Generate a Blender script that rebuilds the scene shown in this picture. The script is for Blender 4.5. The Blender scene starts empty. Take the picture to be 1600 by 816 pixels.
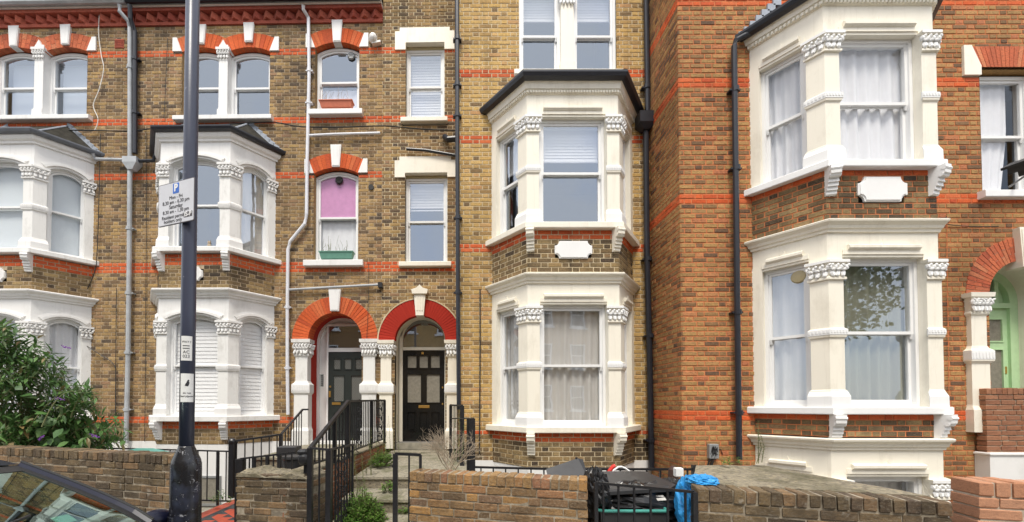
import bpy, bmesh, math, random
from mathutils import Matrix, Vector, noise as mnoise
random.seed(7)
R = math.radians
scene = bpy.context.scene
COL = scene.collection

# ---------------------------------------------------------------- camera
FPX = 640.0; CX = 720.0; CY = 619.0; PITCH = R(1.2); ZC = 1.55
cam_d = bpy.data.cameras.new("camera")
cam = bpy.data.objects.new("camera", cam_d); COL.objects.link(cam)
cam.location = (0, 0, ZC); cam.rotation_euler = (R(90) + PITCH, 0, 0)
cam_d.sensor_width = 36; cam_d.lens = FPX / 1600 * 36
cam_d.shift_x = (800 - CX) / 1600; cam_d.shift_y = (CY - 408) / 1600
cam_d.clip_start = 0.05; cam_d.clip_end = 2000
scene.camera = cam

# ---------------------------------------------------------------- sky, sun, exposure
SUN_EL, SUN_AZ = R(61), R(-8)          # azimuth measured from behind the camera towards the right
w = bpy.data.worlds.new("World"); scene.world = w; w.use_nodes = True
nt = w.node_tree; nt.nodes.clear()
sky = nt.nodes.new("ShaderNodeTexSky"); sky.sky_type = 'NISHITA'; sky.sun_disc = False
sky.sun_elevation = SUN_EL; sky.air_density = 1.0; sky.dust_density = 1.2; sky.ozone_density = 1.0
sd = Vector((math.sin(SUN_AZ) * math.cos(SUN_EL), -math.cos(SUN_AZ) * math.cos(SUN_EL), math.sin(SUN_EL)))
sky.sun_rotation = math.atan2(sd.x, sd.y)
bg = nt.nodes.new("ShaderNodeBackground"); bg.inputs[1].default_value = 0.15
ow = nt.nodes.new("ShaderNodeOutputWorld")
tc = nt.nodes.new("ShaderNodeTexCoord"); nz = nt.nodes.new("ShaderNodeTexNoise"); nz.inputs['Scale'].default_value = 2.6; nz.inputs['Detail'].default_value = 8; nz.inputs['Roughness'].default_value = .6
cr = nt.nodes.new("ShaderNodeMapRange"); cr.inputs[1].default_value = .34; cr.inputs[2].default_value = .56; cr.inputs[3].default_value = .45; cr.inputs[4].default_value = 1.0
mxs = nt.nodes.new("ShaderNodeMix"); mxs.data_type = 'RGBA'; mxs.inputs[7].default_value = (5.3, 5.35, 5.5, 1)      # lit cloud
nt.links.new(tc.outputs['Generated'], nz.inputs['Vector']); nt.links.new(nz.outputs['Fac'], cr.inputs[0]); nt.links.new(cr.outputs[0], mxs.inputs[0]); nt.links.new(sky.outputs[0], mxs.inputs[6])
nt.links.new(mxs.outputs[2], bg.inputs[0]); nt.links.new(bg.outputs[0], ow.inputs[0])
sun_d = bpy.data.lights.new("sun", 'SUN'); sun_d.energy = 2.0; sun_d.angle = R(18); sun_d.color = (1, .94, .84)
sun = bpy.data.objects.new("sun", sun_d); COL.objects.link(sun)
sun.rotation_euler = (-sd).to_track_quat('-Z', 'Y').to_euler(); sun.location = (5, -10, 20)
scene.view_settings.view_transform = 'Standard'; scene.view_settings.look = 'None'
scene.view_settings.exposure = 0.86; scene.view_settings.gamma = 1
scene.cycles.max_bounces = 6; scene.cycles.transparent_max_bounces = 10
scene.cycles.diffuse_bounces = 3; scene.cycles.glossy_bounces = 3

# ---------------------------------------------------------------- pixel -> plane helper
_up = Vector((0, -math.sin(PITCH), math.cos(PITCH))); _fw = Vector((0, math.cos(PITCH), math.sin(PITCH)))
def ray(x, y): return Vector((1, 0, 0)) * ((x - CX) / FPX) + _up * ((CY - y) / FPX) + _fw
def loc(F, x, y, yo=0.0):
    Fi = F.inverted(); o = Fi @ Vector((0, 0, ZC)); d = Fi.to_3x3() @ ray(x, y)
    t = (yo - o.y) / d.y; p = o + d * t
    return p.x, p.z
def W(x, y, D):
    d = ray(x, y); p = Vector((0, 0, ZC)) + d * (D / d.y); return p
def proj(p):
    v = Vector(p) - Vector((0, 0, ZC)); zf = v.dot(_fw)
    return CX + FPX * v.x / zf, CY - FPX * v.dot(_up) / zf
T = Matrix.Translation
def RZ(a): return Matrix.Rotation(a, 4, 'Z')
def RX(a): return Matrix.Rotation(a, 4, 'X')
def RY(a): return Matrix.Rotation(a, 4, 'Y')
I4 = Matrix.Identity(4)

# ---------------------------------------------------------------- materials
class NT:
    def __init__(s, name):
        s.m = bpy.data.materials.new(name); s.m.use_nodes = True; s.t = s.m.node_tree; s.t.nodes.clear()
        s.out = s.n("ShaderNodeOutputMaterial")
    def n(s, ty, **kw):
        nd = s.t.nodes.new(ty)
        for k, v in kw.items(): setattr(nd, k, v)
        return nd
    def l(s, a, b): s.t.links.new(a, b)
    def noise(s, scale, detail=3, rough=.6, vec=None, dist=0):
        nd = s.n("ShaderNodeTexNoise"); nd.inputs['Scale'].default_value = scale
        nd.inputs['Detail'].default_value = detail; nd.inputs['Roughness'].default_value = rough
        nd.inputs['Distortion'].default_value = dist
        s.l(vec if vec else s.pos(), nd.inputs['Vector']); return nd.outputs['Fac']
    def pos(s):
        if not hasattr(s, '_g'): s._g = s.n("ShaderNodeNewGeometry")
        return s._g.outputs['Position']
    def scaled(s, sx, sy, sz):
        mp = s.n("ShaderNodeMapping"); mp.inputs['Scale'].default_value = (sx, sy, sz)
        s.l(s.pos(), mp.inputs[0]); return mp.outputs[0]
    def ramp(s, fac, stops, interp='LINEAR'):
        r = s.n("ShaderNodeValToRGB"); r.color_ramp.interpolation = interp; e = r.color_ramp.elements
        while len(e) < len(stops): e.new(.5)
        for i, (p, c) in enumerate(stops):
            e[i].position = p; e[i].color = (*c, 1) if len(c) == 3 else c
        s.l(fac, r.inputs[0]); return r.outputs[0]
    def rampf(s, fac, a, b, lo=0, hi=1):
        mr = s.n("ShaderNodeMapRange"); mr.inputs[1].default_value = a; mr.inputs[2].default_value = b
        mr.inputs[3].default_value = lo; mr.inputs[4].default_value = hi; s.l(fac, mr.inputs[0]); return mr.outputs[0]
    def mix(s, fac, a, b, mode='MIX'):
        m = s.n("ShaderNodeMix", data_type='RGBA', blend_type=mode)
        for inp, v in ((m.inputs[0], fac), (m.inputs[6], a), (m.inputs[7], b)):
            if hasattr(v, 'links'): s.l(v, inp)
            elif isinstance(v, (int, float)): inp.default_value = v if inp == m.inputs[0] else (v, v, v, 1)
            else: inp.default_value = (*v, 1)
        return m.outputs[2]
    def math(s, op, a, b=0.0):
        m = s.n("ShaderNodeMath", operation=op)
        for i, v in enumerate((a, b)):
            if hasattr(v, 'links'): s.l(v, m.inputs[i])
            else: m.inputs[i].default_value = v
        return m.outputs[0]
    def bsdf(s, col, rough=.6, metal=0, spec=.5, bump=None, bdist=.003, bstr=.6, trans=None):
        b = s.n("ShaderNodeBsdfPrincipled")
        if hasattr(col, 'links'): s.l(col, b.inputs['Base Color'])
        else: b.inputs['Base Color'].default_value = (*col, 1)
        if hasattr(rough, 'links'): s.l(rough, b.inputs['Roughness'])
        else: b.inputs['Roughness'].default_value = rough
        b.inputs['Metallic'].default_value = metal; b.inputs['Specular IOR Level'].default_value = spec
        if bump is not None:
            bp = s.n("ShaderNodeBump"); bp.inputs['Distance'].default_value = bdist; bp.inputs['Strength'].default_value = bstr
            s.l(bump, bp.inputs['Height']); s.l(bp.outputs[0], b.inputs['Normal'])
        s.l(b.outputs[0], s.out.inputs[0]); return b

def zsoot(n, z0, z1):
    sx = n.n("ShaderNodeSeparateXYZ"); n.l(n.pos(), sx.inputs[0]); return n.rampf(sx.outputs[2], z0, z1)

def brick_mat(name, stops, soot_col=(.03, .025, .02), soot=.5, soot_scale=.55, lo=None, streak=True, var=.35, spots=None, gain=1.0, dust=None):
    n = NT(name); g = n.pos(); geo = n._g; oi = n.n("ShaderNodeObjectInfo")
    r = n.math('FRACT', n.math('ADD', geo.outputs['Random Per Island'], oi.outputs['Random']))
    base = n.ramp(r, [(p, tuple(min(.8, v * gain) for v in c)) for p, c in stops])
    patch = n.noise(28, 3, .65, n.scaled(1, 1, 2.2))
    hi = n.ramp(patch, [(.32, (.4, .36, .33)), (.46, (.95, .95, .95)), (.58, (1.1, 1.08, 1)), (.7, (1.6, 1.5, 1.3))])
    base = n.mix(min(1, var * 2), base, hi, 'MULTIPLY')
    fine = n.noise(160, 2, .7)
    base = n.mix(.45, base, n.ramp(fine, [(.3, (.6, .6, .6)), (.7, (1.3, 1.3, 1.3))]), 'MULTIPLY')
    if dust: base = n.mix(n.rampf(n.noise(55, 4, .75, n.scaled(1, 1, 1.6)), .5, .68, 0, .5), base, dust)
    s = n.noise(soot_scale, 5, .65, n.scaled(1.3, 1.3, .75))
    sf = n.rampf(s, .48, .72, 0, soot)
    base = n.mix(sf, base, soot_col)
    st2 = n.rampf(n.noise(2.4, 4, .7, n.scaled(1.6, 1.6, .14)), .54, .74, 0, soot * .75)
    base = n.mix(st2, base, soot_col)
    if lo:
        lz = zsoot(n, lo[0], lo[1]); lf = n.math('MULTIPLY', n.math('MULTIPLY', lz, n.rampf(n.noise(1.6, 4), .35, .6)), lo[2])
        base = n.mix(lf, base, soot_col)
    if spots: base = n.mix(n.rampf(n.noise(9, 4, .7), .62, .72, 0, spots[1]), base, spots[0])
    n.bsdf(base, .9, spec=.25, bump=n.math('ADD', fine, patch), bdist=.004, bstr=.7)
    return n.m
def mortar_mat(name, c1, c2, soot=.5, soot_scale=.55):
    n = NT(name); a = n.noise(14, 4, .7)
    base = n.ramp(a, [(.3, c2), (.65, c1)])
    s = n.noise(soot_scale, 5, .65, n.scaled(1.3, 1.3, .75))
    base = n.mix(n.rampf(s, .48, .72, 0, soot), base, (.06, .05, .04))
    n.bsdf(base, .95, spec=.2, bump=n.noise(150), bdist=.003)
    return n.m
def paint_mat(name, col, dirt=.35, rough=.45, dcol=(.32, .3, .26), scale=3, bump=.0015, chips=0):
    n = NT(name)
    d = n.noise(scale, 6, .7, n.scaled(1, 1, .5)); f = n.rampf(d, .52, .78, 0, dirt)
    base = n.mix(f, col, dcol)
    st = n.noise(7, 4, .7, n.scaled(2.2, 2.2, .12))
    base = n.mix(n.rampf(st, .56, .75, 0, dirt * .6), base, dcol)
    if chips: base = n.mix(n.rampf(n.noise(22, 5, .75), .66, .7, 0, chips), base, (.25, .22, .19))
    n.bsdf(base, rough, bump=n.noise(38, 4, .7), bdist=bump, bstr=.8); return n.m
def simple(name, col, rough=.5, metal=0, var=.2, scale=12, bump=.001, spec=.5):
    n = NT(name); v = n.noise(scale, 4, .65)
    base = n.mix(var, col, n.ramp(v, [(.3, tuple(c * .45 for c in col)), (.7, tuple(min(1, c * 1.45) for c in col))]))
    n.bsdf(base, rough, metal, spec, bump=n.noise(scale * 4, 3), bdist=bump); return n.m
def glass_mat(name, tint=(1, 1, 1), gcol=(.78, .87, 1), fmul=.8, refl=.3, see=.55, wav=.02):
    n = NT(name)
    tr = n.n("ShaderNodeBsdfTransparent"); tr.inputs[0].default_value = (*tint, 1)
    gl = n.n("ShaderNodeBsdfGlossy"); gl.inputs['Roughness'].default_value = .015; gl.inputs[0].default_value = (*gcol, 1)
    bp = n.n("ShaderNodeBump"); bp.inputs['Distance'].default_value = wav; bp.inputs['Strength'].default_value = .08
    n.l(n.noise(1.6, 2, .5), bp.inputs['Height']); n.l(bp.outputs[0], gl.inputs['Normal'])
    fr = n.n("ShaderNodeFresnel"); fr.inputs[0].default_value = 1.45
    f = n.math('ADD', n.math('MULTIPLY', fr.outputs[0], fmul), refl); f = n.math('MINIMUM', f, .95); n.pos(); f = n.math('MULTIPLY', f, n.math('SUBTRACT', 1.0, n._g.outputs['Backfacing']))
    mx = n.n("ShaderNodeMixShader"); n.l(f, mx.inputs[0]); n.l(tr.outputs[0], mx.inputs[1]); n.l(gl.outputs[0], mx.inputs[2])
    n.l(mx.outputs[0], n.out.inputs[0]); return n.m
def cloth_mat(name, col, trans=.35, var=.1):
    n = NT(name); d = n.n("ShaderNodeBsdfDiffuse"); t = n.n("ShaderNodeBsdfTranslucent")
    c = n.mix(var, col, n.ramp(n.noise(9, 3), [(.3, tuple(x * .6 for x in col)), (.7, col)]))
    n.l(c, d.inputs[0]); n.l(c, t.inputs[0]); mx = n.n("ShaderNodeMixShader"); mx.inputs[0].default_value = trans
    n.l(d.outputs[0], mx.inputs[1]); n.l(t.outputs[0], mx.inputs[2]); n.l(mx.outputs[0], n.out.inputs[0]); return n.m
def leaf_mat(name, stops):
    n = NT(name); n.pos(); oi = n.n("ShaderNodeObjectInfo")
    r = n.math('FRACT', n.math('ADD', n._g.outputs['Random Per Island'], oi.outputs['Random']))
    c = n.ramp(r, stops); c = n.mix(.5, c, n.ramp(n.noise(6, 2), [(.3, (.5, .5, .5)), (.7, (1.4, 1.4, 1.3))]), 'MULTIPLY')
    b = n.bsdf(c, .5, spec=.4)
    t = n.n("ShaderNodeBsdfTranslucent"); n.l(c, t.inputs[0]); mx = n.n("ShaderNodeMixShader"); mx.inputs[0].default_value = .25
    n.l(b.outputs[0], mx.inputs[1]); n.l(t.outputs[0], mx.inputs[2]); n.l(mx.outputs[0], n.out.inputs[0]); return n.m

M = {}
_brownish = [(0, (.06, .045, .035)), (.16, (.15, .095, .05)), (.35, (.25, .16, .07)), (.5, (.32, .21, .085)), (.6, (.12, .08, .045)), (.75, (.29, .185, .08)), (.88, (.22, .13, .075)), (1, (.36, .25, .12))]
M['brick_brown'] = brick_mat('brown_stock_brick', _brownish, soot=.7, lo=(1.6, .9, .55), gain=1.38, dust=(.5, .38, .25))
_yellow = [(0, (.13, .085, .045)), (.14, (.3, .185, .07)), (.35, (.43, .28, .1)), (.55, (.38, .245, .085)), (.7, (.28, .175, .07)), (.85, (.46, .31, .125)), (1, (.36, .2, .09))]
M['brick_yellow'] = brick_mat('yellow_stock_brick', _yellow, soot=.5, soot_col=(.075, .055, .035), soot_scale=.4, lo=(1.25, .95, 1.0), gain=1.38, dust=(.55, .4, .22))
_orange = [(0, (.08, .052, .036)), (.14, (.16, .095, .046)), (.3, (.25, .15, .06)), (.5, (.29, .175, .07)), (.64, (.15, .09, .048)), (.8, (.26, .155, .065)), (.93, (.33, .18, .075)), (1, (.3, .11, .055))]
M['brick_orange'] = brick_mat('orange_stock_brick', _orange, soot=.4, soot_scale=.5, lo=(.9, .1, .5), gain=1.5, dust=(.48, .24, .11))
_red = [(0, (.5, .075, .022)), (.4, (.62, .12, .035)), (.7, (.42, .06, .025)), (1, (.68, .16, .05))]
M['brick_sooty'] = brick_mat('sooty_panel_brick', [(0, (.05, .036, .028)), (.25, (.15, .1, .05)), (.5, (.27, .185, .085)), (.7, (.11, .078, .045)), (.85, (.32, .23, .11)), (1, (.2, .125, .065))], soot=.75, soot_scale=1.1, gain=1.15, dust=(.36, .27, .16))
M['brick_red'] = brick_mat('red_rubbed_brick', [(0, (.5, .12, .06)), (.4, (.6, .17, .08)), (.7, (.4, .1, .055)), (1, (.66, .24, .12))], soot=.3, var=.3)
M['brick_redarch'] = brick_mat('painted_red_brick', [(0, (.56, .1, .03)), (.3, (.68, .14, .045)), (.6, (.5, .09, .035)), (.8, (.64, .17, .065)), (1, (.7, .13, .04))], soot=.22, var=.22)
M['brick_crimson'] = brick_mat('crimson_painted_brick', [(0, (.4, .03, .018)), (1, (.43, .035, .02))], soot=.05, var=.05)
_garden = [(0, (.11, .075, .045)), (.2, (.21, .13, .065)), (.4, (.3, .18, .075)), (.6, (.17, .105, .065)), (.8, (.36, .2, .07)), (1, (.24, .12, .07))]
M['brick_garden'] = brick_mat('weathered_garden_brick', _garden, gain=1.0, soot=.6, dust=(.42, .34, .24), soot_scale=1.2, spots=((.5, .48, .42), .35))
_gdark = [(0, (.07, .05, .033)), (.25, (.13, .095, .055)), (.5, (.17, .12, .065)), (.7, (.1, .07, .048)), (.9, (.23, .145, .075)), (1, (.27, .17, .09))]
M['brick_gdark'] = brick_mat('dark_garden_brick', _gdark, dust=(.3, .26, .2), soot=.6, soot_scale=1.3, spots=((.45, .43, .38), .35))
M['brick_pink'] = brick_mat('new_pink_brick', [(0, (.42, .2, .12)), (.5, (.5, .27, .17)), (1, (.4, .17, .085))], soot=.1, var=.15)
M['brick_porch'] = brick_mat('porch_brown_brick', [(0, (.27, .12, .07)), (.5, (.36, .17, .095)), (1, (.3, .125, .065))], soot=.2, var=.2)
M['mort_cream'] = mortar_mat('cream_mortar', (.7, .59, .4), (.46, .36, .22), .3, .4)
M['mort_brown'] = mortar_mat('buff_mortar', (.54, .43, .3), (.32, .24, .15), .45)
M['mort_orange'] = mortar_mat('orange_red_mortar', (.66, .235, .1), (.46, .15, .065), .25, .5)
M['mort_garden'] = mortar_mat('grey_garden_mortar', (.4, .35, .27), (.17, .14, .1), .4, 1.2)
M['mort_light'] = mortar_mat('pale_mortar', (.6, .52, .42), (.4, .33, .25), .1)
M['mort_arch'] = mortar_mat('arch_mortar', (.5, .13, .06), (.36, .07, .035), .2)
M['cream'] = paint_mat('cream_masonry_paint', (.87, .82, .70), .4, dcol=(.48, .42, .31), chips=.1)
M['khaki'] = paint_mat('khaki_soffit_paint', (.45, .38, .22), .2)
M['white'] = paint_mat('white_masonry_paint', (.8, .79, .77), .3, chips=.15)
M['white_clean'] = paint_mat('clean_white_paint', (.84, .84, .83), .1)
M['grime_white'] = paint_mat('grimy_white_stone', (.8, .79, .76), .45, dcol=(.3, .28, .24), scale=5, chips=.35)
M['frame'] = paint_mat('white_window_paint', (.83, .83, .82), .12, .35)
M['fascia'] = paint_mat('fascia_paint', (.8, .78, .74), .3)
M['black'] = simple('black_gloss_metal', (.018, .018, .02), .35, 0, .5, 30)
M['blackpipe'] = simple('black_plastic_pipe', (.02, .022, .03), .35, 0, .3, 8)
M['darkgrey'] = simple('dark_grey_gutter', (.13, .14, .16), .5, 0, .3, 4)
M['greypipe'] = simple('grey_painted_pipe', (.42, .44, .46), .5, 0, .3, 4)
M['whitepipe'] = simple('white_plastic_pipe', (.72, .73, .78), .4, 0, .15, 4)
M['lead'] = simple('lead_sheet', (.34, .37, .42), .6, .2, .3, 6)
M['slate'] = simple('roof_slate', (.045, .042, .035), .95, 0, .7, 9, .004, .1)
M['room'] = simple('room_paint', (.16, .15, .14), .9, 0, .2, 2)
M['glass'] = glass_mat('window_glass', refl=.27)
M['glass_low'] = glass_mat('ground_floor_glass', refl=.035, fmul=.7)
M['glass_mid'] = glass_mat('reflective_bay_glass', refl=.19)
M['glass_blind'] = glass_mat('thin_glass', refl=.0, fmul=.7)
M['net'] = cloth_mat('white_net_cloth', (.9, .9, .92), .2)
M['net_grey'] = cloth_mat('grey_net_cloth', (.84, .82, .78), .25)
M['net_dark'] = cloth_mat('olive_voile_cloth', (.34, .34, .26), .2)
M['blind'] = cloth_mat('white_blind', (.9, .9, .9), .15, .03)
M['blind_grey'] = cloth_mat('pale_blue_grey_blind', (.46, .5, .55), .1, .03)
M['frost'] = cloth_mat('frosted_film', (.66, .71, .74), .1, .05)
M['pink'] = cloth_mat('lilac_pink_film', (.68, .34, .57), .1, .3)
M['brownboard'] = simple('brown_board', (.28, .17, .12), .8)
M['door_green'] = simple('dark_green_grey_door', (.022, .028, .026), .4, 0, .2)
M['door_black'] = simple('black_gloss_door', (.012, .012, .012), .12, 0, .2, 4, .0004)
M['door_lime'] = simple('lime_green_door', (.5, .72, .42), .4, 0, .1)
M['brass'] = simple('brass', (.7, .42, .12), .3, .8, .2)
M['obscure'] = simple('obscured_glass', (.25, .23, .19), .3, 0, .4, 18, .004)
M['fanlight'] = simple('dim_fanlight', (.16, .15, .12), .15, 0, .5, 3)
M['lattice_bg'] = simple('lattice_white', (.24, .24, .22), .6)
M['concrete'] = simple('worn_concrete', (.27, .25, .2), .9, 0, .6, 5, .006)
M['slab'] = brick_mat('mossy_slab', [(0, (.25, .22, .165)), (1, (.25, .22, .165))], soot_col=(.07, .065, .035), soot=.85, soot_scale=2.2, var=.5)
M['pavement'] = simple('paving', (.3, .29, .27), .9, 0, .4, 6, .003)
M['asphalt'] = simple('asphalt', (.05, .05, .052), .9, 0, .5, 40, .004)
M['ground'] = simple('ground_soil', (.1, .085, .06), .95, 0, .6, 3, .01)
M['tile_red'] = simple('red_tile', (.42, .07, .035), .5, 0, .3, 20)
M['tile_black'] = simple('black_tile', (.035, .04, .045), .5, 0, .3, 20)
M['timber'] = simple('dead_twig', (.36, .29, .21), .9)
M['stem'] = simple('plant_stem', (.16, .17, .07), .8)
M['terracotta'] = simple('terracotta_plastic', (.6, .17, .09), .5)
M['greenbox'] = simple('green_plastic', (.16, .36, .28), .45)
M['teal'] = simple('teal_plastic', (.06, .3, .25), .4)
M['grey_metal'] = simple('grey_metal', (.3, .31, .31), .5, .3)
M['dark'] = simple('dark_rubber', (.025, .023, .022), .7)
M['cable'] = simple('black_cable', (.02, .02, .02), .6)
M['white_cable'] = simple('white_cable', (.7, .67, .62), .6)

M['brick_eaves'] = brick_mat('shaded_red_eaves_brick', [(0, (.36, .085, .06)), (1, (.5, .14, .09))], soot=.35, var=.3)  # dull red, darkened in the colour for shade below the eaves overhang
M['steps'] = brick_mat('worn_mossy_stone', [(0, (.3, .275, .22)), (1, (.3, .275, .22))], soot_col=(.09, .095, .04), soot=.9, soot_scale=2.2, var=.6)
# ---------------------------------------------------------------- mesh builder
BASE = {}
class MB:
    def __init__(s): s.V = []; s.Fc = []; s.Mi = []
    def add(s, vs, fs, mat=0, F=None):
        o = len(s.V)
        s.V += [(F @ Vector(v)) if F is not None else Vector(v) for v in vs]
        s.Fc += [tuple(i + o for i in f) for f in fs]; s.Mi += [mat] * len(fs)
    def box(s, x0, x1, y0, y1, z0, z1, F=None, mat=0, bev=0):
        if bev:
            b = bev
            vs = []
            for z, q in ((z0, b), (z0 + b, 0), (z1 - b, 0), (z1, b)):
                c = b if q == 0 else b * 1.0
                vs += [(x0 + q, y0 + q, z), (x1 - q, y0 + q, z), (x1 - q, y1 - q, z), (x0 + q, y1 - q, z)]
            fs = [(3, 2, 1, 0), (12, 13, 14, 15)]
            for k in range(3):
                for i in range(4):
                    j = (i + 1) % 4; fs.append((k * 4 + i, k * 4 + j, k * 4 + 4 + j, k * 4 + 4 + i))
            s.add(vs, fs, mat, F); return
        s.add([(x0, y0, z0), (x1, y0, z0), (x1, y1, z0), (x0, y1, z0), (x0, y0, z1), (x1, y0, z1), (x1, y1, z1), (x0, y1, z1)],
              [(3, 2, 1, 0), (4, 5, 6, 7), (0, 1, 5, 4), (1, 2, 6, 5), (2, 3, 7, 6), (3, 0, 4, 7)], mat, F)
    def prism(s, pts, y0, y1, F=None, mat=0, caps=True):      # pts in (u,z), counter-clockwise seen from the street
        n = len(pts); vs = [(p[0], y0, p[1]) for p in pts] + [(p[0], y1, p[1]) for p in pts]
        fs = [(i, i + n, (i + 1) % n + n, (i + 1) % n) for i in range(n)]
        if caps: fs += [tuple(range(n)), tuple(reversed(range(n, 2 * n)))]
        s.add(vs, fs, mat, F)
    def prismz(s, pts, z0, z1, F=None, mat=0):
        n = len(pts); vs = [(p[0], p[1], z0) for p in pts] + [(p[0], p[1], z1) for p in pts]
        fs = [(i, (i + 1) % n, (i + 1) % n + n, i + n) for i in range(n)] + [tuple(reversed(range(n))), tuple(range(n, 2 * n))]
        s.add(vs, fs, mat, F)
    def prismx(s, pts, x0, x1, F=None, mat=0):                # pts in (y,z)
        n = len(pts); vs = [(x0, p[0], p[1]) for p in pts] + [(x1, p[0], p[1]) for p in pts]
        fs = [(i, (i + 1) % n, (i + 1) % n + n, i + n) for i in range(n)] + [tuple(reversed(range(n))), tuple(range(n, 2 * n))]
        s.add(vs, fs, mat, F)
    def ring(s, outer, inner, y0, y1, F=None, mat=0, closed=True):
        n = len(outer); vs = []
        for p in (outer, inner):
            vs += [(q[0], y0, q[1]) for q in p] + [(q[0], y1, q[1]) for q in p]
        fs = []
        for i in range(n if closed else n - 1):
            j = (i + 1) % n
            fs += [(i, j, 2 * n + j, 2 * n + i), (n + i, 3 * n + i, 3 * n + j, n + j), (i, n + i, n + j, j), (2 * n + i, 2 * n + j, 3 * n + j, 3 * n + i)]
        if not closed:
            for i in (0, n - 1): fs.append((i, n + i, 3 * n + i, 2 * n + i))
        s.add(vs, fs, mat, F)
    def sleeve(s, pts, y0, y1, F=None, mat=0, closed=True):
        n = len(pts); vs = [(p[0], y0, p[1]) for p in pts] + [(p[0], y1, p[1]) for p in pts]
        s.add(vs, [(i, (i + 1) % n, (i + 1) % n + n, i + n) for i in range(n if closed else n - 1)], mat, F)
    def sweep(s, rows, F=None, mat=0, caps=True):             # rows: closed loop of point rows along a path
        k = len(rows[0]); m = len(rows); vs = [p for r in rows for p in r]; fs = []
        for i in range(m):
            j = (i + 1) % m
            for a in range(k - 1): fs.append((i * k + a, i * k + a + 1, j * k + a + 1, j * k + a))
        if caps: fs += [tuple(i * k for i in range(m)), tuple(i * k + k - 1 for i in reversed(range(m)))]
        s.add(vs, fs, mat, F)
    def tube(s, pts, r, n=8, F=None, mat=0, r1=None):
        pts = [Vector(p) for p in pts]; vs = []; m = len(pts)
        for i, p in enumerate(pts):
            d = (pts[min(i + 1, m - 1)] - pts[max(i - 1, 0)]).normalized()
            a = d.cross(Vector((0, 0, 1)))
            if a.length < .05: a = d.cross(Vector((0, 1, 0)))
            a.normalize(); b = d.cross(a); rr = r if r1 is None else r + (r1 - r) * i / (m - 1)
            vs += [p + a * math.cos(2 * math.pi * j / n) * rr + b * math.sin(2 * math.pi * j / n) * rr for j in range(n)]
        fs = [(i * n + j, i * n + (j + 1) % n, (i + 1) * n + (j + 1) % n, (i + 1) * n + j) for i in range(m - 1) for j in range(n)]
        fs += [tuple(reversed(range(n))), tuple(range((m - 1) * n, m * n))]
        s.add(vs, fs, mat, F)
    def lathe(s, prof, n=20, F=None, mat=0):
        vs = []; m = len(prof)
        for r, z in prof: vs += [(r * math.cos(2 * math.pi * j / n), r * math.sin(2 * math.pi * j / n), z) for j in range(n)]
        fs = [(i * n + j, i * n + (j + 1) % n, (i + 1) * n + (j + 1) % n, (i + 1) * n + j) for i in range(m - 1) for j in range(n)]
        fs += [tuple(reversed(range(n))), tuple(range((m - 1) * n, m * n))]
        s.add(vs, fs, mat, F)
    def blob(s, c, r, F=None, mat=0, n=7, m=5, rot=None):
        vs = []; rm = rot if rot is not None else I4
        for i in range(m + 1):
            th = math.pi * i / m
            for j in range(n):
                ph = 2 * math.pi * j / n
                v = Vector((r[0] * math.sin(th) * math.cos(ph), r[1] * math.sin(th) * math.sin(ph), r[2] * math.cos(th)))
                vs.append(Vector(c) + (rm @ v))
        fs = [(i * n + j, (i + 1) * n + j, (i + 1) * n + (j + 1) % n, i * n + (j + 1) % n) for i in range(m) for j in range(n)]
        s.add(vs, fs, mat, F)
    def mesh(s, name, mats, off=None, smooth=False, fix=True):
        me = bpy.data.meshes.new(name); o = off or Vector((0, 0, 0))
        me.from_pydata([tuple(v - o) for v in s.V], [], s.Fc)
        for m in mats: me.materials.append(M[m] if isinstance(m, str) else m)
        me.polygons.foreach_set('material_index', s.Mi)
        if smooth: me.polygons.foreach_set('use_smooth', [True] * len(s.Fc))
        if fix:
            bm = bmesh.new(); bm.from_mesh(me); bmesh.ops.recalc_face_normals(bm, faces=bm.faces); bm.to_mesh(me); bm.free()
        me.update(); return me
    def build(s, name, mats, parent=None, smooth=False, fix=True, kind=None, label=None, **kw):
        if not isinstance(mats, (list, tuple)): mats = [mats]
        off = BASE[parent.name] if parent is not None else Vector((0, 0, 0))
        if parent is None and kw.get('label_') is not None:
            xs = [v.x for v in s.V]; ys = [v.y for v in s.V]; zs = [v.z for v in s.V]
            off = Vector(((min(xs) + max(xs)) / 2, (min(ys) + max(ys)) / 2, min(zs)))
        me = s.mesh(name, mats, off, smooth, fix)
        ob = bpy.data.objects.new(name, me); COL.objects.link(ob)
        if parent is not None: ob.parent = parent
        else: ob.location = off
        BASE[ob.name] = off
        if kind: ob['kind'] = kind
        if label: ob['label'] = label
        if kw.get('label_') is not None:
            ob['label'] = kw['label_']; ob['category'] = kw['cat']
            if kw.get('group'): ob['group'] = kw['group']
        return ob
def thing(name, base, label, cat, group=None):
    o = bpy.data.objects.new(name, None); COL.objects.link(o); o.location = base; o.empty_display_size = .2
    o['label'] = label; o['category'] = cat
    if group: o['group'] = group
    BASE[o.name] = Vector(base); return o
def inst(me, name, parent, Mw):
    o = bpy.data.objects.new(name, me); COL.objects.link(o); o.parent = parent
    o.matrix_local = T(-BASE[parent.name]) @ Mw; BASE[o.name] = BASE[parent.name]; return o

# ---------------------------------------------------------------- frames (local x along the wall, y into it, z up)
D_L, D_M, D_R = 8.65, 7.22, 6.2
FL = T((0, D_L, 0)) @ RZ(R(-1.0))
FM = T((0, D_M, 0)); FR = T((0, D_R, 0)) @ RZ(R(-.15))
def side_frame(F, p0, p1):
    d = Vector((p1[0] - p0[0], p1[1] - p0[1], 0)); L = d.length; d.normalize(); y = Vector((-d.y, d.x, 0))
    m = Matrix(((d.x, y.x, 0, p0[0]), (d.y, y.y, 0, p0[1]), (0, 0, 1, 0), (0, 0, 0, 1)))
    return F @ m, L

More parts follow.
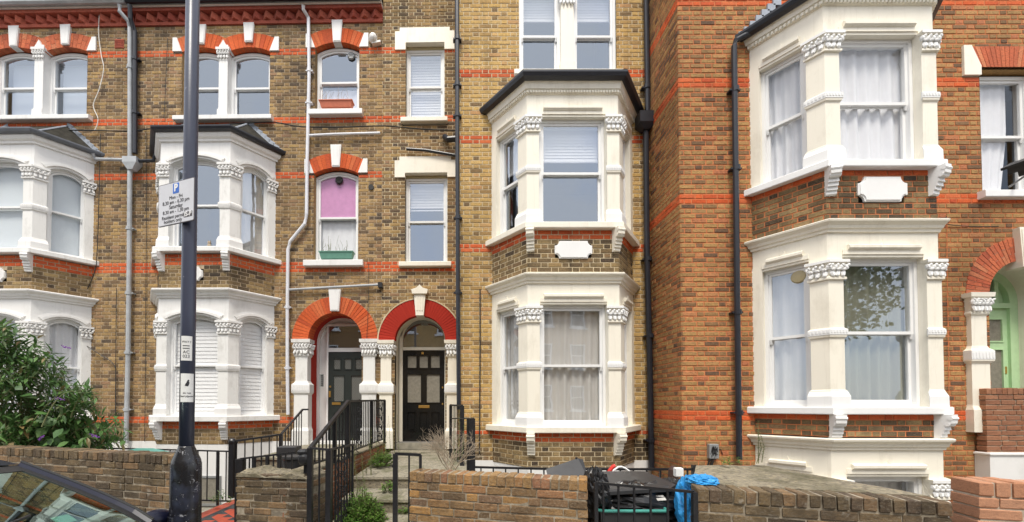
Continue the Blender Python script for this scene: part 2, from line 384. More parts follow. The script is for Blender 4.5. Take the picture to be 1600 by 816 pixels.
# ---------------------------------------------------------------- brickwork
CH, BL, BH, BJ = .0752, .2115, .099, .013
def open_pts(uc, hw, z0, ztop, rise, inset=0.0, n=10, bottom=None):
    hw2 = hw - inset; zb = z0 + (inset if bottom is None else bottom)
    if rise <= 0.001:
        zt = ztop - inset; top = [(uc - hw2 + 2 * hw2 * i / n, zt) for i in range(n + 1)]
    else:
        Rr = (hw * hw + rise * rise) / (2 * rise); cz = ztop - Rr; R2 = Rr - inset
        a = math.asin(max(-1, min(1, hw2 / R2)))
        top = [(uc + R2 * math.sin(-a + 2 * a * i / n), cz + R2 * math.cos(-a + 2 * a * i / n)) for i in range(n + 1)]
    return [(uc - hw2, zb)] + top + [(uc + hw2, zb)]
def h_rect(u0, u1, z0, z1):
    return lambda z: (u0, u1) if z0 < z < z1 else None
def h_arch(uc, hw, z0, ztop, rise, grow=0.0):
    Rr = (hw * hw + rise * rise) / (2 * rise); cz = ztop - Rr; zs = ztop - rise; R2 = Rr + grow
    def f(z):
        if z < z0 or z > cz + R2: return None
        if z < zs and not (grow and z > cz and Rr <= hw * 1.02): return (uc - hw, uc + hw)
        h = math.sqrt(max(0, R2 * R2 - (z - cz) ** 2)); lim = hw + grow * (hw / Rr if hw / Rr < .98 else 1)
        h = min(h, lim)
        return (uc - h, uc + h)
    return f
def h_poly(pts):
    def f(z):
        xs = []
        n = len(pts)
        for i in range(n):
            a, b = pts[i], pts[(i + 1) % n]
            if (a[1] - z) * (b[1] - z) < 0: xs.append(a[0] + (z - a[1]) / (b[1] - a[1]) * (b[0] - a[0]))
        return (min(xs), max(xs)) if len(xs) >= 2 else None
    return f
def free_iv(u0, u1, holes, z):
    iv = [(u0, u1)]
    for h in holes:
        r = h(z)
        if not r: continue
        nv = []
        for a, b in iv:
            if r[1] <= a or r[0] >= b: nv.append((a, b)); continue
            if r[0] > a: nv.append((a, r[0]))
            if r[1] < b: nv.append((r[1], b))
        iv = nv
    return iv
BR_MESH = {}
def brick_mesh(w, h, mat, d=.06, c=.004):
    key = (round(w, 3), round(h, 3), mat, d)
    if key not in BR_MESH:
        mb = MB(); chamf(mb, None, -w / 2, w / 2, -h / 2, h / 2, 0, d, c)
        BR_MESH[key] = mb.mesh('brick', [mat], fix=False)
    return BR_MESH[key]
def chamf(mb, F, x0, x1, z0, z1, y, d, c, mat=0):
    vs = [(x0 + c, y, z0 + c), (x1 - c, y, z0 + c), (x1 - c, y, z1 - c), (x0 + c, y, z1 - c),
          (x0, y + c, z0), (x1, y + c, z0), (x1, y + c, z1), (x0, y + c, z1),
          (x0, y + d, z0), (x1, y + d, z0), (x1, y + d, z1), (x0, y + d, z1)]
    fs = [(0, 1, 2, 3)]
    for k in (0, 4):
        for i in range(4):
            j = (i + 1) % 4; fs.append((k + i, k + 4 + i, k + 4 + j, k + j))
    mb.add(vs, fs, mat, F)
class Brickwork:
    def __init__(s, house, mats, mortar, wall):
        s.h = house; s.mats = mats; s.rec = []; s.mo = MB(); s.mortar = mortar; s.wall = wall
    def field(s, F, u0, u1, z0, z1, holes=(), bands=(), d=.05, zoff=0.0, rowmat=None, prio=1.0, joint=BJ):
        k0 = math.floor((z0 - zoff) / CH); k = k0
        while True:
            a = k * CH + zoff; b = a + CH
            if a >= z1 - .012: break
            za, zb = max(a, z0), min(b, z1); zm = (za + zb) / 2
            if zb - za > .02:
                mt = rowmat or 0
                for (ba, bb) in bands:
                    if ba <= zm <= bb: mt = 1
                ivs = free_iv(u0, u1, holes, zm)
                miv = free_iv(u0, u1, holes, zb - .001) if holes else ivs
                if sum(q[1] - q[0] for q in miv) < sum(q[1] - q[0] for q in ivs): miv = ivs
                for (p, q) in miv:
                    s.mo.add([(p, .0065, za), (q, .0065, za), (q, .0065, zb), (p, .0065, zb)], [(0, 1, 2, 3)], 0, F)
                pitch = BL + BH + 2 * BJ; ph = (k % 2) * (pitch / 2)
                for (p, q) in ivs:
                    m = math.floor((p - ph) / pitch) - 1
                    while m * pitch + ph < q:
                        for (s0, s1) in ((0, BL), (BL + BJ, BL + BJ + BH)):
                            x0 = m * pitch + ph + s0; x1 = m * pitch + ph + s1
                            c0, c1 = max(x0, p), min(x1, q)
                            if c1 - c0 > .02:
                                full = c0 == x0 and c1 == x1 and zb - za > CH - .001
                                s.rec.append((F, c0, c1, za + joint / 2, zb - joint / 2, mt, full, prio))
                        m += 1
            k += 1
    def done(s, limit=300, jitter=.0025, dname='brick'):
        sc = []
        for i, (F, a, b, c, d_, mt, full, prio) in enumerate(s.rec):
            p = F @ Vector(((a + b) / 2, 0, (c + d_) / 2)); x, y = proj(p)
            ok = full and b - a > .2 and 0 < x < 1600 and 0 < y < 816
            sc.append((((1 / p.y) * prio if ok else -1), i))
        sc.sort(reverse=True); pick = set(i for v, i in sc[:limit] if v > 0)
        mb = MB(); rnd = random.Random(3)
        for i, (F, a, b, c, d_, mt, full, prio) in enumerate(s.rec):
            j = rnd.uniform(-jitter, jitter); e = rnd.uniform(0, .003)
            if i in pick:
                me = brick_mesh(b - a, d_ - c, s.mats[mt])
                inst(me, 'brick', s.wall, F @ T(((a + b) / 2, j, (c + d_) / 2)))
            else: chamf(mb, F, a + e * .5, b - e * .5, c + e * .3, d_ - e * .3, j, .03, .004, mt)
        s.mo_ob = None
        if mb.V: mb.build('brickwork', list(s.mats), s.h, fix=False, kind='stuff')
        # mortar goes into the wall object
        n0 = len(s.wall.data.vertices)
        me = s.mo.mesh('wall', [s.mortar], BASE[s.wall.name], fix=False)
        s.wall.data = me
def wall_obj(house):
    me = bpy.data.meshes.new('wall'); o = bpy.data.objects.new('wall', me); COL.objects.link(o); o.parent = house
    BASE[o.name] = BASE[house.name]; return o

# ---------------------------------------------------------------- windows, arches, ornament
def sash_window(house, F, u0, u1, z0, z1, y=.1, rise=0.0, mid=None, fw=.05, sw=.04, glass='glass', mat='frame', horns=True, divide=0):
    uc, hw = (u0 + u1) / 2, (u1 - u0) / 2
    n = 10
    mb = MB(); mb.ring(open_pts(uc, hw, z0, z1, rise, 0, n), open_pts(uc, hw, z0, z1, rise, fw, n, bottom=fw * .8), y, y + .13, F)
    wd = mb.build('window', mat, house)
    zm = z0 + (z1 - z0) * .5 if mid is None else mid
    hi = hw - fw
    # upper sash stands in front of the lower one
    up_o = open_pts(uc, hi, zm - .02, z1 - fw, rise * .9, 0, n); up_i = open_pts(uc, hi, zm - .02, z1 - fw, rise * .9, sw, n)
    mb = MB(); mb.ring(up_o, up_i, y + .02, y + .055, F)
    if horns:
        for s in (-1, 1):
            x = uc + s * (hi - .018); mb.prismx([(y + .02, zm - .02), (y + .055, zm - .02), (y + .055, zm - .05), (y + .035, zm - .085)], x - .016, x + .016, F)
    mb.build('sash', mat, wd)
    if divide:
        mb = MB()
        for k in range(1, divide): 
            xx = uc - hi + 2 * hi * k / divide; mb.box(xx - .012, xx + .012, y + .025, y + .05, zm, z1 - fw - .01, F)
        mb.build('glazing_bar', mat, wd)
    lo_o = open_pts(uc, hi, z0 + fw * .8, zm + .015, 0, 0, n); lo_i = open_pts(uc, hi, z0 + fw * .8, zm + .015, 0, sw, n, bottom=sw * 1.5)
    mb = MB(); mb.ring(lo_o, lo_i, y + .06, y + .095, F); mb.build('sash', mat, wd)
    mb = MB(); mb.prism(up_i, y + .036, y + .04, F); mb.build('pane', glass, wd)
    mb = MB(); mb.prism(lo_i, y + .076, y + .08, F); mb.build('pane', glass, wd)
    if horns:
        for s in (-.45, .45):
            mb = MB(); x = uc + s * hi; mb.tube([F @ Vector((x - .035, y + .06, zm + .0)), F @ Vector((x - .03, y + .03, zm - .022)), F @ Vector((x + .03, y + .03, zm - .022)), F @ Vector((x + .035, y + .06, zm + .0))], .006, 5)
            mb.build('sash_lift', 'frame', wd)
    return wd
def curtain(F, u0, u1, z0, z1, y, mat, label, cat='curtain', amp=.02, waves=None, name='net_curtain', group=None, gather=None, valance=False):
    mb = MB(); n = max(12, int((u1 - u0) / .012)); rows = 10; rnd = random.Random(int(u0 * 1000) + int(z0 * 77))
    fr = waves or rnd.uniform(4.5, 7); p1, p2 = rnd.random() * 6, rnd.random() * 6
    vs = []
    for r in range(rows + 1):
        t = r / rows; z = z1 + (z0 - z1) * t
        for i in range(n + 1):
            s = i / n; u = u0 + (u1 - u0) * s
            if gather: u = gather(u, t, u0, u1)
            a = amp * (.4 + .6 * t) * .75
            yy = y + a * math.sin(fr * 2 * math.pi * s * (u1 - u0) / .8 + p1 + .5 * math.sin(t * 2 + p2)) + a * .5 * math.sin(fr * 4.7 * s * (u1 - u0) + p2 + t)
            zz = z + (0 if r < rows else 0.012 * math.sin(40 * s))
            vs.append((u, yy, zz))
    fs = [(r * (n + 1) + i, r * (n + 1) + i + 1, (r + 1) * (n + 1) + i + 1, (r + 1) * (n + 1) + i) for r in range(rows) for i in range(n)]
    mb.add(vs, fs, 0, F)
    return mb.build(name, mat, None, smooth=True, fix=False, label_=label, cat=cat, group=group)
def slat_blind(F, u0, u1, z0, z1, y, mat, label, pitch=.05, tilt=55, group=None, name='venetian_blind'):
    mb = MB(); z = z1 - .03; hs = pitch * .56
    ca, sa = math.cos(R(tilt)), math.sin(R(tilt))
    mb.box(u0, u1, y - .02, y + .03, z1 - .03, z1, F)
    while z > z0 + pitch:
        dz = hs * sa; dy = hs * ca
        mb.add([(u0, y - dy, z - dz), (u1, y - dy, z - dz), (u1, y + dy, z + dz), (u0, y + dy, z + dz),
                (u0, y - dy, z - dz - .003), (u1, y - dy, z - dz - .003), (u1, y + dy, z + dz - .003), (u0, y + dy, z + dz - .003)],
               [(0, 1, 2, 3), (7, 6, 5, 4), (0, 4, 5, 1), (2, 6, 7, 3)], 0, F); z -= pitch
    mb.box(u0, u1, y - .012, y + .012, z0 + .005, z0 + .03, F)
    return mb.build(name, mat, None, fix=False, label_=label, cat='blind', group=group)
def roller(F, u0, u1, z0, z1, y, mat, label, cat='blind', name='roller_blind'):
    mb = MB(); mb.box(u0, u1, y, y + .004, z0, z1, F); mb.box(u0, u1, y - .006, y + .01, z0, z0 + .02, F)
    return mb.build(name, mat, None, label_=label, cat=cat)

def arch(house, F, uc, hw, ztop, rise, t, n, mat='brick_redarch', y0=-.006, y1=.14, key=None, keymat='white', mort='mort_arch', rings=1, keyshape=None, sub=True, backing_t=None):
    Rr = (hw * hw + rise * rise) / (2 * rise); cz = ztop - Rr; a = math.asin(min(1, hw / Rr))
    def P(r, an): return (uc + r * math.sin(an), cz + r * math.cos(an))
    mb = MB(); N = 24
    inner = [P(Rr, -a + 2 * a * i / N) for i in range(N + 1)]; outer = [P(Rr + t, -a + 2 * a * i / N) for i in range(N + 1)]
    mb.ring(outer, inner, y0 + .008, y1, F, closed=False)
    ar = mb.build('arch', mort, house)
    g = .0035 / Rr
    kw = key[0] if key else 0
    for i in range(n):
        a0 = -a + 2 * a * i / n + g; a1 = -a + 2 * a * (i + 1) / n - g
        if kw and abs((a0 + a1) / 2) * (Rr + t / 2) < kw / 2: continue
        segs = [(Rr - .002, Rr + t)] if rings == 1 else (([(Rr - .002, Rr + t * .62 - .004), (Rr + t * .62 + .004, Rr + t)]) if i % 2 else [(Rr - .002, Rr + t * .34 - .004), (Rr + t * .34 + .004, Rr + t)])
        for (r0, r1) in segs:
            mb = MB(); mb.prism([P(r0, a0), P(r0, a1), P(r1, a1), P(r1, a0)], y0 + random.uniform(-.002, .002), y1 - .005, F)
            mb.build('voussoir', mat, ar)
    if key:
        wt, zt, zb, out = key       # width at mid, top z, bottom z, projection
        mb = MB(); f = .62
        mb.prism([(uc - wt * f / 1.62 * .95, zb), (uc + wt * f / 1.62 * .95, zb), (uc + wt / 2 * 1.22, zt), (uc - wt / 2 * 1.22, zt)], -out, .13, F)
        if keyshape == 'crown':
            mb.prism([(uc - wt * .8, zt), (uc + wt * .8, zt), (uc + wt * .85, zt + .09), (uc + wt * .3, zt + .13), (uc, zt + .2), (uc - wt * .3, zt + .13), (uc - wt * .85, zt + .09)], -out - .03, .02, F)
            for s in (-.22, 0, .22): mb.box(uc + s * wt - .012, uc + s * wt + .012, -out - .006, -out + .01, zb + .12, zt - .05, F)
        mb.build('keystone', keymat, house)
    return ar
def leaves_row(mb, F, u0, u1, z0, z1, y, seed=0, mat=0):
    rnd = random.Random(seed); wd = u1 - u0; h = z1 - z0; n = max(2, int(round(wd / .062)))
    for i in range(n):
        u = u0 + wd * (i + .5) / n
        mb.blob((u, y - .012, z0 + h * .3), (wd / n * .46, .026, h * .34), F, mat, 6, 4, RX(R(-18)) @ RY(R(rnd.uniform(-20, 20))))
        mb.blob((u, y - .034, z0 + h * .52), (wd / n * .4, .018, h * .12), F, mat, 6, 4, RX(R(30)))
    for i in range(n + 1):
        u = u0 + wd * i / n
        mb.blob((u, y - .02, z0 + h * .7), (wd / n * .38, .03, h * .22), F, mat, 6, 4, RY(R(rnd.uniform(-35, 35))))
        mb.blob((u + wd / n * .25, y - .035, z0 + h * .84), (wd / n * .26, .022, h * .13), F, mat, 6, 4, RY(R(rnd.uniform(-60, 60))))
def tube_pipe(house, pts, r, mat, name='downpipe', collars=()):
    mb = MB(); mb.tube(pts, r, 10)
    for c in collars:
        c = Vector(c); mb.tube([c + Vector((0, 0, -.03)), c + Vector((0, 0, .03))], r * 1.25, 10)
    return mb.build(name, mat, house, smooth=False)
CORBEL = [(.02, 0), (.02, -.36), (-.02, -.36), (-.035, -.345), (-.035, -.30), (-.055, -.30), (-.055, -.255), (-.075, -.255), (-.075, -.21), (-.095, -.205), (-.085, -.16), (-.115, -.15), (-.15, -.115), (-.155, -.06), (-.155, 0)]
def corbel_mesh(mat):
    mb = MB(); mb.prismx(CORBEL, -.06, .06)
    for z, y in ((-.05, -.16), (-.13, -.13)): mb.tube([(-.065, y + .02, z), (.065, y + .02, z)], .026, 8)
    return mb.mesh('corbel', [mat])
CB = {m: corbel_mesh(m) for m in ('white', 'cream', 'white_clean', 'grime_white')}
def cartouche(house, F, u0, u1, z0, z1, mat='white_clean'):
    r = (z1 - z0) * .27; pts = []
    for (cx, cz, a0) in ((u0, z0, 90), (u1, z0, 180), (u1, z1, 270), (u0, z1, 0)):
        arc = [(cx + r * math.cos(R(a0 - i * 22.5)), cz + r * math.sin(R(a0 - i * 22.5))) for i in range(5)]
        pts += arc
    # corners are bites taken out of the rectangle, outline runs anticlockwise
    o = []
    for k, (cx, cz) in enumerate(((u0, z0), (u1, z0), (u1, z1), (u0, z1))):
        st = (90, 180, 270, 0)[k]
        o += [(cx + r * math.cos(R(st - i * 22.5)), cz + r * math.sin(R(st - i * 22.5))) for i in range(5)]
    mb = MB(); mb.prism(o, -.03, .01, F)
    cu, cz = (u0 + u1) / 2, (z0 + z1) / 2
    mb.prism([(cu + (p[0] - cu) * 1.07, cz + (p[1] - cz) * 1.12) for p in o], -.018, .01, F)
    mb.build('cartouche', mat, house)

# ---------------------------------------------------------------- bay builder
class Bay:
    def __init__(s, house, F, uc, a, b, dep, paint, pier, cap):
        s.h, s.F, s.uc, s.a, s.b, s.dep = house, F, uc, a, b, dep
        s.paint, s.pier, s.cap = paint, pier, cap
        s.side = [side_frame(F, (uc - b, 0), (uc - a, -dep)), side_frame(F, (uc - a, -dep), (uc + a, -dep)), side_frame(F, (uc + a, -dep), (uc + b, 0))]
        s.pw, s.jw = .2, .12
    def path(s, out):
        L = math.hypot(s.b - s.a, s.dep); bo = s.b + out * L / s.dep; fr = s.dep + out
        ao = bo - fr * (s.b - s.a) / s.dep
        return [(s.uc - bo, 0.0), (s.uc - ao, -fr), (s.uc + ao, -fr), (s.uc + bo, 0.0)]
    def band(s, name, prof, mat, inner=-.15):
        rows = [[(x, y, z) for x, y in s.path(o)] for o, z in prof]
        z0 = prof[0][1]; z1 = prof[-1][1]
        rows = [[(x, y, z0) for x, y in s.path(inner)]] + rows + [[(x, y, z1) for x, y in s.path(inner)]]
        mb = MB(); mb.sweep(rows, s.F); return mb.build(name, mat, s.h)
    def corner(s, k, out, e):          # k 0 = left corner, 1 = right corner
        c = s.path(out)[1 + k]; F0, L0 = s.side[0 if k == 0 else 2]; Fi = s.F.inverted()
        ws = s.pw + e; 
        if k == 0: ps = Fi @ F0 @ Vector((L0 - ws, -out, 0))
        else: ps = Fi @ F0 @ Vector((ws, -out, 0))
        Ff, Lf = s.side[1]
        pf = Fi @ Ff @ Vector(((ws if k == 0 else Lf - ws), -out, 0))
        ps, pf = (ps.x, ps.y), (pf.x, pf.y)
        return [ps, c, pf] if k == 0 else [pf, c, ps]
    def piers(s, z0, z1, cap_h=.24, base_h=.22, waist=None):
        for k in (0, 1):
            prof = [(.055, 0.02, z0), (.055, .02, z0 + base_h * .62), (.035, .01, z0 + base_h * .8), (.03, .005, z0 + base_h)]
            wz = waist if waist is not None else z0 + (z1 - z0) * .5
            prof += [(.022, -.012, z0 + base_h + .01), (.022, -.012, wz - .07), (.04, 0, wz - .05), (.045, .012, wz - .02), (.045, .012, wz + .055), (.022, -.012, wz + .075)]
            zc = z1 - cap_h
            prof += [(.022, -.012, zc - .03), (.05, .01, zc - .02), (.05, .01, zc + .005), (.03, -.005, zc + .02), (.055, .01, z1 - .05), (.075, .025, z1 - .045), (.075, .025, z1)]
            rows = []
            rows.append([(x, y, z0) for x, y in s.corner(k, -.1, 0)])
            for o, e, z in prof: rows.append([(x, y, z) for x, y in s.corner(k, o, e)])
            rows.append([(x, y, z1) for x, y in s.corner(k, -.1, 0)])
            mb = MB(); mb.sweep(rows, s.F); pr = mb.build('pier', s.pier, s.h)
            # white painted ornament: capital leaves, waist and base bands
            mb = MB(); c0 = s.corner(k, .03, .0)
            for q in (0, 1):
                Fs, Ls = side_frame(s.F, c0[q], c0[q + 1]); leaves_row(mb, Fs, 0, Ls, zc + .01, z1 - .045, 0, seed=k * 10 + q)
            mb.build('capital', s.cap, pr)
            mb = MB()
            rows = [[(x, y, z) for x, y in s.corner(k, o, e)] for o, e, z in ((.02, 0, z0 + .003), (.062, .028, z0 + .003), (.06, .025, z0 + base_h * .64), (.03, .01, z0 + base_h * .95), (.02, 0, z0 + base_h * .95))]
            mb.sweep(rows, s.F); mb.build('pier_base', s.cap, pr); mb = MB()
            rows = [[(x, y, z) for x, y in s.corner(k, o, e)] for o, e, z in ((.02, 0, z1 - .045), (.08, .03, z1 - .04), (.08, .03, z1 - .004), (.02, 0, z1 - .004))]
            mb.sweep(rows, s.F); mb.build('abacus', s.cap, pr); mb = MB()
            rows = [[(x, y, z) for x, y in s.corner(k, o, e)] for o, e, z in ((.02, 0, wz - .045), (.049, .015, wz - .018), (.049, .015, wz + .053), (.02, 0, wz + .07))]
            mb.sweep(rows, s.F)
            for q, cc in enumerate((s.corner(k, .049, .015),)):
                for g in (0, 1):
                    Fs, Ls = side_frame(s.F, cc[g], cc[g + 1]); nd = max(2, int(Ls / .035))
                    for i in range(nd): mb.box(Ls * (i + .25) / nd, Ls * (i + .75) / nd, -.006, .004, wz + .005, wz + .04, Fs)
            mb.build('pier_moulding', s.cap, pr)
    def jambs(s, z0, z1, capped=False):
        for k in (0, 2):
            Fs, L = s.side[k]; u0, u1 = (0, s.jw) if k == 0 else (L - s.jw, L)
            mb = MB(); mb.box(u0 - .02 if k == 2 else u0 - .05, u1 + (.05 if k == 2 else .0), -.004, .2, z0, z1, Fs)
            pr = mb.build('jamb', s.pier, s.h)
            if capped:
                mb = MB(); a, b = (u0 - .02, u1 + .05) if k == 0 else (u0 - .05, u1 + .02)
                leaves_row(mb, Fs, a, b, z1 - .22, z1 - .03, -.01, seed=k)
                mb.box(a - .02, b + .02, -.06, .03, z1 - .03, z1 + .01, Fs); mb.box(a, b, -.035, .03, z1 - .24, z1 - .215, Fs)
                mb.build('capital', s.cap, pr)
    def openings(s):
        r = []
        for k in (0, 1, 2):
            Fs, L = s.side[k]
            u0 = s.jw if k == 0 else s.pw; u1 = L - s.jw if k == 2 else L - s.pw
            r.append((Fs, u0, u1))
        return r
    def heads(s, z_head, z_frieze, rise, style):
        # masonry between window head and frieze bottom, with hood mouldings
        for (Fs, u0, u1) in s.openings():
            mb = MB(); hd = MB()
            uc, hw = (u0 + u1) / 2, (u1 - u0) / 2; e = .012
            n = 10; low = open_pts(uc, hw, 0, z_head, rise, 0, n)[1:-1]
            if style == 'flat':
                if z_frieze - z_head > .01: mb.box(u0 - .03, u1 + .03, .004, .2, z_head, z_frieze - .001, Fs)
                hd.prismx([(.01, z_head + .09), (-.02, z_head + .09), (-.045, z_head + .115), (-.045, z_head + .15), (-.02, z_head + .165), (.01, z_head + .165)], u0 + .06, u1 - .06, Fs)
                hd.box(u0 + .0, u1 - .0, -.012, .01, z_head + .035, z_head + .1, Fs)
                hd.prism([(uc - .03, z_head + .165), (uc + .03, z_head + .165), (uc + .012, z_head + .19), (uc, z_head + .225), (uc - .012, z_head + .19)], -.018, .01, Fs)
            else:
                for i in range(n):
                    a, b = low[i], low[i + 1]
                    mb.prism([(a[0], a[1]), (b[0], b[1]), (b[0], z_frieze), (a[0], z_frieze)], 0, .2, Fs)
                for (r0, r1, out) in ((.035, .075, .045), (.075, .1, .025), (.0, .035, .012)):
                    hd.ring(open_pts(uc, hw + r1, 0, z_head + r1, rise + .0, 0, n)[1:-1], open_pts(uc, hw + r0, 0, z_head + r0, rise, 0, n)[1:-1], -out, .01, Fs, closed=False)
            if mb.V: mb.build('spandrel', s.paint, s.h)
            hd.build('hood_mould', s.paint, s.h)
    def roof(s, z0, z1, t, mat='slate'):
        p = s.path(.1); mb = MB()
        vs = [(x, y, z0) for x, y in p] + [(s.uc - t, .0, z1), (s.uc + t, .0, z1)]
        mb.add(vs, [(0, 1, 4), (1, 2, 5, 4), (2, 3, 5), (0, 3, 2, 1)], 0, s.F)
        rf = mb.build('roof', mat, s.h)
        for (a, b) in ((1, 4), (2, 5)): mb = MB(); mb.tube([s.F @ Vector(vs[a]), s.F @ Vector(vs[b])], .02, 6); mb.build('hip_flashing', 'lead', rf)
        for sgn in (-1, 1):
            mb = MB()
            n = int((z1 - z0) / CH)
            e = Vector(vs[0 if sgn < 0 else 3]); tp = Vector(vs[4 if sgn < 0 else 5])
            for i in range(n):
                q = e.lerp(tp, (i + .0) / n); q2 = e.lerp(tp, (i + 1.0) / n)
                pts = [(q.x, q.z - .01), (q2.x, q2.z - .01), (q2.x, q2.z + .075), (q.x + sgn * .05, q.z + .075)]
                if sgn > 0: pts = [(q2.x, q2.z - .01), (q.x, q.z - .01), (q.x + .05, q.z + .075), (q2.x, q2.z + .075)]
                mb.prism(pts, -.012, -.004, s.F)
            mb.build('flashing', 'lead', rf)
    def gutter(s, z, out, mat, r=.055):
        prof = [(out, z + r), (out - .01, z + .02), (out - .01, z - r * .7), (out + r * .6, z - r), (out + r * 1.6, z - r * .5), (out + r * 2, z + r * .4), (out + r * 2, z + r), (out + r * 1.7, z + r)]
        rows = [[(x, y, zz) for x, y in s.path(o)] for o, zz in prof]
        mb = MB(); mb.sweep(rows, s.F); return mb.build('gutter', mat, s.h)
    def corbels(s, z, mat):
        for k in (0, 1):
            p = s.path(0)[1 + k]; ang = math.atan2(s.b - s.a, s.dep)
            th = (-1 if k == 0 else 1) * (math.pi / 2 - ang) / 2
            inst(CB[mat], 'corbel', s.h, s.F @ T((p[0] + (.05 if k == 0 else -.05), p[1], z)) @ RZ(th * .55))
    def dentils(s, z0, z1, out, pitch=.045, mat=None):
        mb = MB()
        p = s.path(out)
        for i in range(3):
            Fs, L = side_frame(s.F, p[i], p[i + 1]); n = int(L / pitch)
            for j in range(n): mb.box(L * (j + .2) / n, L * (j + .8) / n, -.02, .01, z0, z1, Fs)
        mb.build('dentil_moulding', mat or s.paint, s.h, fix=False)
# ================================================================ HOUSES
def Lp(x, y, yo=0.0): return loc(FL, x, y, yo)
def Mp(x, y, yo=0.0): return loc(FM, x, y, yo)
def Rp(x, y, yo=0.0): return loc(FR, x, y, yo)
def snap(z, zoff): return round((z - zoff) / CH) * CH + zoff
def bandpx(fn, x, ya, yb, zoff):
    t = snap(fn(x, ya)[1], zoff); n = max(1, round((fn(x, ya)[1] - fn(x, yb)[1]) / CH)); return (t - n * CH, t)
def lining(house, F, u0, u1, z0, z1, depth=2.6, floors=()):
    mb = MB(); mb.box(u0, u1, depth, depth + .05, z0, z1, F); mb.box(u0, u0 + .05, .3, depth, z0, z1, F); mb.box(u1 - .05, u1, .3, depth, z0, z1, F)
    mb.box(u0, u1, .2, depth, z0, z0 + .05, F); mb.box(u0, u1, .2, depth, z1 - .05, z1, F)
    for f in floors: mb.box(u0 + .05, u1 - .05, .2, depth, f, f + .2, F)
    mb.build('room', 'room', house, fix=False)
def keyblock(house, F, uc, zt, zb, wt=.235, out=.04, mat='white'):
    mb = MB(); mb.prism([(uc - wt * .35, zb), (uc + wt * .35, zb), (uc + wt / 2, zt), (uc - wt / 2, zt)], -out, .12, F)
    mb.prism([(uc - wt * .30, zb + .02), (uc + wt * .30, zb + .02), (uc + wt * .4, zt - .03), (uc - wt * .4, zt - .03)], -out - .008, -out + .002, F)
    mb.build('keystone', mat, house)
def springer(house, F, u, z, w, h, side, mat='white', slope=.55):
    s = side; pts = [(u, z), (u + s * w, z), (u + s * w, z + h), (u + s * w * slope, z + h)]
    if s < 0: pts = [pts[1], pts[0], pts[3], pts[2]]
    mb = MB(); mb.prism(pts, -.03, .1, F); mb.build('springer', mat, house)
def sill(house, F, u0, u1, zt, th=.11, out=.12, mat='white', name='sill'):
    mb = MB(); mb.prismx([(.16, zt - th), (-out + .01, zt - th), (-out, zt - th + .012), (-out, zt - .012), (-out + .012, zt), (.16, zt + .02)], u0, u1, F); return mb.build(name, mat, house)
ZOL = .02
uAB = Lp(205, 300)[0]; uBC = Lp(598, 100)[0]
TOPL = Lp(400, 37)[1]
bandsL = [bandpx(Lp, 230, 78, 89, ZOL), bandpx(Lp, 230, 183, 195, ZOL), bandpx(Lp, 230, 272, 283, ZOL), bandpx(Lp, 230, 412, 428, ZOL), bandpx(Lp, 230, 650, 661, ZOL)]
ZW = snap(Lp(400, 692)[1], ZOL)         # top of the white basement paint
def arched_window(house, bw, xl, xr, yc, yspring, ysill, F=FL, fn=Lp, t=.3, n=13, mat='brick_redarch', rings=1, key=None, springs=(1, 1), glass='glass', right_block=(.2, .3), rec=.12, mid=None, mort='mort_arch'):
    u0 = fn(xl, yspring, rec)[0]; u1 = fn(xr, yspring, 0)[0]; uc = (u0 + u1) / 2; hw = (u1 - u0) / 2
    zc = fn((xl + xr) / 2, yc)[1]; zs = fn((xl + xr) / 2, yspring)[1]; rise = zc - zs; zb = fn((xl + xr) / 2, ysill, -.1)[1]
    arch(house, F, uc, hw, zc, rise, t, n, mat, rings=rings, mort=mort)
    mb = MB(); mb.sleeve(open_pts(uc, hw, zb, zc, rise, 0, 12)[::-1], .0, rec + .02, F); mb.build('reveal', 'brick_brown' if F is FL else 'brick_orange', house)
    # frame head: same curve, a little lower behind the arch
    wd = sash_window(house, F, u0 + .004, u1 - .004, zb, zc - .03, y=rec, rise=rise, glass=glass, mid=mid)
    if key: keyblock(house, F, uc, fn(xl, key[0])[1], fn(xl, key[1])[1])
    for s, on in zip((-1, 1), springs):
        if on: springer(house, F, uc + s * hw, zs, right_block[0], right_block[1], s)
    return dict(u0=u0, u1=u1, uc=uc, hw=hw, zc=zc, zs=zs, rise=rise, zb=zb, hole=h_arch(uc, hw, zb - .02, zc, rise, t), block=[h_rect(uc + s * hw if s > 0 else uc - hw - right_block[0], uc + hw + right_block[0] if s > 0 else uc - hw, zs, zs + right_block[1] * .8) for s, on in zip((-1, 1), springs) if on])

# dog-tooth eaves course
_mb = MB(); _mb.prismz([(-.11, 0), (0, -.11), (.11, 0)], 0, CH * 2 - .012); DENT = _mb.mesh('dentil_brick', ['brick_eaves'])
def eaves(house, F, u0, u1, z0, gut_mat, fascia=True):
    # z0: underside of lower red course
    mb = MB(); mb.box(u0, u1, -.035, .1, z0, z0 + CH, F); mb.build('eaves_course', 'brick_eaves', house)
    mb = MB(); mb.box(u0, u1, .0, .1, z0 + CH, z0 + 3 * CH, F); mb.box(u0, u1, -.13, .1, z0 + 3 * CH + .002, z0 + 4 * CH, F); mb.build('eaves_course', 'brick_eaves', house)
    n = int((u1 - u0) / .235); 
    for i in range(n): inst(DENT, 'dentil_brick', house, F @ T((u0 + .1175 + i * .235, 0, z0 + CH + .004)))
    mb = MB(); mb.box(u0, u1, -.17, .1, z0 + 4 * CH + .002, z0 + 4.95 * CH, F); mb.build('fascia', 'fascia', house)
    mb = MB(); pr = [(-.17, .06), (-.17, -.02), (-.2, -.06), (-.25, -.07), (-.29, -.04), (-.3, .06)]
    zz = z0 + 4.9 * CH; mb.prismx([(y, zz + z) for y, z in pr], u0, u1, F)
    mb.build('gutter', gut_mat, house)

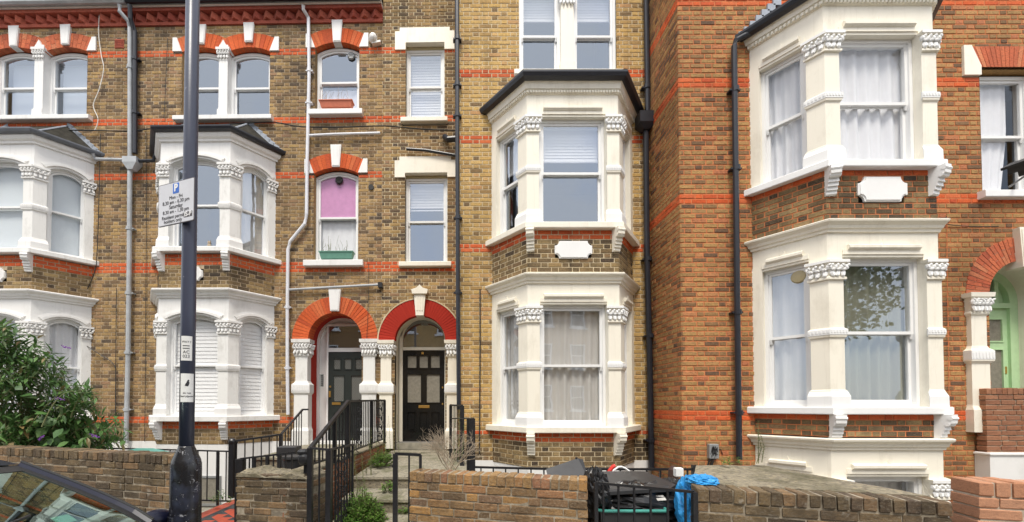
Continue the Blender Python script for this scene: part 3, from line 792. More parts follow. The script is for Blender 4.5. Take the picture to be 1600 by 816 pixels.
# ---------------------------------------------------------------- house A (far left)
hA = thing('terraced_house', FL @ Vector((-8.5, 0, 0)), 'brown brick terraced house at the far left with frosted bay windows above the bush', 'house')
wA = wall_obj(hA); bwA = Brickwork(hA, ['brick_brown', 'brick_redarch', 'brick_sooty'], 'mort_brown', wA)
hB = thing('terraced_house', FL @ Vector((-5, 0, 0)), 'brown brick terraced house behind the lamp post, its dark green door under an orange arch', 'house')
wB = wall_obj(hB); bwB = Brickwork(hB, ['brick_brown', 'brick_redarch', 'brick_sooty'], 'mort_brown', wB)
ZE = snap(Lp(400, 38)[1], ZOL)

# bays of A and B share one design
aL, bL, dL = .70, 1.27, .70
ucB = (loc(FL, 252, 225, -dL)[0] + loc(FL, 360, 225, -dL)[0]) / 2
ucA = loc(FL, 54, 225, -dL)[0] - aL
def zl(y, yo): return loc(FL, 310, y, yo)[1]
zs1 = zl(650, -.79); zh1 = zl(492, -.66); zc1 = zl(450, -.8); zs2 = zl(385, -.79); zh2 = zl(249, -.66); ze2 = zl(207, -.8)
def left_bay(house, uc, glass1, glass2, bw):
    B = Bay(house, FL, uc, aL, bL, dL, 'white', 'grime_white', 'white')
    B.band('bay_sill', [(.0, zs1 - .11), (.11, zs1 - .11), (.115, zs1 - .1), (.115, zs1 - .015), (.1, zs1)], 'grime_white')
    rise = .12
    wins = []
    for (z0, zh, zt, glass, capd) in ((zs1, zh1, zc1 - .16, glass1, 1), (zs2, zh2, ze2 - .12, glass2, 1)):
        zcap = zh - rise - .01
        B.piers(z0, zcap, waist=z0 + (zcap - z0) * .5); B.jambs(z0, zcap, capped=True)
        zfr = zh + .1
        B.heads(zh, zfr, rise, 'arched')
        B.band('frieze', [(0, zfr), (0, zt)], 'white')
        # masonry above piers up to the frieze
        for k in (0, 1):
            rows = [[(x, y, z) for x, y in B.corner(k, o, 0)] for o, z in ((-.1, zcap), (.003, zcap), (.003, zfr), (-.1, zfr))]
            mb = MB(); mb.sweep(rows, FL); mb.build('spandrel', 'white', house)
        for k in (0, 2):
            Fs, L = B.side[k]; mb = MB(); mb.box(-.02 if k == 0 else L - B.jw, B.jw if k == 0 else L + .02, .002, .2, zcap, zfr, Fs); mb.build('spandrel', 'white', house)
        for (Fs, u0, u1) in B.openings():
            wins.append((sash_window(house, Fs, u0, u1, z0, zh, y=.08, rise=rise, glass=glass, horns=True, fw=.04, sw=.035), Fs, u0, u1, z0, zh))
    B.band('bay_cornice', [(0, zc1 - .17), (.03, zc1 - .165), (.035, zc1 - .13), (.06, zc1 - .12), (.07, zc1 - .085), (.12, zc1 - .04), (.125, zc1 - .015), (.11, zc1)], 'white')
    B.band('bay_sill', [(.0, zs2 - .1), (.11, zs2 - .1), (.115, zs2 - .09), (.115, zs2 - .015), (.1, zs2)], 'grime_white')
    B.band('bay_cornice', [(0, ze2 - .13), (.03, ze2 - .125), (.035, ze2 - .09), (.07, ze2 - .06), (.09, ze2 - .01), (.09, ze2 + .03)], 'white')
    B.gutter(ze2 + .06, .085, 'darkgrey' if house is hA else 'blackpipe', r=.045)
    B.roof(ze2 + .05, ze2 + .72, .66)
    # brick panels
    for (z0, z1) in ((zc1, zs2 - .1), (ZW, zs1 - .11)):
        bd = [(z1 - .24 if z0 == zc1 else z1 - .17, z1)]
        holes = []
        for k in (0, 1, 2):
            Fs, L = B.side[k]
            hh = [h_rect(L / 2 - .19, L / 2 + .19, z1 - .57, z1 - .25)] if (k == 1 and z0 == zc1) else []
            bw.field(Fs, 0, L, z0, z1, hh, bd, zoff=ZOL, rowmat=2)
            if hh: cartouche(house, Fs, L / 2 - .17, L / 2 + .17, z1 - .54, z1 - .29, 'white')
    B.corbels(zs2 - .1, 'white'); B.corbels(zs1 - .11, 'white')
    B.band('basement_wall', [(-.01, -.7), (-.01, ZW)], 'white')
    return B, wins, [h_rect(uc - bL + .06, uc + bL - .06, -2, ze2 + .25)]
BA, winA, holeA = left_bay(hA, ucA, 'glass_low', 'glass_blind', bwA)
BB, winB, holeB = left_bay(hB, ucB, 'glass_blind', 'glass', bwB)

# upper windows of A
def top_pair(house, bw, specs, sillx, keys, rings, mat, mort, pillar_x):
    ws = [arched_window(house, bw, xl, xr, 74, 81, 180, rings=rings, mat=mat, springs=sp, mort=mort, key=kk, t=.31, n=11) for (xl, xr, sp), kk in zip(specs, keys)]
    a, b = ws[-2], ws[-1]
    # pillar between the two lights
    u0, u1 = a['u1'], b['u0']; um = (u0 + u1) / 2; zb, zt = a['zb'], a['zs'] + .02
    mb = MB(); mb.box(u0 - .005, u1 + .005, -.03, .24, zb, zt + .1, FL); mb.box(um - .11, um + .11, -.06, .2, zb, zb + .16, FL); mb.box(um - .095, um + .095, -.045, .2, zb + .16, zb + .2, FL)
    mb.box(um - .15, um + .15, -.075, .2, zt - .03, zt + .02, FL); mb.prism([(um - .1, zt + .02), (um + .1, zt + .02), (um, zt + .2)], -.05, .1, FL)
    mb.box(um - .1, um + .1, -.035, .2, zt - .24, zt - .22, FL); mb.box(um - .085, um + .085, -.02, .2, zt - .22, zt - .03, FL)
    p = mb.build('pier', 'white', house)
    mb = MB(); leaves_row(mb, FL, um - .12, um + .12, zt - .22, zt - .03, -.03); 
    mb.build('capital', 'white', p)
    us = Lp(sillx[0], 182, -.1)[0], Lp(sillx[1], 182, -.1)[0]
    sill(house, FL, us[0], us[1], a['zb'], .1)
    return ws, us
wsA, usA = top_pair(hA, bwA, [(-140, -85, (1, 0)), (-1, 57, (0, 0)), (79, 137, (0, 1))], (-10, 139), [(42, 73), (43, 75), (41, 72)], 2, 'brick_red', 'mort_light', None)
wsB, usB = top_pair(hB, bwB, [(291, 344, (1, 0)), (362, 422, (0, 1))], (270, 424), [(41, 71), (38, 68)], 1, 'brick_redarch', 'mort_arch', None)
w1 = arched_window(hB, bwB, 496, 561.5, 66, 75, 170, key=(34, 68), t=.31, n=13)
sill(hB, FL, Lp(482, 172, -.1)[0], Lp(566, 172, -.1)[0], w1['zb'], .12)
w2 = arched_window(hB, bwB, 494, 560, 262, 271, 406, key=(228, 262), t=.31, n=13, glass='glass_blind')
sill(hB, FL, Lp(474, 408, -.1)[0], Lp(567, 408, -.1)[0], w2['zb'], .13)
holesA = holeA + [d['hole'] for d in wsA] + sum([d['block'] for d in wsA], []) + [h_rect(wsA[1]['u1'] - .05, wsA[2]['u0'] + .05, wsA[1]['zb'] - .05, wsA[1]['zs'] + .2), h_rect(usA[0] + .02, usA[1] - .02, wsA[0]['zb'] - .09, wsA[0]['zb'])]
holesB = holeB + [d['hole'] for d in wsB + [w1, w2]] + sum([d['block'] for d in wsB + [w1, w2]], []) + [h_rect(wsB[0]['u1'] - .05, wsB[1]['u0'] + .05, wsB[0]['zb'] - .05, wsB[0]['zs'] + .2), h_rect(usB[0] + .02, usB[1] - .02, wsB[0]['zb'] - .09, wsB[0]['zb'])]

# ---- doorways on the left plane
def door_pilaster(house, F, u0, u1, z0, z1, mat, cap, y0=-.07, y1=.14, seed=0):
    um = (u0 + u1) / 2; hw = (u1 - u0) / 2; H = z1 - z0; mb = MB()
    prof = [(0, 1.12, -.03), (.16, 1.12, -.03), (.19, .98, 0), (.2, .96, 0), (.49, .96, 0), (.51, 1.22, -.03), (.585, 1.22, -.03), (.6, .96, 0), (.62, .8, .01), (.835, .8, .01), (.85, 1, -.01), (.86, 1, -.01), (.87, .9, 0), (.965, 1.0, -.02), (.97, 1.25, -.05), (1, 1.28, -.055)]
    for (a, b) in zip(prof, prof[1:]):
        if b[0] - a[0] < 1e-6: continue
        za, zb = z0 + a[0] * H, z0 + b[0] * H
        vs = []
        for q, z in ((a, za), (b, zb)): vs += [(um - hw * q[1], y0 + q[2], z), (um + hw * q[1], y0 + q[2], z), (um + hw * q[1], y1, z), (um - hw * q[1], y1, z)]
        mb.add(vs, [(0, 1, 5, 4), (1, 2, 6, 5), (2, 3, 7, 6), (3, 0, 4, 7), (4, 5, 6, 7), (3, 2, 1, 0)], 0, F)
    p = mb.build('pilaster', mat, house)
    mb = MB(); leaves_row(mb, F, um - hw * 1.0, um + hw * 1.0, z0 + .862 * H, z0 + .965 * H, y0 - .01, seed)
    Fs = F @ T((um + hw, 0, 0)) @ RZ(R(90)); leaves_row(mb, Fs, y0, y1, z0 + .862 * H, z0 + .965 * H, 0, seed + 3)
    mb.build('capital', cap, p)
    mb = MB(); mb.box(um - hw * 1.23, um + hw * 1.23, y0 - .034, y1, z0 + .52 * H, z0 + .583 * H, F)
    n = 7
    for i in range(n): mb.box(um - hw * 1.2 + 2.4 * hw * (i + .25) / n, um - hw * 1.2 + 2.4 * hw * (i + .75) / n, y0 - .04, y0 - .03, z0 + .53 * H, z0 + .57 * H, F)
    mb.build('pilaster_moulding', cap, p); return p
ZTH = .73
# door of B
ucd = (Lp(480.6, 520)[0] + Lp(566, 520)[0]) / 2; hwd = .577; zsp = Lp(523, 531)[1]
arch(hB, FL, ucd, hwd, zsp + hwd, hwd, .345, 34, 'brick_redarch', y1=.3)
keyblock(hB, FL, ucd + .01, Lp(523, 453)[1], Lp(523, 487)[1], wt=.26, out=.07)
door_hB = h_arch(ucd, hwd, 0, zsp + hwd, hwd, .345)
recB = .52
prof = open_pts(ucd, hwd, .5, zsp + hwd, hwd, 0, 20)
mb = MB(); mb.sleeve(prof[::-1], .14, recB, FL, closed=False); mb.build('porch_reveal', 'brick_crimson', hB)
mb = MB(); mb.prism(open_pts(ucd, hwd + .05, .5, zsp + hwd + .05, hwd + .05, 0, 20), recB + .05, recB + .1, FL)
mb.ring(open_pts(ucd, hwd, .5, zsp + hwd, hwd, 0, 20), open_pts(ucd, hwd - .06, .5, zsp + hwd - .06, hwd - .06, 0, 20), recB, recB + .06, FL)
mb.build('door_surround', 'white', hB)
dl, dr = loc(FL, 513, 600, recB)[0], ucd + hwd - .04; dt = loc(FL, 540, 550, recB)[1]; fb, ft = loc(FL, 540, 544, recB)[1], loc(FL, 540, 510, recB)[1]
mb = MB(); mb.box(dl - .035, dl, recB - .02, recB + .06, ZTH, ft + .05, FL); mb.box(dl - .0, dr, recB - .02, recB + .06, dt, fb, FL); mb.box(dl, dr, recB - .02, recB + .06, ft, ft + .05, FL); mb.build('door_frame', 'white_clean', hB)
mb = MB(); mb.box(dl + .005, dr, recB + .0, recB + .02, fb, ft, FL); mb.build('fanlight', 'glass', hB)
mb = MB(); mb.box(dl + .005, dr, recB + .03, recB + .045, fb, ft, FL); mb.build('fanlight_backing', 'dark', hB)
def door(house, F, u0, u1, z0, z1, y, mat, panes, panels, panemat, back=None, brass=None, lattice=False, label=None):
    mb = MB(); w, h = u1 - u0, z1 - z0
    mb.box(u0, u1, y + .02, y + .05, z0, z1, F)
    xs = sorted(set([0, 1] + [v for p in panes + panels for v in (p[0], p[1])]))
    # stiles and rails: fill everything that is not a pane or panel with a proud sheet, row by row
    zs = sorted(set([0, 1] + [v for p in panes + panels for v in (p[2], p[3])]))
    for a, b in zip(zs, zs[1:]):
        zm = (a + b) / 2; iv = free_iv(0, 1, [h_rect(p[0], p[1], p[2], p[3]) for p in panes + panels], zm)
        for p, q in iv:
            if q - p > 1e-4: mb.box(u0 + w * p, u0 + w * q, y, y + .022, z0 + h * a, z0 + h * b, F)
    d = mb.build('door', mat, house, label=label)
    for p in panes:
        mb = MB(); mb.box(u0 + w * p[0], u0 + w * p[1], y + .012, y + .017, z0 + h * p[2], z0 + h * p[3], F); mb.build('pane', panemat, d)
        mb = MB()
        a, b, c, e = u0 + w * p[0], u0 + w * p[1], z0 + h * p[2], z0 + h * p[3]
        mb.ring([(a - .008, c - .008), (a - .008, e + .008), (b + .008, e + .008), (b + .008, c - .008)], [(a + .014, c + .014), (a + .014, e - .014), (b - .014, e - .014), (b - .014, c + .014)], y - .012, y + .012, F)
        mb.build('pane_bead', mat, d)
        if lattice:
            mb = MB(); s = .042; k = -int((e - c) / s) - 1
            while a + k * s < b + (e - c):
                for dirn in (1, -1):
                    # line u = a + k*s + t, z = c + 1.6 t
                    pts = []
                    x0_ = a + k * s
                    for zz, uu in ((c, x0_), (e, x0_ + (e - c) / 1.6)):
                        pts.append((uu, zz))
                    (ua, za), (ub, zb) = pts
                    if ub <= a or ua >= b: continue
                    if ua < a: za = c + (a - ua) * 1.6; ua = a
                    if ub > b: zb = za + (b - ua) * 1.6; ub = b
                    if dirn < 0: ua, ub = a + b - ua, a + b - ub
                    mb.tube([F @ Vector((ua, y + .009, za)), F @ Vector((ub, y + .009, zb))], .0035, 4)
                k += 1
            mb.build('lattice', mat, d)
    for p in panels:
        a, b, c, e = u0 + w * p[0], u0 + w * p[1], z0 + h * p[2], z0 + h * p[3]
        mb = MB(); mb.ring([(a, c), (a, e), (b, e), (b, c)], [(a + .02, c + .02), (a + .02, e - .02), (b - .02, e - .02), (b - .02, c + .02)], y - .01, y + .02, F)
        mb.box(a + .05, b - .05, y + .002, y + .02, c + .05, e - .05, F); mb.build('door_panel', mat, d)
    for (nm, a, b, c, e, o) in (brass or []):
        mb = MB(); mb.box(u0 + w * a, u0 + w * b, y - o, y, z0 + h * c, z0 + h * e, F, bev=.003); mb.build(nm, 'brass', d)
    return d
dfull = dl + .86
door(hB, FL, dl + .004, dr, ZTH, dt, recB, 'door_green',
     [(.13, .33, .8, .93), (.42, .62, .8, .93), (.71, .91, .8, .93), (.13, .43, .44, .74), (.6, .93, .44, .74)], [(.13, .46, .08, .32), (.58, .92, .08, .32)], 'lattice_bg', lattice=True,
     brass=[('letter_plate', .1, .33, .405, .435, .01), ('handle', .02, .07, .49, .56, .03), ('lock', .03, .07, .60, .62, .012)])
door_pilaster(hB, FL, Lp(461, 600)[0], Lp(484, 600)[0], ZTH - .1, zsp, 'grime_white', 'white', seed=2)
door_pilaster(hB, FL, Lp(566, 600)[0], Lp(589, 600)[0], ZTH - .1, zsp, 'grime_white', 'white', seed=5)
# intercom on the white side wall of the porch
ic = W(502, 595, 8.95)
mb = MB(); mb.box(ic.x - .045, ic.x + .04, ic.y, ic.y + .03, ic.z - .13, ic.z + .14); mb.box(ic.x - .002, ic.x + .035, ic.y - .01, ic.y + .005, ic.z - .11, ic.z + .13, mat=1)
for i in range(5): mb.box(ic.x + .01, ic.x + .028, ic.y - .016, ic.y, ic.z - .09 + i * .04, ic.z - .07 + i * .04, mat=0)
mb.build('intercom', ['grey_metal', 'dark'], None, label_='small grey intercom panel with a column of buttons beside the dark green door', cat='intercom')

holesB.append(door_hB)
ZB1 = ZE
blo = snap(zs1 - .0, ZOL)
bwA.field(FL, -11.2, uAB, ZW, ZE, holesA, bandsL, zoff=ZOL)
bwB.field(FL, uAB, uBC, ZW, ZE, holesB, bandsL, zoff=ZOL)
for h, a, b, gm in ((hA, -11.2, uAB, 'greypipe'), (hB, uAB, uBC, 'blackpipe')):
    mb = MB(); mb.box(a, b, -.006, .2, -.7, ZW, FL); mb.build('basement_wall', 'white', h)
    eaves(h, FL, a + (0 if h is hA else .02), b - .005, ZE, gm)
    mb = MB(); mb.add([(a, -.3, ZE + .38), (b, -.3, ZE + .38), (b, 4.5, ZE + 3.2), (a, 4.5, ZE + 3.2), (a, 9, ZE + .38), (b, 9, ZE + .38)], [(0, 1, 2, 3), (3, 2, 5, 4)], 0, FL); 
    mb.prism([(0, 0), (0, 0), (0, 0)], 0, 0) if False else None
    mb.build('roof', 'slate', h)
    mb = MB(); mb.box(a, b, 2.8, 3.0, -.7, ZE + .4, FL); mb.build('rear_wall', 'brick_brown', h)
    lining(h, FL, a + .01, b - .01, -.6, ZE + .3, 2.6, (ZTH - .2, zs2 - .9, zl(180, 0) - .9))
bwA.done(); bwB.done()
# low planted window-box items and vents
# air brick on A near the downpipe
av = Lp(187, 69)
mb = MB(); mb.box(av[0] - .1, av[0] + .1, -.012, .02, av[1] - .1, av[1] + .1, FL)
for i in range(7): mb.box(av[0] - .09, av[0] + .09, -.02, -.01, av[1] - .085 + i * .026, av[1] - .072 + i * .026, FL)
mb.build('air_brick', 'brick_eaves', hA)
# chimney stack of A/B above the eaves
cs0, cs1 = Lp(206, 5)[0], Lp(362, 5)[0]
mb = MB(); mb.box(cs0 + .4, cs1 + 1.5, 2.2, 3.2, ZE + 1.2, ZE + 4.6, FL); mb.box(cs0 + .35, cs1 + 1.55, 2.15, 3.25, ZE + 4.6, ZE + 4.8, FL); mb.build('chimney', 'brick_yellow', hB)

# ---------------------------------------------------------------- house C: set-back entrance strip on the left plane and the forward bay wall
hC = thing('terraced_house', (1.2, D_M, 0), 'yellow brick terraced house with cream bay and black front door under a crimson arch', 'house')
wC = wall_obj(hC); bwC = Brickwork(hC, ['brick_yellow', 'brick_redarch', 'brick_sooty'], 'mort_cream', wC)
wC2 = wall_obj(hC); bwC2 = Brickwork(hC, ['brick_brown', 'brick_redarch'], 'mort_cream', wC2)
def flat_window(house, xl, xr, yt, yb, lint, sl, F, fn, matl='cream', rec=.12, glass='glass', camber=.03):
    u0, u1 = fn(xl, yt)[0], fn(xr, yt)[0]; zt, zb = fn(xl, yt)[1], fn(xl, yb, -.08)[1]; uc = (u0 + u1) / 2
    wd = sash_window(house, F, u0, u1, zb, zt - .05, y=rec, glass=glass)
    mb = MB(); mb.sleeve([(u0 - .002, zb), (u0 - .002, zt + .002), (u1 + .002, zt + .002), (u1 + .002, zb)][::-1], .102, rec + .02, F); mb.box(u0, u1, rec - .02, rec + .1, zt - .052, zt - .003, F); mb.build('reveal', 'khaki', house)
    a, b = fn(lint[0], lint[2])[0], fn(lint[1], lint[2])[0]; z1 = fn(lint[0], lint[2])[1]; z0 = fn(lint[0], lint[3])[1]
    mb = MB(); mb.prism([(a, z0), (u0, z0), (u0, zt), (u1, zt), (u1, z0), (b, z0), (b, z1 - .08), (b - .1, z1 - .08), (b - .1, z1), (a + .1, z1), (a + .1, z1 - .08), (a, z1 - .08)][::1], -.025, .1, F)
    mb.build('lintel', matl, house)
    sill(house, F, fn(sl[0], yb, -.08)[0], fn(sl[1], yb, -.08)[0], zb, .1, .1, matl)
    return dict(u0=u0, u1=u1, z0=zb, z1=zt, hole=h_rect(u0, u1, zb - .1, zt), lh=h_rect(a, b, z0, z1 - .08), lh2=h_rect(a + .1, b - .1, z0, z1), sh=h_rect(fn(sl[0], yb, -.08)[0] + .03, fn(sl[1], yb, -.08)[0] - .03, zb - .1, zb))
c1 = flat_window(hC, 634, 694.5, 68, 183, (617.5, 710, 45, 79), (626, 699), FL, Lp)
c2 = flat_window(hC, 633, 699, 271, 409, (617, 712, 246, 278), (623, 705), FL, Lp)
uce = Lp(656.3, 530)[0]; hwe = .536; zspC = Lp(656, 532.5)[1]
arch(hC, FL, uce, hwe, zspC + hwe, hwe, .355, 40, 'brick_crimson', y1=.16, mort='brick_crimson', y0=-.012)
mb = MB(); mb.ring(open_pts(uce, hwe + .375, zspC, zspC + hwe + .375, hwe + .375, 0, 24)[1:-1], open_pts(uce, hwe + .35, zspC, zspC + hwe + .35, hwe + .35, 0, 24)[1:-1], -.02, .02, FL, closed=False)
mb.build('arch_edging', 'mort_cream', hC)
mb = MB(); wt = .235; zt, zb = Lp(656, 461)[1], Lp(656, 494)[1]; u = uce
mb.prism([(u - wt * .36, zb), (u + wt * .36, zb), (u + wt * .52, zt), (u - wt * .52, zt)], -.08, .14, FL)
mb.prism([(u - wt * .66, zt), (u + wt * .66, zt), (u + wt * .74, zt + .09), (u + wt * .3, zt + .12), (u, zt + .19), (u - wt * .3, zt + .12), (u - wt * .74, zt + .09)], -.12, .02, FL)
for s in (-.22, 0, .22): mb.box(u + s * wt - .014, u + s * wt + .014, -.092, -.07, zb + .1, zt - .05, FL)
mb.build('keystone', 'cream', hC)
recC = .48
mb = MB(); mb.sleeve(open_pts(uce, hwe, .5, zspC + hwe, hwe, 0, 20)[::-1], .155, recC, FL, closed=False); mb.build('porch_reveal', 'cream', hC)
ucf = loc(FL, 662, 600, recC)[0]; hf = (loc(FL, 695, 540, recC)[0] - loc(FL, 629.5, 540, recC)[0]) / 2
zd = loc(FL, 660, 547.5, recC)[1]; zf0 = loc(FL, 660, 543, recC)[1]; zft = loc(FL, 660, 499, recC)[1]
mb = MB(); mb.prism(open_pts(uce, hwe + .05, .5, zspC + hwe + .05, hwe + .05, 0, 20), recC + .06, recC + .1, FL)
mb.box(ucf - hf - .07, ucf - hf, recC - .02, recC + .07, ZTH, zf0 + .25, FL); mb.box(ucf + hf, ucf + hf + .07, recC - .02, recC + .07, ZTH, zf0 + .25, FL)
mb.box(ucf - hf, ucf + hf, recC - .03, recC + .07, zd, zf0, FL)
rf = zft - zf0
mb.ring(open_pts(ucf, hf + .02, zf0 + .02, zft + .05, min(hf, rf - .03), 0, 20)[1:-1], open_pts(ucf, hf - .005, zf0 + .02, zft, min(hf, rf - .03) - .005, 0, 20)[1:-1], recC - .02, recC + .07, FL, closed=False)
mb.build('door_frame', 'cream', hC)
mb = MB(); mb.prism(open_pts(ucf, hf - .005, zf0, zft, min(hf, rf) - .04, 0, 20), recC + .01, recC + .015, FL); mb.build('fanlight', 'glass', hC)
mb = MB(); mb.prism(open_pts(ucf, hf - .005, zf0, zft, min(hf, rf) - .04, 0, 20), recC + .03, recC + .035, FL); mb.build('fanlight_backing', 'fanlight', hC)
door(hC, FL, ucf - hf + .005, ucf + hf - .005, ZTH, zd, recC, 'door_black',
     [(.1, .34, .8, .945), (.385, .615, .8, .945), (.66, .9, .8, .945), (.1, .45, .42, .74), (.56, .9, .42, .74)],
     [(.09, .33, .11, .33), (.385, .615, .11, .33), (.67, .91, .11, .33)], 'obscure',
     brass=[('letter_plate', .38, .64, .365, .395, .012), ('lock', .94, .97, .58, .6, .01), ('lock', .94, .97, .4, .42, .01), ('knocker', .45, .5, .955, .98, .02)])
mb = MB(); mb.box(ucf - .55, ucf + .55, .1, recC + .02, ZTH - .14, ZTH - .002, FL); mb.build('doorstep', 'concrete', hC)
door_pilaster(hC, FL, Lp(593.5, 600)[0], Lp(614, 600)[0], ZTH - .1, zspC, 'cream', 'white_clean', seed=7)
door_pilaster(hC, FL, Lp(697.5, 600)[0], Lp(722, 600)[0], ZTH - .1, zspC, 'cream', 'white_clean', seed=9)
bandC = [b for b in bandsL[:2]] + [bandsL[3]]
bwC2.field(FL, uBC, .9, ZTH - .3, 12.2, [c1['hole'], c1['lh'], c1['lh2'], c2['hole'], c2['lh'], c2['lh2'], c1['sh'], c2['sh'], h_arch(uce, hwe, 0, zspC + hwe, hwe, .355)], [(bandsL[0][0], bandsL[0][1] - CH * 0), bandsL[1], bandsL[3]], zoff=ZOL)

# forward wall of C
ZOM = .045
uM0, uM1 = -.07, 3.345
zc_ = lambda y, yo: loc(FM, 890, y, yo)[1]
aM, bM, dM, ucM = .735, 1.25, .69, 1.806
BC = Bay(hC, FM, ucM, aM, bM, dM, 'cream', 'cream', 'white_clean')
def flat_bay(B, F, house, levels, glass, style='flat'):
    wins = []
    for (z0, zcap, zhead, zfr, gl) in levels:
        B.piers(z0, zcap); B.jambs(z0, zfr)
        B.heads(zhead, zfr, 0, 'flat')
        for k in (0, 1):
            rows = [[(x, y, z) for x, y in B.corner(k, o, 0)] for o, z in ((-.1, zcap), (.0, zcap), (.0, zfr), (-.1, zfr))]
            if zfr - zcap > .01: mb = MB(); mb.sweep(rows, F); mb.build('spandrel', B.paint, house)
        for (Fs, u0, u1) in B.openings():
            wins.append((sash_window(house, Fs, u0, u1, z0, zhead, y=.08, glass=gl, fw=.045, sw=.04), Fs, u0, u1, z0, zhead))
    return wins
q_s1 = zc_(667, -.78); q_c1 = zc_(424.7, -.8); q_s2 = zc_(346, -.78); q_e = zc_(124, -.8)
lv1 = (q_s1, zc_(478, -.74), zc_(477, -.62), zc_(470, -.69) + .02, 'glass_mid')
lv2 = (q_s2, zc_(180, -.74), zc_(187, -.62), zc_(176, -.69) + .02, 'glass')
winC = flat_bay(BC, FM, hC, [lv1, lv2], None)
BC.band('bay_sill', [(0, q_s1 - .1), (.09, q_s1 - .1), (.095, q_s1 - .09), (.095, q_s1 - .012), (.08, q_s1)], 'cream')
BC.band('frieze', [(0, lv1[3]), (0, q_c1 - .15)], 'cream')
BC.band('bay_cornice', [(0, q_c1 - .16), (.025, q_c1 - .155), (.03, q_c1 - .12), (.05, q_c1 - .11), (.06, q_c1 - .075), (.1, q_c1 - .035), (.105, q_c1 - .012), (.09, q_c1)], 'cream')
BC.band('bay_sill', [(0, q_s2 - .1), (.09, q_s2 - .1), (.095, q_s2 - .09), (.095, q_s2 - .012), (.08, q_s2)], 'cream')
BC.band('frieze', [(0, lv2[3]), (0, q_e - .16)], 'cream')
BC.band('bay_cornice', [(0, q_e - .17), (.02, q_e - .165), (.02, q_e - .11), (.05, q_e - .1), (.06, q_e - .03), (.08, q_e)], 'cream')
BC.dentils(q_e - .155, q_e - .12, .028)
BC.gutter(q_e + .05, .07, 'blackpipe')
BC.roof(q_e + .06, q_e + .5, .5, 'lead')
for (z0, z1) in ((q_c1, q_s2 - .1), (zc_(731, -.69), q_s1 - .1)):
    for k in (0, 1, 2):
        Fs, L = BC.side[k]; hh = []
        if k == 1 and z1 > 3:
            hh = [h_rect(L / 2 - .29, L / 2 + .29, z1 - .46, z1 - .19)]; cartouche(hC, Fs, L / 2 - .28, L / 2 + .28, z1 - .45, z1 - .2)
        bwC.field(Fs, 0, L, z0, z1, hh, [(z1 - .16, z1)], zoff=z1 - 40 * CH, rowmat=2)
BC.corbels(q_s2 - .1, 'cream'); BC.corbels(q_s1 - .1, 'cream')
zWC = zc_(731, -.69)
BC.band('basement_wall', [(-.01, -.7), (-.01, zWC)], 'white')
# paired top windows of C
tz0 = Mp(888, 111)[1]; tu0, tu1 = Mp(811, 60)[0], Mp(963.5, 60)[0]; tm0, tm1 = Mp(876, 60)[0], Mp(896, 60)[0]
tz1 = tz0 + 1.62
for (a, b) in ((tu0, tm0), (tm1, tu1)):
    sash_window(hC, FM, a, b, tz0, tz1, y=.05, mid=Mp(850, 58, .08)[1], fw=.05)
mb = MB(); mb.box(tm0, tm1, -.02, .2, tz0, tz1, FM); mb.box(tm0 - .02, tm1 + .02, -.05, .1, tz0, tz0 + .13, FM); mb.box(tm0 - .05, tm1 + .05, -.06, .1, Mp(888, 2)[1] + .15, Mp(888, 2)[1] + .2, FM); pr = mb.build('pier', 'cream', hC)
mb = MB(); leaves_row(mb, FM, tm0 - .03, tm1 + .03, Mp(888, 10)[1], Mp(888, 10)[1] + .22, -.02); mb.build('capital', 'white_clean', pr)
mb = MB(); mb.box(tu0 - .1, tu1 + .1, -.03, .1, tz1, tz1 + .3, FM); mb.build('lintel', 'cream', hC)
sill(hC, FM, Mp(803, 112)[0], Mp(971, 112)[0], tz0, .1, .06, 'cream')
bandsM = [bandpx(Mp, 760, 105, 118, ZOM), bandpx(Mp, 730, 210, 223, ZOM), bandpx(Mp, 740, 384, 397, ZOM), bandpx(Mp, 740, 672, 680, ZOM)]
holesM = [h_rect(ucM - bM + .05, ucM + bM - .05, -2, q_e + .15), h_rect(tu0, tu1, tz0 - .1, tz1 + .3)]
bwC.field(FM, uM0, uM1, snap(zWC, ZOM), 10.8, holesM, bandsM, zoff=ZOM, prio=1)
Fret = FM @ T((uM0, 1.6, 0)) @ RZ(R(-90)); bwC.field(Fret, 0.17, 1.6, ZTH - .3, 10.8, [], bandsM, zoff=ZOM, prio=.01)
mb = MB(); mb.box(uM0, uM1, -.006, .2, -.7, snap(zWC, ZOM), FM); mb.build('basement_wall', 'white', hC)
mb = MB(); mb.box(uM0 - .08, uM1, -.08, 6, 10.8, 10.95, FM); mb.box(uBC, .3, -.08, 6, 12.2, 12.3, FL); mb.build('parapet_coping', 'concrete', hC)
mb = MB(); mb.box(uM0, uM1, 2.8, 3, -.7, 10.8, FM); mb.box(uBC, .9, 2.8, 3, -.7, 12.2, FL); mb.build('rear_wall', 'brick_brown', hC)
lining(hC, FM, uM0 + .02, uM1 - .02, -.6, 10.7, 2.6, (q_s1 - .9, q_s2 - .9, tz0 - .9))
lining(hC, FL, uBC + .02, .8, -.6, 12, 2.6, (ZTH - .2, 3.7, 6.6, 9.8))
bwC.done(240); bwC2.done(60)

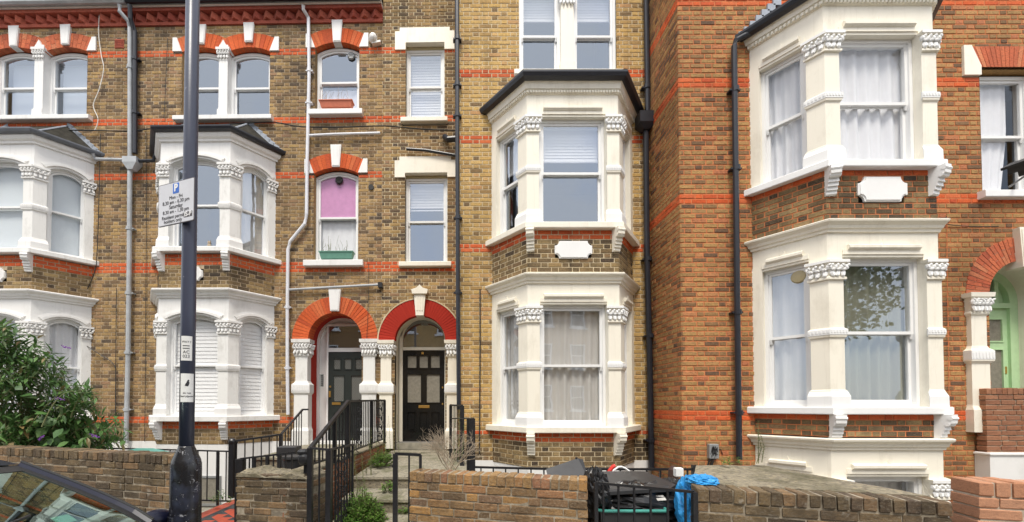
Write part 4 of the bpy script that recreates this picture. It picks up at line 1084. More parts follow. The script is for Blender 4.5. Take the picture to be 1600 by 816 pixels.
# ---------------------------------------------------------------- house D (right)
hD = thing('terraced_house', (6.5, D_R, 0), 'orange brown brick terraced house on the right with cream bay and lime green door', 'house')
wD = wall_obj(hD); bwD = Brickwork(hD, ['brick_orange', 'brick_redarch', 'brick_sooty'], 'mort_orange', wD)
ZOR = .03
uR0, uR1 = 3.343, 10.6
zr = lambda y, yo: loc(FR, 1390, y, yo)[1]
BD = Bay(hD, FR, 5.685, .744, 1.245, .71, 'cream', 'cream', 'white_clean')
r_b = zr(686, -.82); r_s1 = zr(636, -.8); r_c1 = zr(340, -.82); r_s2 = zr(248, -.8); r_e = zr(0, -.8) 
lvb = (zr(830, -.7), zr(750, -.75), zr(743, -.63), zr(735, -.71), 'glass_low')
lv1 = (r_s1, zr(406, -.75), zr(405, -.63), zr(397, -.71) + .03, 'glass_mid')
lv2 = (r_s2, zr(50, -.75), zr(62, -.63), zr(49, -.71) + .04, 'glass_low')
winD = flat_bay(BD, FR, hD, [lvb, lv1, lv2], None)
BD.band('bay_sill', [(0, r_s1 - .1), (.09, r_s1 - .1), (.095, r_s1 - .09), (.095, r_s1 - .012), (.08, r_s1)], 'white_clean')
BD.band('bay_sill', [(0, r_s2 - .1), (.09, r_s2 - .1), (.095, r_s2 - .09), (.095, r_s2 - .012), (.08, r_s2)], 'white_clean')
for (c, l) in ((r_c1, lv1), (r_b, lvb)):
    BD.band('frieze', [(0, l[3]), (0, c - .15)], 'cream')
    BD.band('bay_cornice', [(0, c - .16), (.025, c - .155), (.03, c - .12), (.05, c - .11), (.06, c - .075), (.1, c - .035), (.105, c - .012), (.09, c)], 'cream')
BD.band('frieze', [(0, lv2[3]), (0, r_e + .02)], 'cream')
BD.band('bay_cornice', [(0, r_e + .01), (.02, r_e + .015), (.02, r_e + .07), (.05, r_e + .08), (.06, r_e + .13), (.08, r_e + .16)], 'cream')
BD.dentils(r_e + .018, r_e + .06, .028, .05)
BD.gutter(r_e + .2, .07, 'blackpipe')
BD.roof(r_e + .22, r_e + .75, .5, 'slate')
for (z0, z1) in ((r_c1, r_s2 - .1), (r_b, r_s1 - .1)):
    for k in (0, 1, 2):
        Fs, L = BD.side[k]; hh = []
        if k == 1 and z1 > 3: hh = [h_rect(L / 2 - .31, L / 2 + .31, z1 - .43, z1 - .1)]; cartouche(hD, Fs, L / 2 - .31, L / 2 + .31, z1 - .42, z1 - .12)
        bwD.field(Fs, 0, L, z0, z1, hh, [(z1 - .09, z1)], zoff=z1 - 40 * CH, rowmat=2)
BD.corbels(r_s2 - .1, 'white_clean'); BD.corbels(r_s1 - .1, 'white_clean')
BD.band('bay_base', [(0, -.7), (0, lvb[0])], 'cream')
# right hand window under the flat orange arch
du0, dz1, dz0 = Rp(1530, 110)[0], Rp(1540, 112)[1], Rp(1540, 297, -.08)[1]; du1 = du0 + .86
sash_window(hD, FR, du0, du1, dz0, dz1, y=.1, glass='glass_low')
mb = MB(); mb.sleeve([(du0, dz0), (du0, dz1 + .03), (du1, dz1 + .03), (du1, dz0)][::-1], 0, .12, FR); mb.build('reveal', 'brick_orange', hD)
sill(hD, FR, du0 - .08, du1 + .08, dz0, .11, .1, 'white_clean')
ft0, ft1 = Rp(1540, 105)[1], Rp(1540, 73)[1]; nn = 15; sl = .14
mb = MB(); mb.prism([(du0, ft0), (du1, ft0), (du1 + sl, ft1), (du0 - sl, ft1)], .003, .12, FR); fa = mb.build('arch', 'mort_light', hD)
for i in range(nn):
    a, b = i / nn, (i + 1) / nn; g = .004
    mb = MB(); mb.prism([(du0 + (du1 - du0) * a + g, ft0), (du0 + (du1 - du0) * b - g, ft0), (du0 - sl + (du1 - du0 + 2 * sl) * b - g, ft1), (du0 - sl + (du1 - du0 + 2 * sl) * a + g, ft1)], -.005, .11, FR); mb.build('voussoir', 'brick_red', fa)
for s in (-1, 1):
    e = du0 if s < 0 else du1; zb_ = Rp(1520, 119)[1]
    pts = [(e, zb_), (e, ft0 - .0), (e + s * sl, ft1), (e + s * .26, ft1), (e + s * .26, zb_)]
    if s < 0: pts = pts[::-1]
    mb = MB(); mb.prism(pts[::-1], -.03, .1, FR); mb.build('springer', 'cream', hD)
# entrance arch
uge = 8.525; hge = .515; zspD = Rp(1530, 460)[1]; 
arch(hD, FR, uge, hge, zspD + hge, hge, .35, 36, 'brick_red', rings=2, mort='mort_light', y1=.14)
keyblock(hD, FR, uge, zspD + hge + .48, zspD + hge - .12, wt=.26, out=.08, mat='cream')
recD = .46
mb = MB(); mb.sleeve(open_pts(uge, hge, .3, zspD + hge, hge, 0, 20)[::-1], .14, recD, FR, closed=False); mb.build('porch_reveal', 'cream', hD)
mb = MB(); mb.prism(open_pts(uge, hge + .05, .3, zspD + hge + .05, hge + .05, 0, 20), recD + .06, recD + .1, FR)
mb.ring(open_pts(uge, hge - .0, .3, zspD + hge, hge, 0, 20), open_pts(uge, hge - .13, .3, zspD + hge - .13, hge - .13, 0, 20), recD - .02, recD + .07, FR)
zt_ = loc(FR, 1560, 482, recD)[1]
mb.box(uge - hge + .1, uge + hge - .1, recD - .03, recD + .07, zt_, zt_ + .08, FR); mb.box(uge + .16, uge + .22, recD - .01, recD + .07, zt_ + .08, zspD + hge - .1, FR)
mb.build('door_frame', 'door_lime', hD)
mb = MB(); mb.box(uge - hge + .13, uge + .16, recD + .01, recD + .02, zt_ + .08, zspD + .38, FR); mb.build('fanlight', 'glass_low', hD)
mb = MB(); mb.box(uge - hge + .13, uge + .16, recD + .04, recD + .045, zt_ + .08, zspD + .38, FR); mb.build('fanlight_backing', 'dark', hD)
door(hD, FR, uge - hge + .13, uge + hge - .13, .75, zt_, recD + .02, 'door_lime', [(.1, .45, .77, .93), (.55, .9, .77, .93), (.1, .45, .33, .72), (.55, .9, .33, .72)], [(.1, .45, .07, .26), (.55, .9, .07, .26)], 'obscure', brass=[('lock', .92, .96, .55, .6, .01)])
door_pilaster(hD, FR, Rp(1509.5, 600)[0], Rp(1539, 600)[0], Rp(1520, 675)[1], zspD, 'cream', 'white_clean', seed=11)
door_pilaster(hD, FR, uge + hge + .02, uge + hge + .3, Rp(1520, 675)[1], zspD, 'cream', 'white_clean', seed=12)
bandsR = [bandpx(Rp, 1100, -4, 10, ZOR), bandpx(Rp, 1100, 120, 134, ZOR), bandpx(Rp, 1100, 301, 315, ZOR), bandpx(Rp, 1110, 641, 657, ZOR)]
holesR = [h_rect(5.685 - 1.2, 5.685 + 1.2, -2, r_e + .4), h_rect(du0, du1, dz0 - .1, dz1 + .02), h_poly([(du0, ft0 - .05), (du1, ft0 - .05), (du1 + sl + .02, ft1), (du0 - sl - .02, ft1)]),
          h_rect(du0 - .26, du0, Rp(1520, 119)[1], ft1), h_rect(du1, du1 + .26, Rp(1520, 119)[1], ft1), h_arch(uge, hge, .3, zspD + hge, hge, .35)]
bwD.field(FR, uR0, uR1, -.7, 9.6, holesR, bandsR, zoff=ZOR, prio=1.3, joint=.0165)
Fr2 = FR @ T((uR0, 1.8, 0)) @ RZ(R(-90)); bwD.field(Fr2, 0, 1.8, -.7, 9.6, [], bandsR, zoff=ZOR, prio=.9, joint=.0165)
mb = MB(); mb.box(uR0 - .06, uR1, -.06, 5, 9.6, 9.75, FR); mb.build('parapet_coping', 'concrete', hD)
mb = MB(); mb.box(uR0, uR1, 2.8, 3, -.7, 9.6, FR); mb.build('rear_wall', 'brick_brown', hD)
lining(hD, FR, uR0 + .02, uR1 - .02, -.6, 9.5, 2.6, (r_s1 - .9, r_s2 - .9, r_e + .4))
bwD.done()
# ================================================================ pipes and cables on the houses
def Wp(x, y, F, yo): 
    u, z = loc(F, x, y, yo); return F @ Vector((u, yo, z))
def pipe(house, F, pix, yo, r, mat, name='downpipe', coll=(), n=10):
    pts = [Wp(x, y, F, yo if not isinstance(yo, (list, tuple)) else yo[i]) for i, (x, y) in enumerate(pix)]
    mb = MB(); mb.tube(pts, r, n); o = mb.build(name, mat, house)
    for (x, y) in coll:
        c = Wp(x, y, F, yo if not isinstance(yo, (list, tuple)) else yo[-1])
        mb = MB(); mb.tube([c + Vector((0, 0, -.035)), c + Vector((0, 0, .035))], r * 1.3, 10)
        mb.box(c.x - r * 2, c.x + r * 2, c.y, c.y + .09, c.z - .012, c.z + .012); mb.build('pipe_bracket', mat, o)
    return o
pipe(hA, FL, [(187, 8), (187, 18), (201, 34), (203, 44), (203, 150), (203, 250)], [-.24, -.22, -.12, -.08, -.08, -.08], .042, 'greypipe', coll=((203, 105),))
pipe(hB, FL, [(203, 8), (204, 30), (211, 50), (211, 150), (211, 240)], [-.24, -.18, -.08, -.08, -.08], .045, 'blackpipe', coll=((211, 92), (211, 176)))
pipe(hA, FL, [(203, 262), (202, 400), (200, 560), (197, 693)], -.09, .045, 'greypipe', coll=((202, 357), (201, 458), (200, 551), (198, 640)))
c = Wp(206, 256, FL, -.1)
mb = MB(); mb.prismz([(-.15, -.08), (.15, -.08), (.15, .1), (-.15, .1)], .0, .12, T(c)); 
mb.add([(-.15, -.08, 0), (.15, -.08, 0), (.15, .1, 0), (-.15, .1, 0), (-.06, -.05, -.14), (.05, -.05, -.14), (.05, .08, -.14), (-.06, .08, -.14)], [(0, 1, 5, 4), (1, 2, 6, 5), (2, 3, 7, 6), (3, 0, 4, 7), (7, 6, 5, 4)], 0, T(c))
mb.build('hopper_head', 'greypipe', hA)
pipe(hA, FL, [(145, 240), (149, 249), (197, 250)], [-.15, -.09, -.09], .035, 'greypipe', 'branch_pipe')
pipe(hB, FL, [(212, 252), (240, 251), (244, 236), (243, 205)], [-.09, -.09, -.12, -.3], .035, 'blackpipe', 'branch_pipe')
pipe(hB, FL, [(474, 8), (474, 15), (482, 28), (483, 120), (480, 250), (479, 335), (476, 350), (453, 378), (450, 390), (449, 480), (449, 575), (450, 648)], [-.24, -.2] + [-.08] * 10, .036, 'whitepipe', coll=((483, 110), (482, 160), (449, 480), (449, 575)))
pipe(hB, FL, [(483, 212), (520, 210), (594, 208)], -.07, .026, 'whitepipe', 'branch_pipe')
pipe(hB, FL, [(452, 453), (520, 449), (592, 445)], -.07, .026, 'greypipe', 'branch_pipe', coll=())
c = Wp(594, 446, FL, -.07); mb = MB(); mb.box(c.x - .04, c.x + .05, c.y - .05, c.y + .06, c.z - .05, c.z + .05); mb.build('pipe_end', 'black', hB)
pipe(hC, FL, [(635, 233), (665, 235), (712, 243)], -.07, .03, 'blackpipe', 'branch_pipe')
pipe(hC, FL, [(695, 214), (700, 218), (714, 217)], [-.03, -.14, -.14], .06, 'blackpipe', 'branch_pipe')
pipe(hC, FM, [(714, -30), (714.5, 200), (715.5, 450), (717, 640)], -.08, .038, 'blackpipe', coll=((714.5, 60), (714.5, 132), (714.5, 180), (715.5, 340), (715.5, 457)))
pipe(hC, FM, [(1009, -30), (1010.5, 60), (1012, 178)], -.09, .045, 'blackpipe', coll=((1011, 136),))
pipe(hC, FM, [(1009, 196), (1011, 400), (1015, 560), (1018, 735)], -.1, .048, 'blackpipe', coll=((1013, 405), (1016, 525), (1017, 688)))
c = Wp(1009, 190, FM, -.12)
mb = MB(); mb.box(-.14, .14, -.1, .12, -.06, .13, T(c)); mb.add([(-.14, -.1, -.06), (.14, -.1, -.06), (.14, .12, -.06), (-.14, .12, -.06), (-.06, -.05, -.16), (.06, -.05, -.16), (.06, .08, -.16), (-.06, .08, -.16)], [(0, 1, 5, 4), (1, 2, 6, 5), (2, 3, 7, 6), (3, 0, 4, 7), (7, 6, 5, 4)], 0, T(c)); mb.build('hopper_head', 'blackpipe', hC)
pipe(hD, FR, [(1177, 46), (1176, 52), (1163, 56), (1150, 63), (1147, 72), (1150, 300), (1152, 480), (1155, 718)], [-.14, -.1, -.09, -.09, -.09, -.09, -.09, -.09], .04, 'blackpipe', coll=((1149, 140), (1151, 263), (1153, 488), (1155, 645)))
c = Wp(1169, 46, FR, -.1); mb = MB()
for i in range(6): mb.box(-.02 + i * .09, .1 + i * .09, .05, .08, -.02 + i * .09, .09 + i * .09, T(c))
mb.build('flashing', 'lead', hD)

def cable(pix, F, yo, r, mat, label, cat='cable', sag=0):
    mb = MB(); pts = [Wp(x, y, F, yo) for x, y in pix]
    # smooth with catmull-rom
    P = [pts[0]] + pts + [pts[-1]]; out = []
    for i in range(1, len(P) - 2):
        for k in range(5):
            t = k / 5; a, b, c_, d = P[i - 1], P[i], P[i + 1], P[i + 2]
            out.append(.5 * ((2 * b) + (c_ - a) * t + (2 * a - 5 * b + 4 * c_ - d) * t * t + (3 * b - a - 3 * c_ + d) * t ** 3))
    out.append(pts[-1]); mb.tube(out, r, 5); return mb.build('cable', mat, None, label_=label, cat=cat)
cable([(156, 18), (154, 50), (158, 85), (162, 108), (155, 140), (146, 165), (153, 185), (150, 200), (142, 205), (110, 203)], FL, -.05, .009, 'white_cable', 'loose white cable wriggling down the far left wall from the eaves')
cable([(-20, 204), (60, 203), (140, 204), (205, 205), (240, 201), (330, 196), (415, 191), (440, 193), (470, 198), (530, 199), (600, 197), (660, 202), (712, 204)], FL, -.07, .013, 'cable', 'long black cable strung across the brown houses below the top floor sills')
cable([(157, 210), (155, 300), (152, 390), (148, 425), (131, 465), (122, 500), (124, 530), (150, 550), (178, 570), (181, 600), (180, 690)], FL, -.05, .008, 'cable', 'thin black cable looping down the wall beside the leafy bush')
cable([(182, 450), (181, 560), (180, 690)], FL, -.03, .007, 'cable', 'thin dark straight cable running down left of the grey downpipe')
cable([(262, 60), (258, 150), (256, 185)], FL, -.03, .006, 'cable', 'thin dark cable beside the springer left of the lamp post at top floor level')
cable([(228, 205), (229, 320), (228, 450), (227, 600), (226, 690)], FL, -.03, .006, 'cable', 'thin dark cable running down right of the grey downpipe')
cable([(576, 412), (576, 450), (575, 485), (573, 530)], FL, -.05, .005, 'cable', 'thin grey cable hanging over the right of the orange door arch')
cable([(750, 452), (750, 560), (749, 710)], FM, -.03, .012, 'cable', 'dark conduit running down the yellow brick beside the cream bay')
cable([(1479, 338), (1479, 350), (1520, 354), (1560, 354)], FR, -.02, .006, 'cable', 'thin cable along the orange wall above the entrance arch')
cable([(1480, 338), (1480, 430), (1482, 560), (1483, 640)], FR, -.02, .004, 'mort_orange', 'faint reddish cable running down beside the right bay')

# ================================================================ curtains, blinds, window boxes
hx = lambda q: q
def cu(win, mat, label, y=.2, amp=.032, z0off=.0, **kw):
    wd, Fs, u0, u1, z0, z1 = win; return curtain(Fs, u0 + .03, u1 - .03, z0 + .03 + z0off, z1 - .03, y, mat, label, amp=amp, **kw)
# order in each bay: left side, front, right side
names = ['left side', 'front', 'right side']
cu(winA[0], 'net', 'white net curtain in the ground floor left side light at the far left edge')
cu(winA[1], 'net', 'white net curtain in the far left ground floor front light behind the bush')
cu(winA[2], 'net', 'white net curtain with hanging folds behind the bush in the far left ground floor bay')
for k, nm in ((3, 'far left side light, first floor bay'), (4, 'front light of the far left first floor bay'), (5, 'right light of the far left first floor bay')):
    wd, Fs, u0, u1, z0, z1 = winA[k]; roller(Fs, u0 + .04, u1 - .04, z0 + .04, z1 - .04, .2, 'frost', 'pale frosted film screen in the ' + nm, 'screen', 'frosted_screen')
for k, nm in ((0, 'left'), (1, 'middle'), (2, 'right')):
    wd, Fs, u0, u1, z0, z1 = winB[k]; slat_blind(Fs, u0 + .05, u1 - .05, z0 + .05, z1 - .03, .16, 'blind', 'white slatted blind in the %s light of the ground floor bay behind the lamp post' % nm, pitch=.075, tilt=84)
cu(winB[5], 'net_grey', 'pale grey curtain in the right light of the first floor bay above the street sign', gather=None)
# small figurine on the sill of B first floor
for i, w_ in enumerate(wsA[1:]):
    roller(FL, w_['u0'] + .08, w_['u1'] - .06, w_['zb'] + .1, w_['zs'] - .02, .34, 'blind_grey', 'pale grey roller blind in the %s top floor window of the far left house' % ('left' if i == 0 else 'right'))
    mb = MB(); mb.box(w_['u0'] + .06, w_['u1'] - .05, .4, .42, w_['zb'] + .05, w_['zc'] - .06, FL)
    mb.build('board', 'brownboard', None, label_='brown board standing behind the %s top floor window of the far left house' % ('left' if i == 0 else 'right'), cat='board')
slat_blind(FL, c1['u0'] + .06, c1['u1'] - .06, c1['z0'] + .06, c1['z1'] - .09, .27, 'blind', 'white slatted blind closed in the top window above the black front door', pitch=.06, tilt=78)
zmid = Lp(668, 323)[1]
slat_blind(FL, c2['u0'] + .06, c2['u1'] - .06, zmid + .02, c2['z1'] - .09, .27, 'blind', 'white slatted blind half lowered in the window right above the black front door', pitch=.06, tilt=78)
# B single windows
u0, u1, zb, zc_s = w2['u0'], w2['u1'], w2['zb'], w2['zc']; zm = (zb + zc_s) / 2
mb = MB(); mb.prism(open_pts(w2['uc'], w2['hw'] - .06, zm + .02, zc_s - .08, w2['rise'] * .9, 0, 10), .172, .176, FL)
mb.build('window_film', 'pink', None, label_='lilac pink sheet covering the upper half of the window above the green planter', cat='sheet')
curtain(FL, u0 + .07, u1 - .07, zb + .06, zm - .03, .26, 'net', 'short white lace curtain in the lower half of the pink window', amp=.012)
curtain(FL, w1['u0'] + .07, w1['u1'] - .07, w1['zb'] + .05, (w1['zb'] + w1['zc']) / 2 - .1, .26, 'net', 'short white curtain behind the terracotta planter in the small top window', amp=.015)
for (x, y, r, w_, lab) in ((530, 282, 7, w2, 'round dark vent fan in the lilac pink window'), (549, 88, 7, w1, 'round pale vent fan in the small top floor window')):
    c = Wp(x, y, FL, .135); mb = MB(); mb.lathe([(0.001, -.03), (.07, -.03), (.085, -.01), (.085, .01), (.001, .01)], 20, T(c) @ RX(R(-90)))
    for i in range(6): mb.box(-.003, .003, .0, .07, .028, .034, T(c) @ RX(R(-90)) @ RZ(i * 1.047) @ T((0, 0, -.065)))
    mb.build('vent_fan', 'grey_metal' if y < 100 else 'dark', None, label_=lab, cat='fan')
for (x0, x1, ya, yb, mat, lab) in ((500, 551, 160, 169, 'terracotta', 'terracotta plastic planter with dry stalks on the small top floor sill'), (500, 552, 395, 405, 'greenbox', 'green plastic planter with dry stalks on the sill of the pink window')):
    a = Wp(x0, yb, FL, -.07); b = Wp(x1, yb, FL, -.07); h = (yb - ya) / 74.
    t = thing('planter', ((a.x + b.x) / 2, a.y, a.z), lab, 'planter')
    L = (b - a).length; mb = MB(); Fq = T(a) @ RZ(R(-1))
    vs = []
    for q, z in ((0.03, 0), (0, h), (-.012, h), (-.012, h + .015), (.015, h + .015), (.04, h - .02)):
        vs += [(q, -.06 + q, z), (L - q, -.06 + q, z), (L - q, .1 - q, z), (q, .1 - q, z)]
    fs = [(k * 4 + i, k * 4 + (i + 1) % 4, k * 4 + 4 + (i + 1) % 4, k * 4 + 4 + i) for k in range(5) for i in range(4)] + [(3, 2, 1, 0), (20, 21, 22, 23)]
    mb.add(vs, fs, 0, Fq); mb.build('tub', mat, t)
    mb = MB()
    for i in range(22):
        u = random.uniform(.05, L - .05); hh = random.uniform(.1, .38) if random.random() > .4 else .08
        mb.tube([Fq @ Vector((u, .02, h - .02)), Fq @ Vector((u + random.uniform(-.04, .04), .02 + random.uniform(-.03, .03), h + hh * .6)), Fq @ Vector((u + random.uniform(-.07, .07), .02, h + hh))], .004, 4, r1=.002)
    mb.build('stalks', 'timber' if mat == 'terracotta' else 'stem', t, kind='stuff')
# security light / floodlight by B top window, and vent
c = Wp(583, 60, FL, -.08); mb = MB(); mb.blob((0, 0, 0), (.09, .1, .1), T(c), 0, 10, 8); mb.box(-.03, .03, 0, .1, -.03, .03, T(c)); mb.box(-.05, .14, -.02, .08, -.12, -.08, T(c) @ RY(R(-12)))
mb.build('security_lamp', 'grime_white', None, label_='small white security lamp fixed beside the top floor window arch', cat='lamp')
c = Wp(580, 293, FL, 0); mb = MB(); mb.lathe([(.001, -.05), (.045, -.05), (.06, -.03), (.06, 0.02), (.001, .02)], 14, T(c) @ RX(R(-90)) @ RX(R(180))); mb.build('flue', 'dark', None, label_='small dark round flue outlet in the wall right of the pink window', cat='flue')
# C bay
wl = ['left side light', 'wide front light', 'right side light']
for k in (0, 1, 2): cu(winC[k], 'net_grey', 'grey white net curtain in folds, %s of the cream ground floor bay' % wl[k], y=.2, amp=.034)
for k in (3, 4, 5):
    wd, Fs, u0, u1, z0, z1 = winC[k]; slat_blind(Fs, u0 + .05, u1 - .05, z1 - .62, z1 - .03, .24, 'blind', 'white blind partly lowered in the %s of the cream first floor bay' % wl[k - 3], pitch=.05, tilt=80)
zq = Mp(850, 26, .1)[1]
for k, (a, b) in enumerate(((tu0, tm0), (tm1, tu1))):
    slat_blind(FM, a + .05, b - .05, zq, tz1 - .04, .22, 'blind', 'white blind partly lowered in the %s window above the cream bay roof' % ('left' if k == 0 else 'right'), pitch=.05, tilt=80)
# D
def gath(u, t, a, b): return a + (u - a) * (1 - .25 * t)
cu(winD[3], 'net_grey', 'white and grey curtain in the left side light of the right ground floor bay', y=.2, amp=.036)
cu(winD[4], 'net_dark', 'olive grey voile curtain in deep folds, wide front light of the right ground floor bay', y=.22, amp=.042)
cu(winD[5], 'net_grey', 'grey curtain in the hidden right side light of the right ground floor bay', y=.26)
for k in (6, 7, 8): cu(winD[k], 'net', 'white net curtain in the %s of the upper right bay' % wl[k - 6], y=.2, amp=.034)
for k in (0, 1, 2): cu(winD[k], 'net_grey', 'grey curtain in the %s of the right basement bay' % wl[k], y=.3, amp=.02)
curtain(FR, du0 + .06, du0 + .66, dz0 + .05, dz1 - .06, .2, 'net', 'white net curtain swept aside in the window at the right edge', amp=.02, gather=lambda u, t, a, b: a + (u - a) * (1 - .35 * max(0, t - .45)))
# vent fan on D ground left light
wd, Fs, u0, u1, z0, z1 = winD[3]
mb = MB(); Fv = Fs @ T((u0 + (u1 - u0) * .74, .11, z1 - .16)) @ RX(R(90)); mb.lathe([(.001, -.02), (.08, -.02), (.095, 0), (.08, .02), (.02, .03), (.001, .03)], 20, Fv); mb.build('vent_fan', 'khaki', None, label_='round olive vent fan at the top of the right ground floor bay window', cat='fan')
# lantern seen at the right edge in front of D
c = Wp(1606, 262, FR, -.75)
mb = MB(); mb.prismz([(-.2, -.2), (.2, -.2), (.2, .2), (-.2, .2)], .1, .14, T(c) @ RZ(R(20)) @ RY(R(-25)) @ Matrix.Scale(.85, 4)); mb.box(-.15, .15, -.15, .15, 0, .1, T(c) @ RZ(R(20)) @ RY(R(-25)) @ Matrix.Scale(.85, 4)); mb.box(-.08, .08, -.08, .08, -.09, 0, T(c) @ RZ(R(20)) @ RY(R(-25)) @ Matrix.Scale(.85, 4))
mb.tube([c + Vector((.05, .0, .08)), c + Vector((.5, .3, .14)), c + Vector((.75, .74, .14))], .014, 6)
mb.build('wall_lantern', 'black', None, label_='black wall lantern jutting in at the right edge of the photo', cat='lantern')

# ================================================================ ground, street, garden walls
SA = R(-16.7)
P0 = Vector((-.49, 3.93, 0))
FS = T(P0) @ RZ(SA)                    # local x along the street wall, y towards the houses
def Sframe(p): return T(Vector((p[0], p[1], 0))) @ RZ(SA)
def struct(mb, name, mats, kind='structure'):
    o = mb.build(name, mats, None); o['kind'] = kind; return o
mb = MB(); mb.box(-300, 300, -300, 300, -.72, -.70); struct(mb, 'ground', 'ground')
mb = MB(); mb.box(-60, 60, -1.68, .3, -.6, 0, FS); pav = struct(mb, 'pavement', 'pavement')
mb = MB()
for i in range(60): mb.box(-18 + i * .62, -18 + i * .62 + .612, -1.52, -.92, -.02, .006, FS)
pv = mb.build('paving_slabs', 'pavement', pav, kind='stuff')
mb = MB()
for i in range(40): mb.box(-18 + i * .92, -18 + i * .92 + .91, -1.83, -1.685, -.3, .002, FS, bev=.012)
struct(mb, 'kerb', 'concrete')
mb = MB(); mb.box(-60, 60, -9.5, -1.83, -.3, -.12, FS); struct(mb, 'road', 'asphalt')
mb = MB(); mb.box(-60, 60, -12.5, -9.5, -.3, 0, FS); struct(mb, 'pavement', 'pavement')
mb = MB(); mb.box(-14, uR0 - 1.2, 4.6, 9.2, -.68, -.45); struct(mb, 'area_floor', 'concrete')
mb = MB(); mb.box(-14, -3.95, 3.9, 6.2, -.6, -.02); mb.box(-3.95, -3.6, 3.9, 5.6, -.6, -.02); struct(mb, 'garden_soil', 'ground')

def garden_wall(name, F, L, H, label, mats=('brick_garden', 'mort_garden'), depth=.22, header=True, wob=.006, cap=True, rows_to=0.0, cat='wall', course=.076, shares=300, seed=1):
    """single leaf of real bricks in front of a core, brick-on-edge coping; F: x along, y back, origin at foot"""
    rnd = random.Random(seed); base = F @ Vector((L / 2, depth / 2, 0))
    t = thing(name, base, label, cat)
    hh = .105 if header else 0
    mb = MB(); mb.box(.012, L - .012, .007, depth - .007, rows_to, H - .012, F); mb.build('mortar_core', mats[1], t)
    z = H - hh; k = 0; cnt = 0
    if header:
        n = int(L / .0765); p = L / n
        for i in range(n):
            wdt = p - .009 - rnd.uniform(0, .005); hz = hh - .008 - rnd.uniform(0, .006)
            me = garden_brick(round(wdt, 2), depth + .006, round(hz, 2), mats[0], rnd.randint(0, 3))
            inst(me, 'coping_brick', t, F @ T((p * (i + .5), depth / 2 - .003 + rnd.uniform(-wob, wob), H - hh + .004 + hz / 2)) @ RY(rnd.uniform(-.03, .03)) @ RZ(rnd.uniform(-.02, .02)))
    while z > rows_to + .02:
        z -= course; x = -rnd.choice([0, .1125]) if k % 2 else -.05 * rnd.random(); seq = rnd.randint(0, 2)
        while x < L:
            wdt = .215 if (seq % 3 or rnd.random() < .3) else .1025
            x0, x1 = max(x, 0), min(x + wdt, L); seq += 1
            if x1 - x0 > .03:
                fullw = x1 - x0 > wdt - .01
                dd = depth if (x0 <= 0.001 or x1 >= L - .001) else .1
                me = garden_brick(round(x1 - x0, 2), dd, .066, mats[0], rnd.randint(0, 3))
                o = inst(me, 'brick', t, F @ T(((x0 + x1) / 2, dd / 2 + rnd.uniform(-wob, wob), z + course / 2)) @ RY(rnd.uniform(-.012, .012)) @ RZ(rnd.uniform(-.02, .02)))
                cnt += 1
            x += wdt + .011
        k += 1
        if cnt > shares: break
    return t
GB = {}
def garden_brick(w_, d, h, mat, var):
    key = (w_, round(d, 3), h, mat, var)
    if key not in GB:
        rnd = random.Random(hash((w_, h, var)) & 0xffff); mb = MB(); mb.box(-w_ / 2, w_ / 2, -d / 2, d / 2, -h / 2, h / 2, bev=.007)
        mb.V = [v + Vector((rnd.uniform(-.0025, .0025), rnd.uniform(-.003, .003), rnd.uniform(-.0025, .0025))) for v in mb.V]
        GB[key] = mb.mesh('brick', [mat], fix=False)
    return GB[key]
def Swall(xa, xb, D, ytop):      # foot frame from left pixel edge at depth D to pixel xb, in street direction
    a = W(xa, 700, D); F = Sframe((a.x, a.y)); u, _ = loc(F, xb, 700, 0); z = loc(F, xa, ytop, 0)[1]
    return F, u, z
F1, L1, H1 = Swall(-70, 272, 5.25, 703)
H1 = loc(F1, 150, 705, 0)[1]
# left wall: ends beside the lamp post
garden_wall('garden_wall', F1 @ T((L1 - 3.05, 0, 0)), 3.05, H1, 'low brown brick garden wall behind the parked car and lamp post', ('brick_gdark', 'mort_garden'), seed=2, rows_to=.1)
Fb = F1 @ T((L1, 0, 0)) @ RZ(R(90)); 
a = W(640, 735, 3.93); F2 = Sframe((a.x, a.y)); L2 = loc(F2, 918, 745, 0)[0]; H2 = loc(F2, 700, 738.5, 0)[1]
garden_wall('garden_wall', F2, L2, H2, 'low ochre brick garden wall in the middle, left of the black bags', seed=3, rows_to=.25)
a = W(1090, 760, 3.08); F3 = Sframe((a.x, a.y)); L3 = loc(F3, 1487, 790, 0)[0]; H3 = loc(F3, 1200, 768, 0)[1]
garden_wall('garden_wall', F3, L3, H3, 'dark mossy brick wall in front of the sloping concrete slab', ('brick_gdark', 'mort_garden'), seed=4, rows_to=.35)
a = W(1528, 757, 2.72); F4 = Sframe((a.x, a.y)); H4 = loc(F4, 1560, 752.5, 0)[1]
garden_wall('garden_wall', F4, .9, H4, 'new pink brick wall with a squared end at the bottom right corner', ('brick_pink', 'mort_light'), seed=5, rows_to=.5, wob=.003)
# return of pink wall along its left end
mbq = F4 @ RZ(R(-90)) @ T((-.0, 0, 0))
Fq = F4 @ T((0, .5, 0)) @ RZ(R(-90))
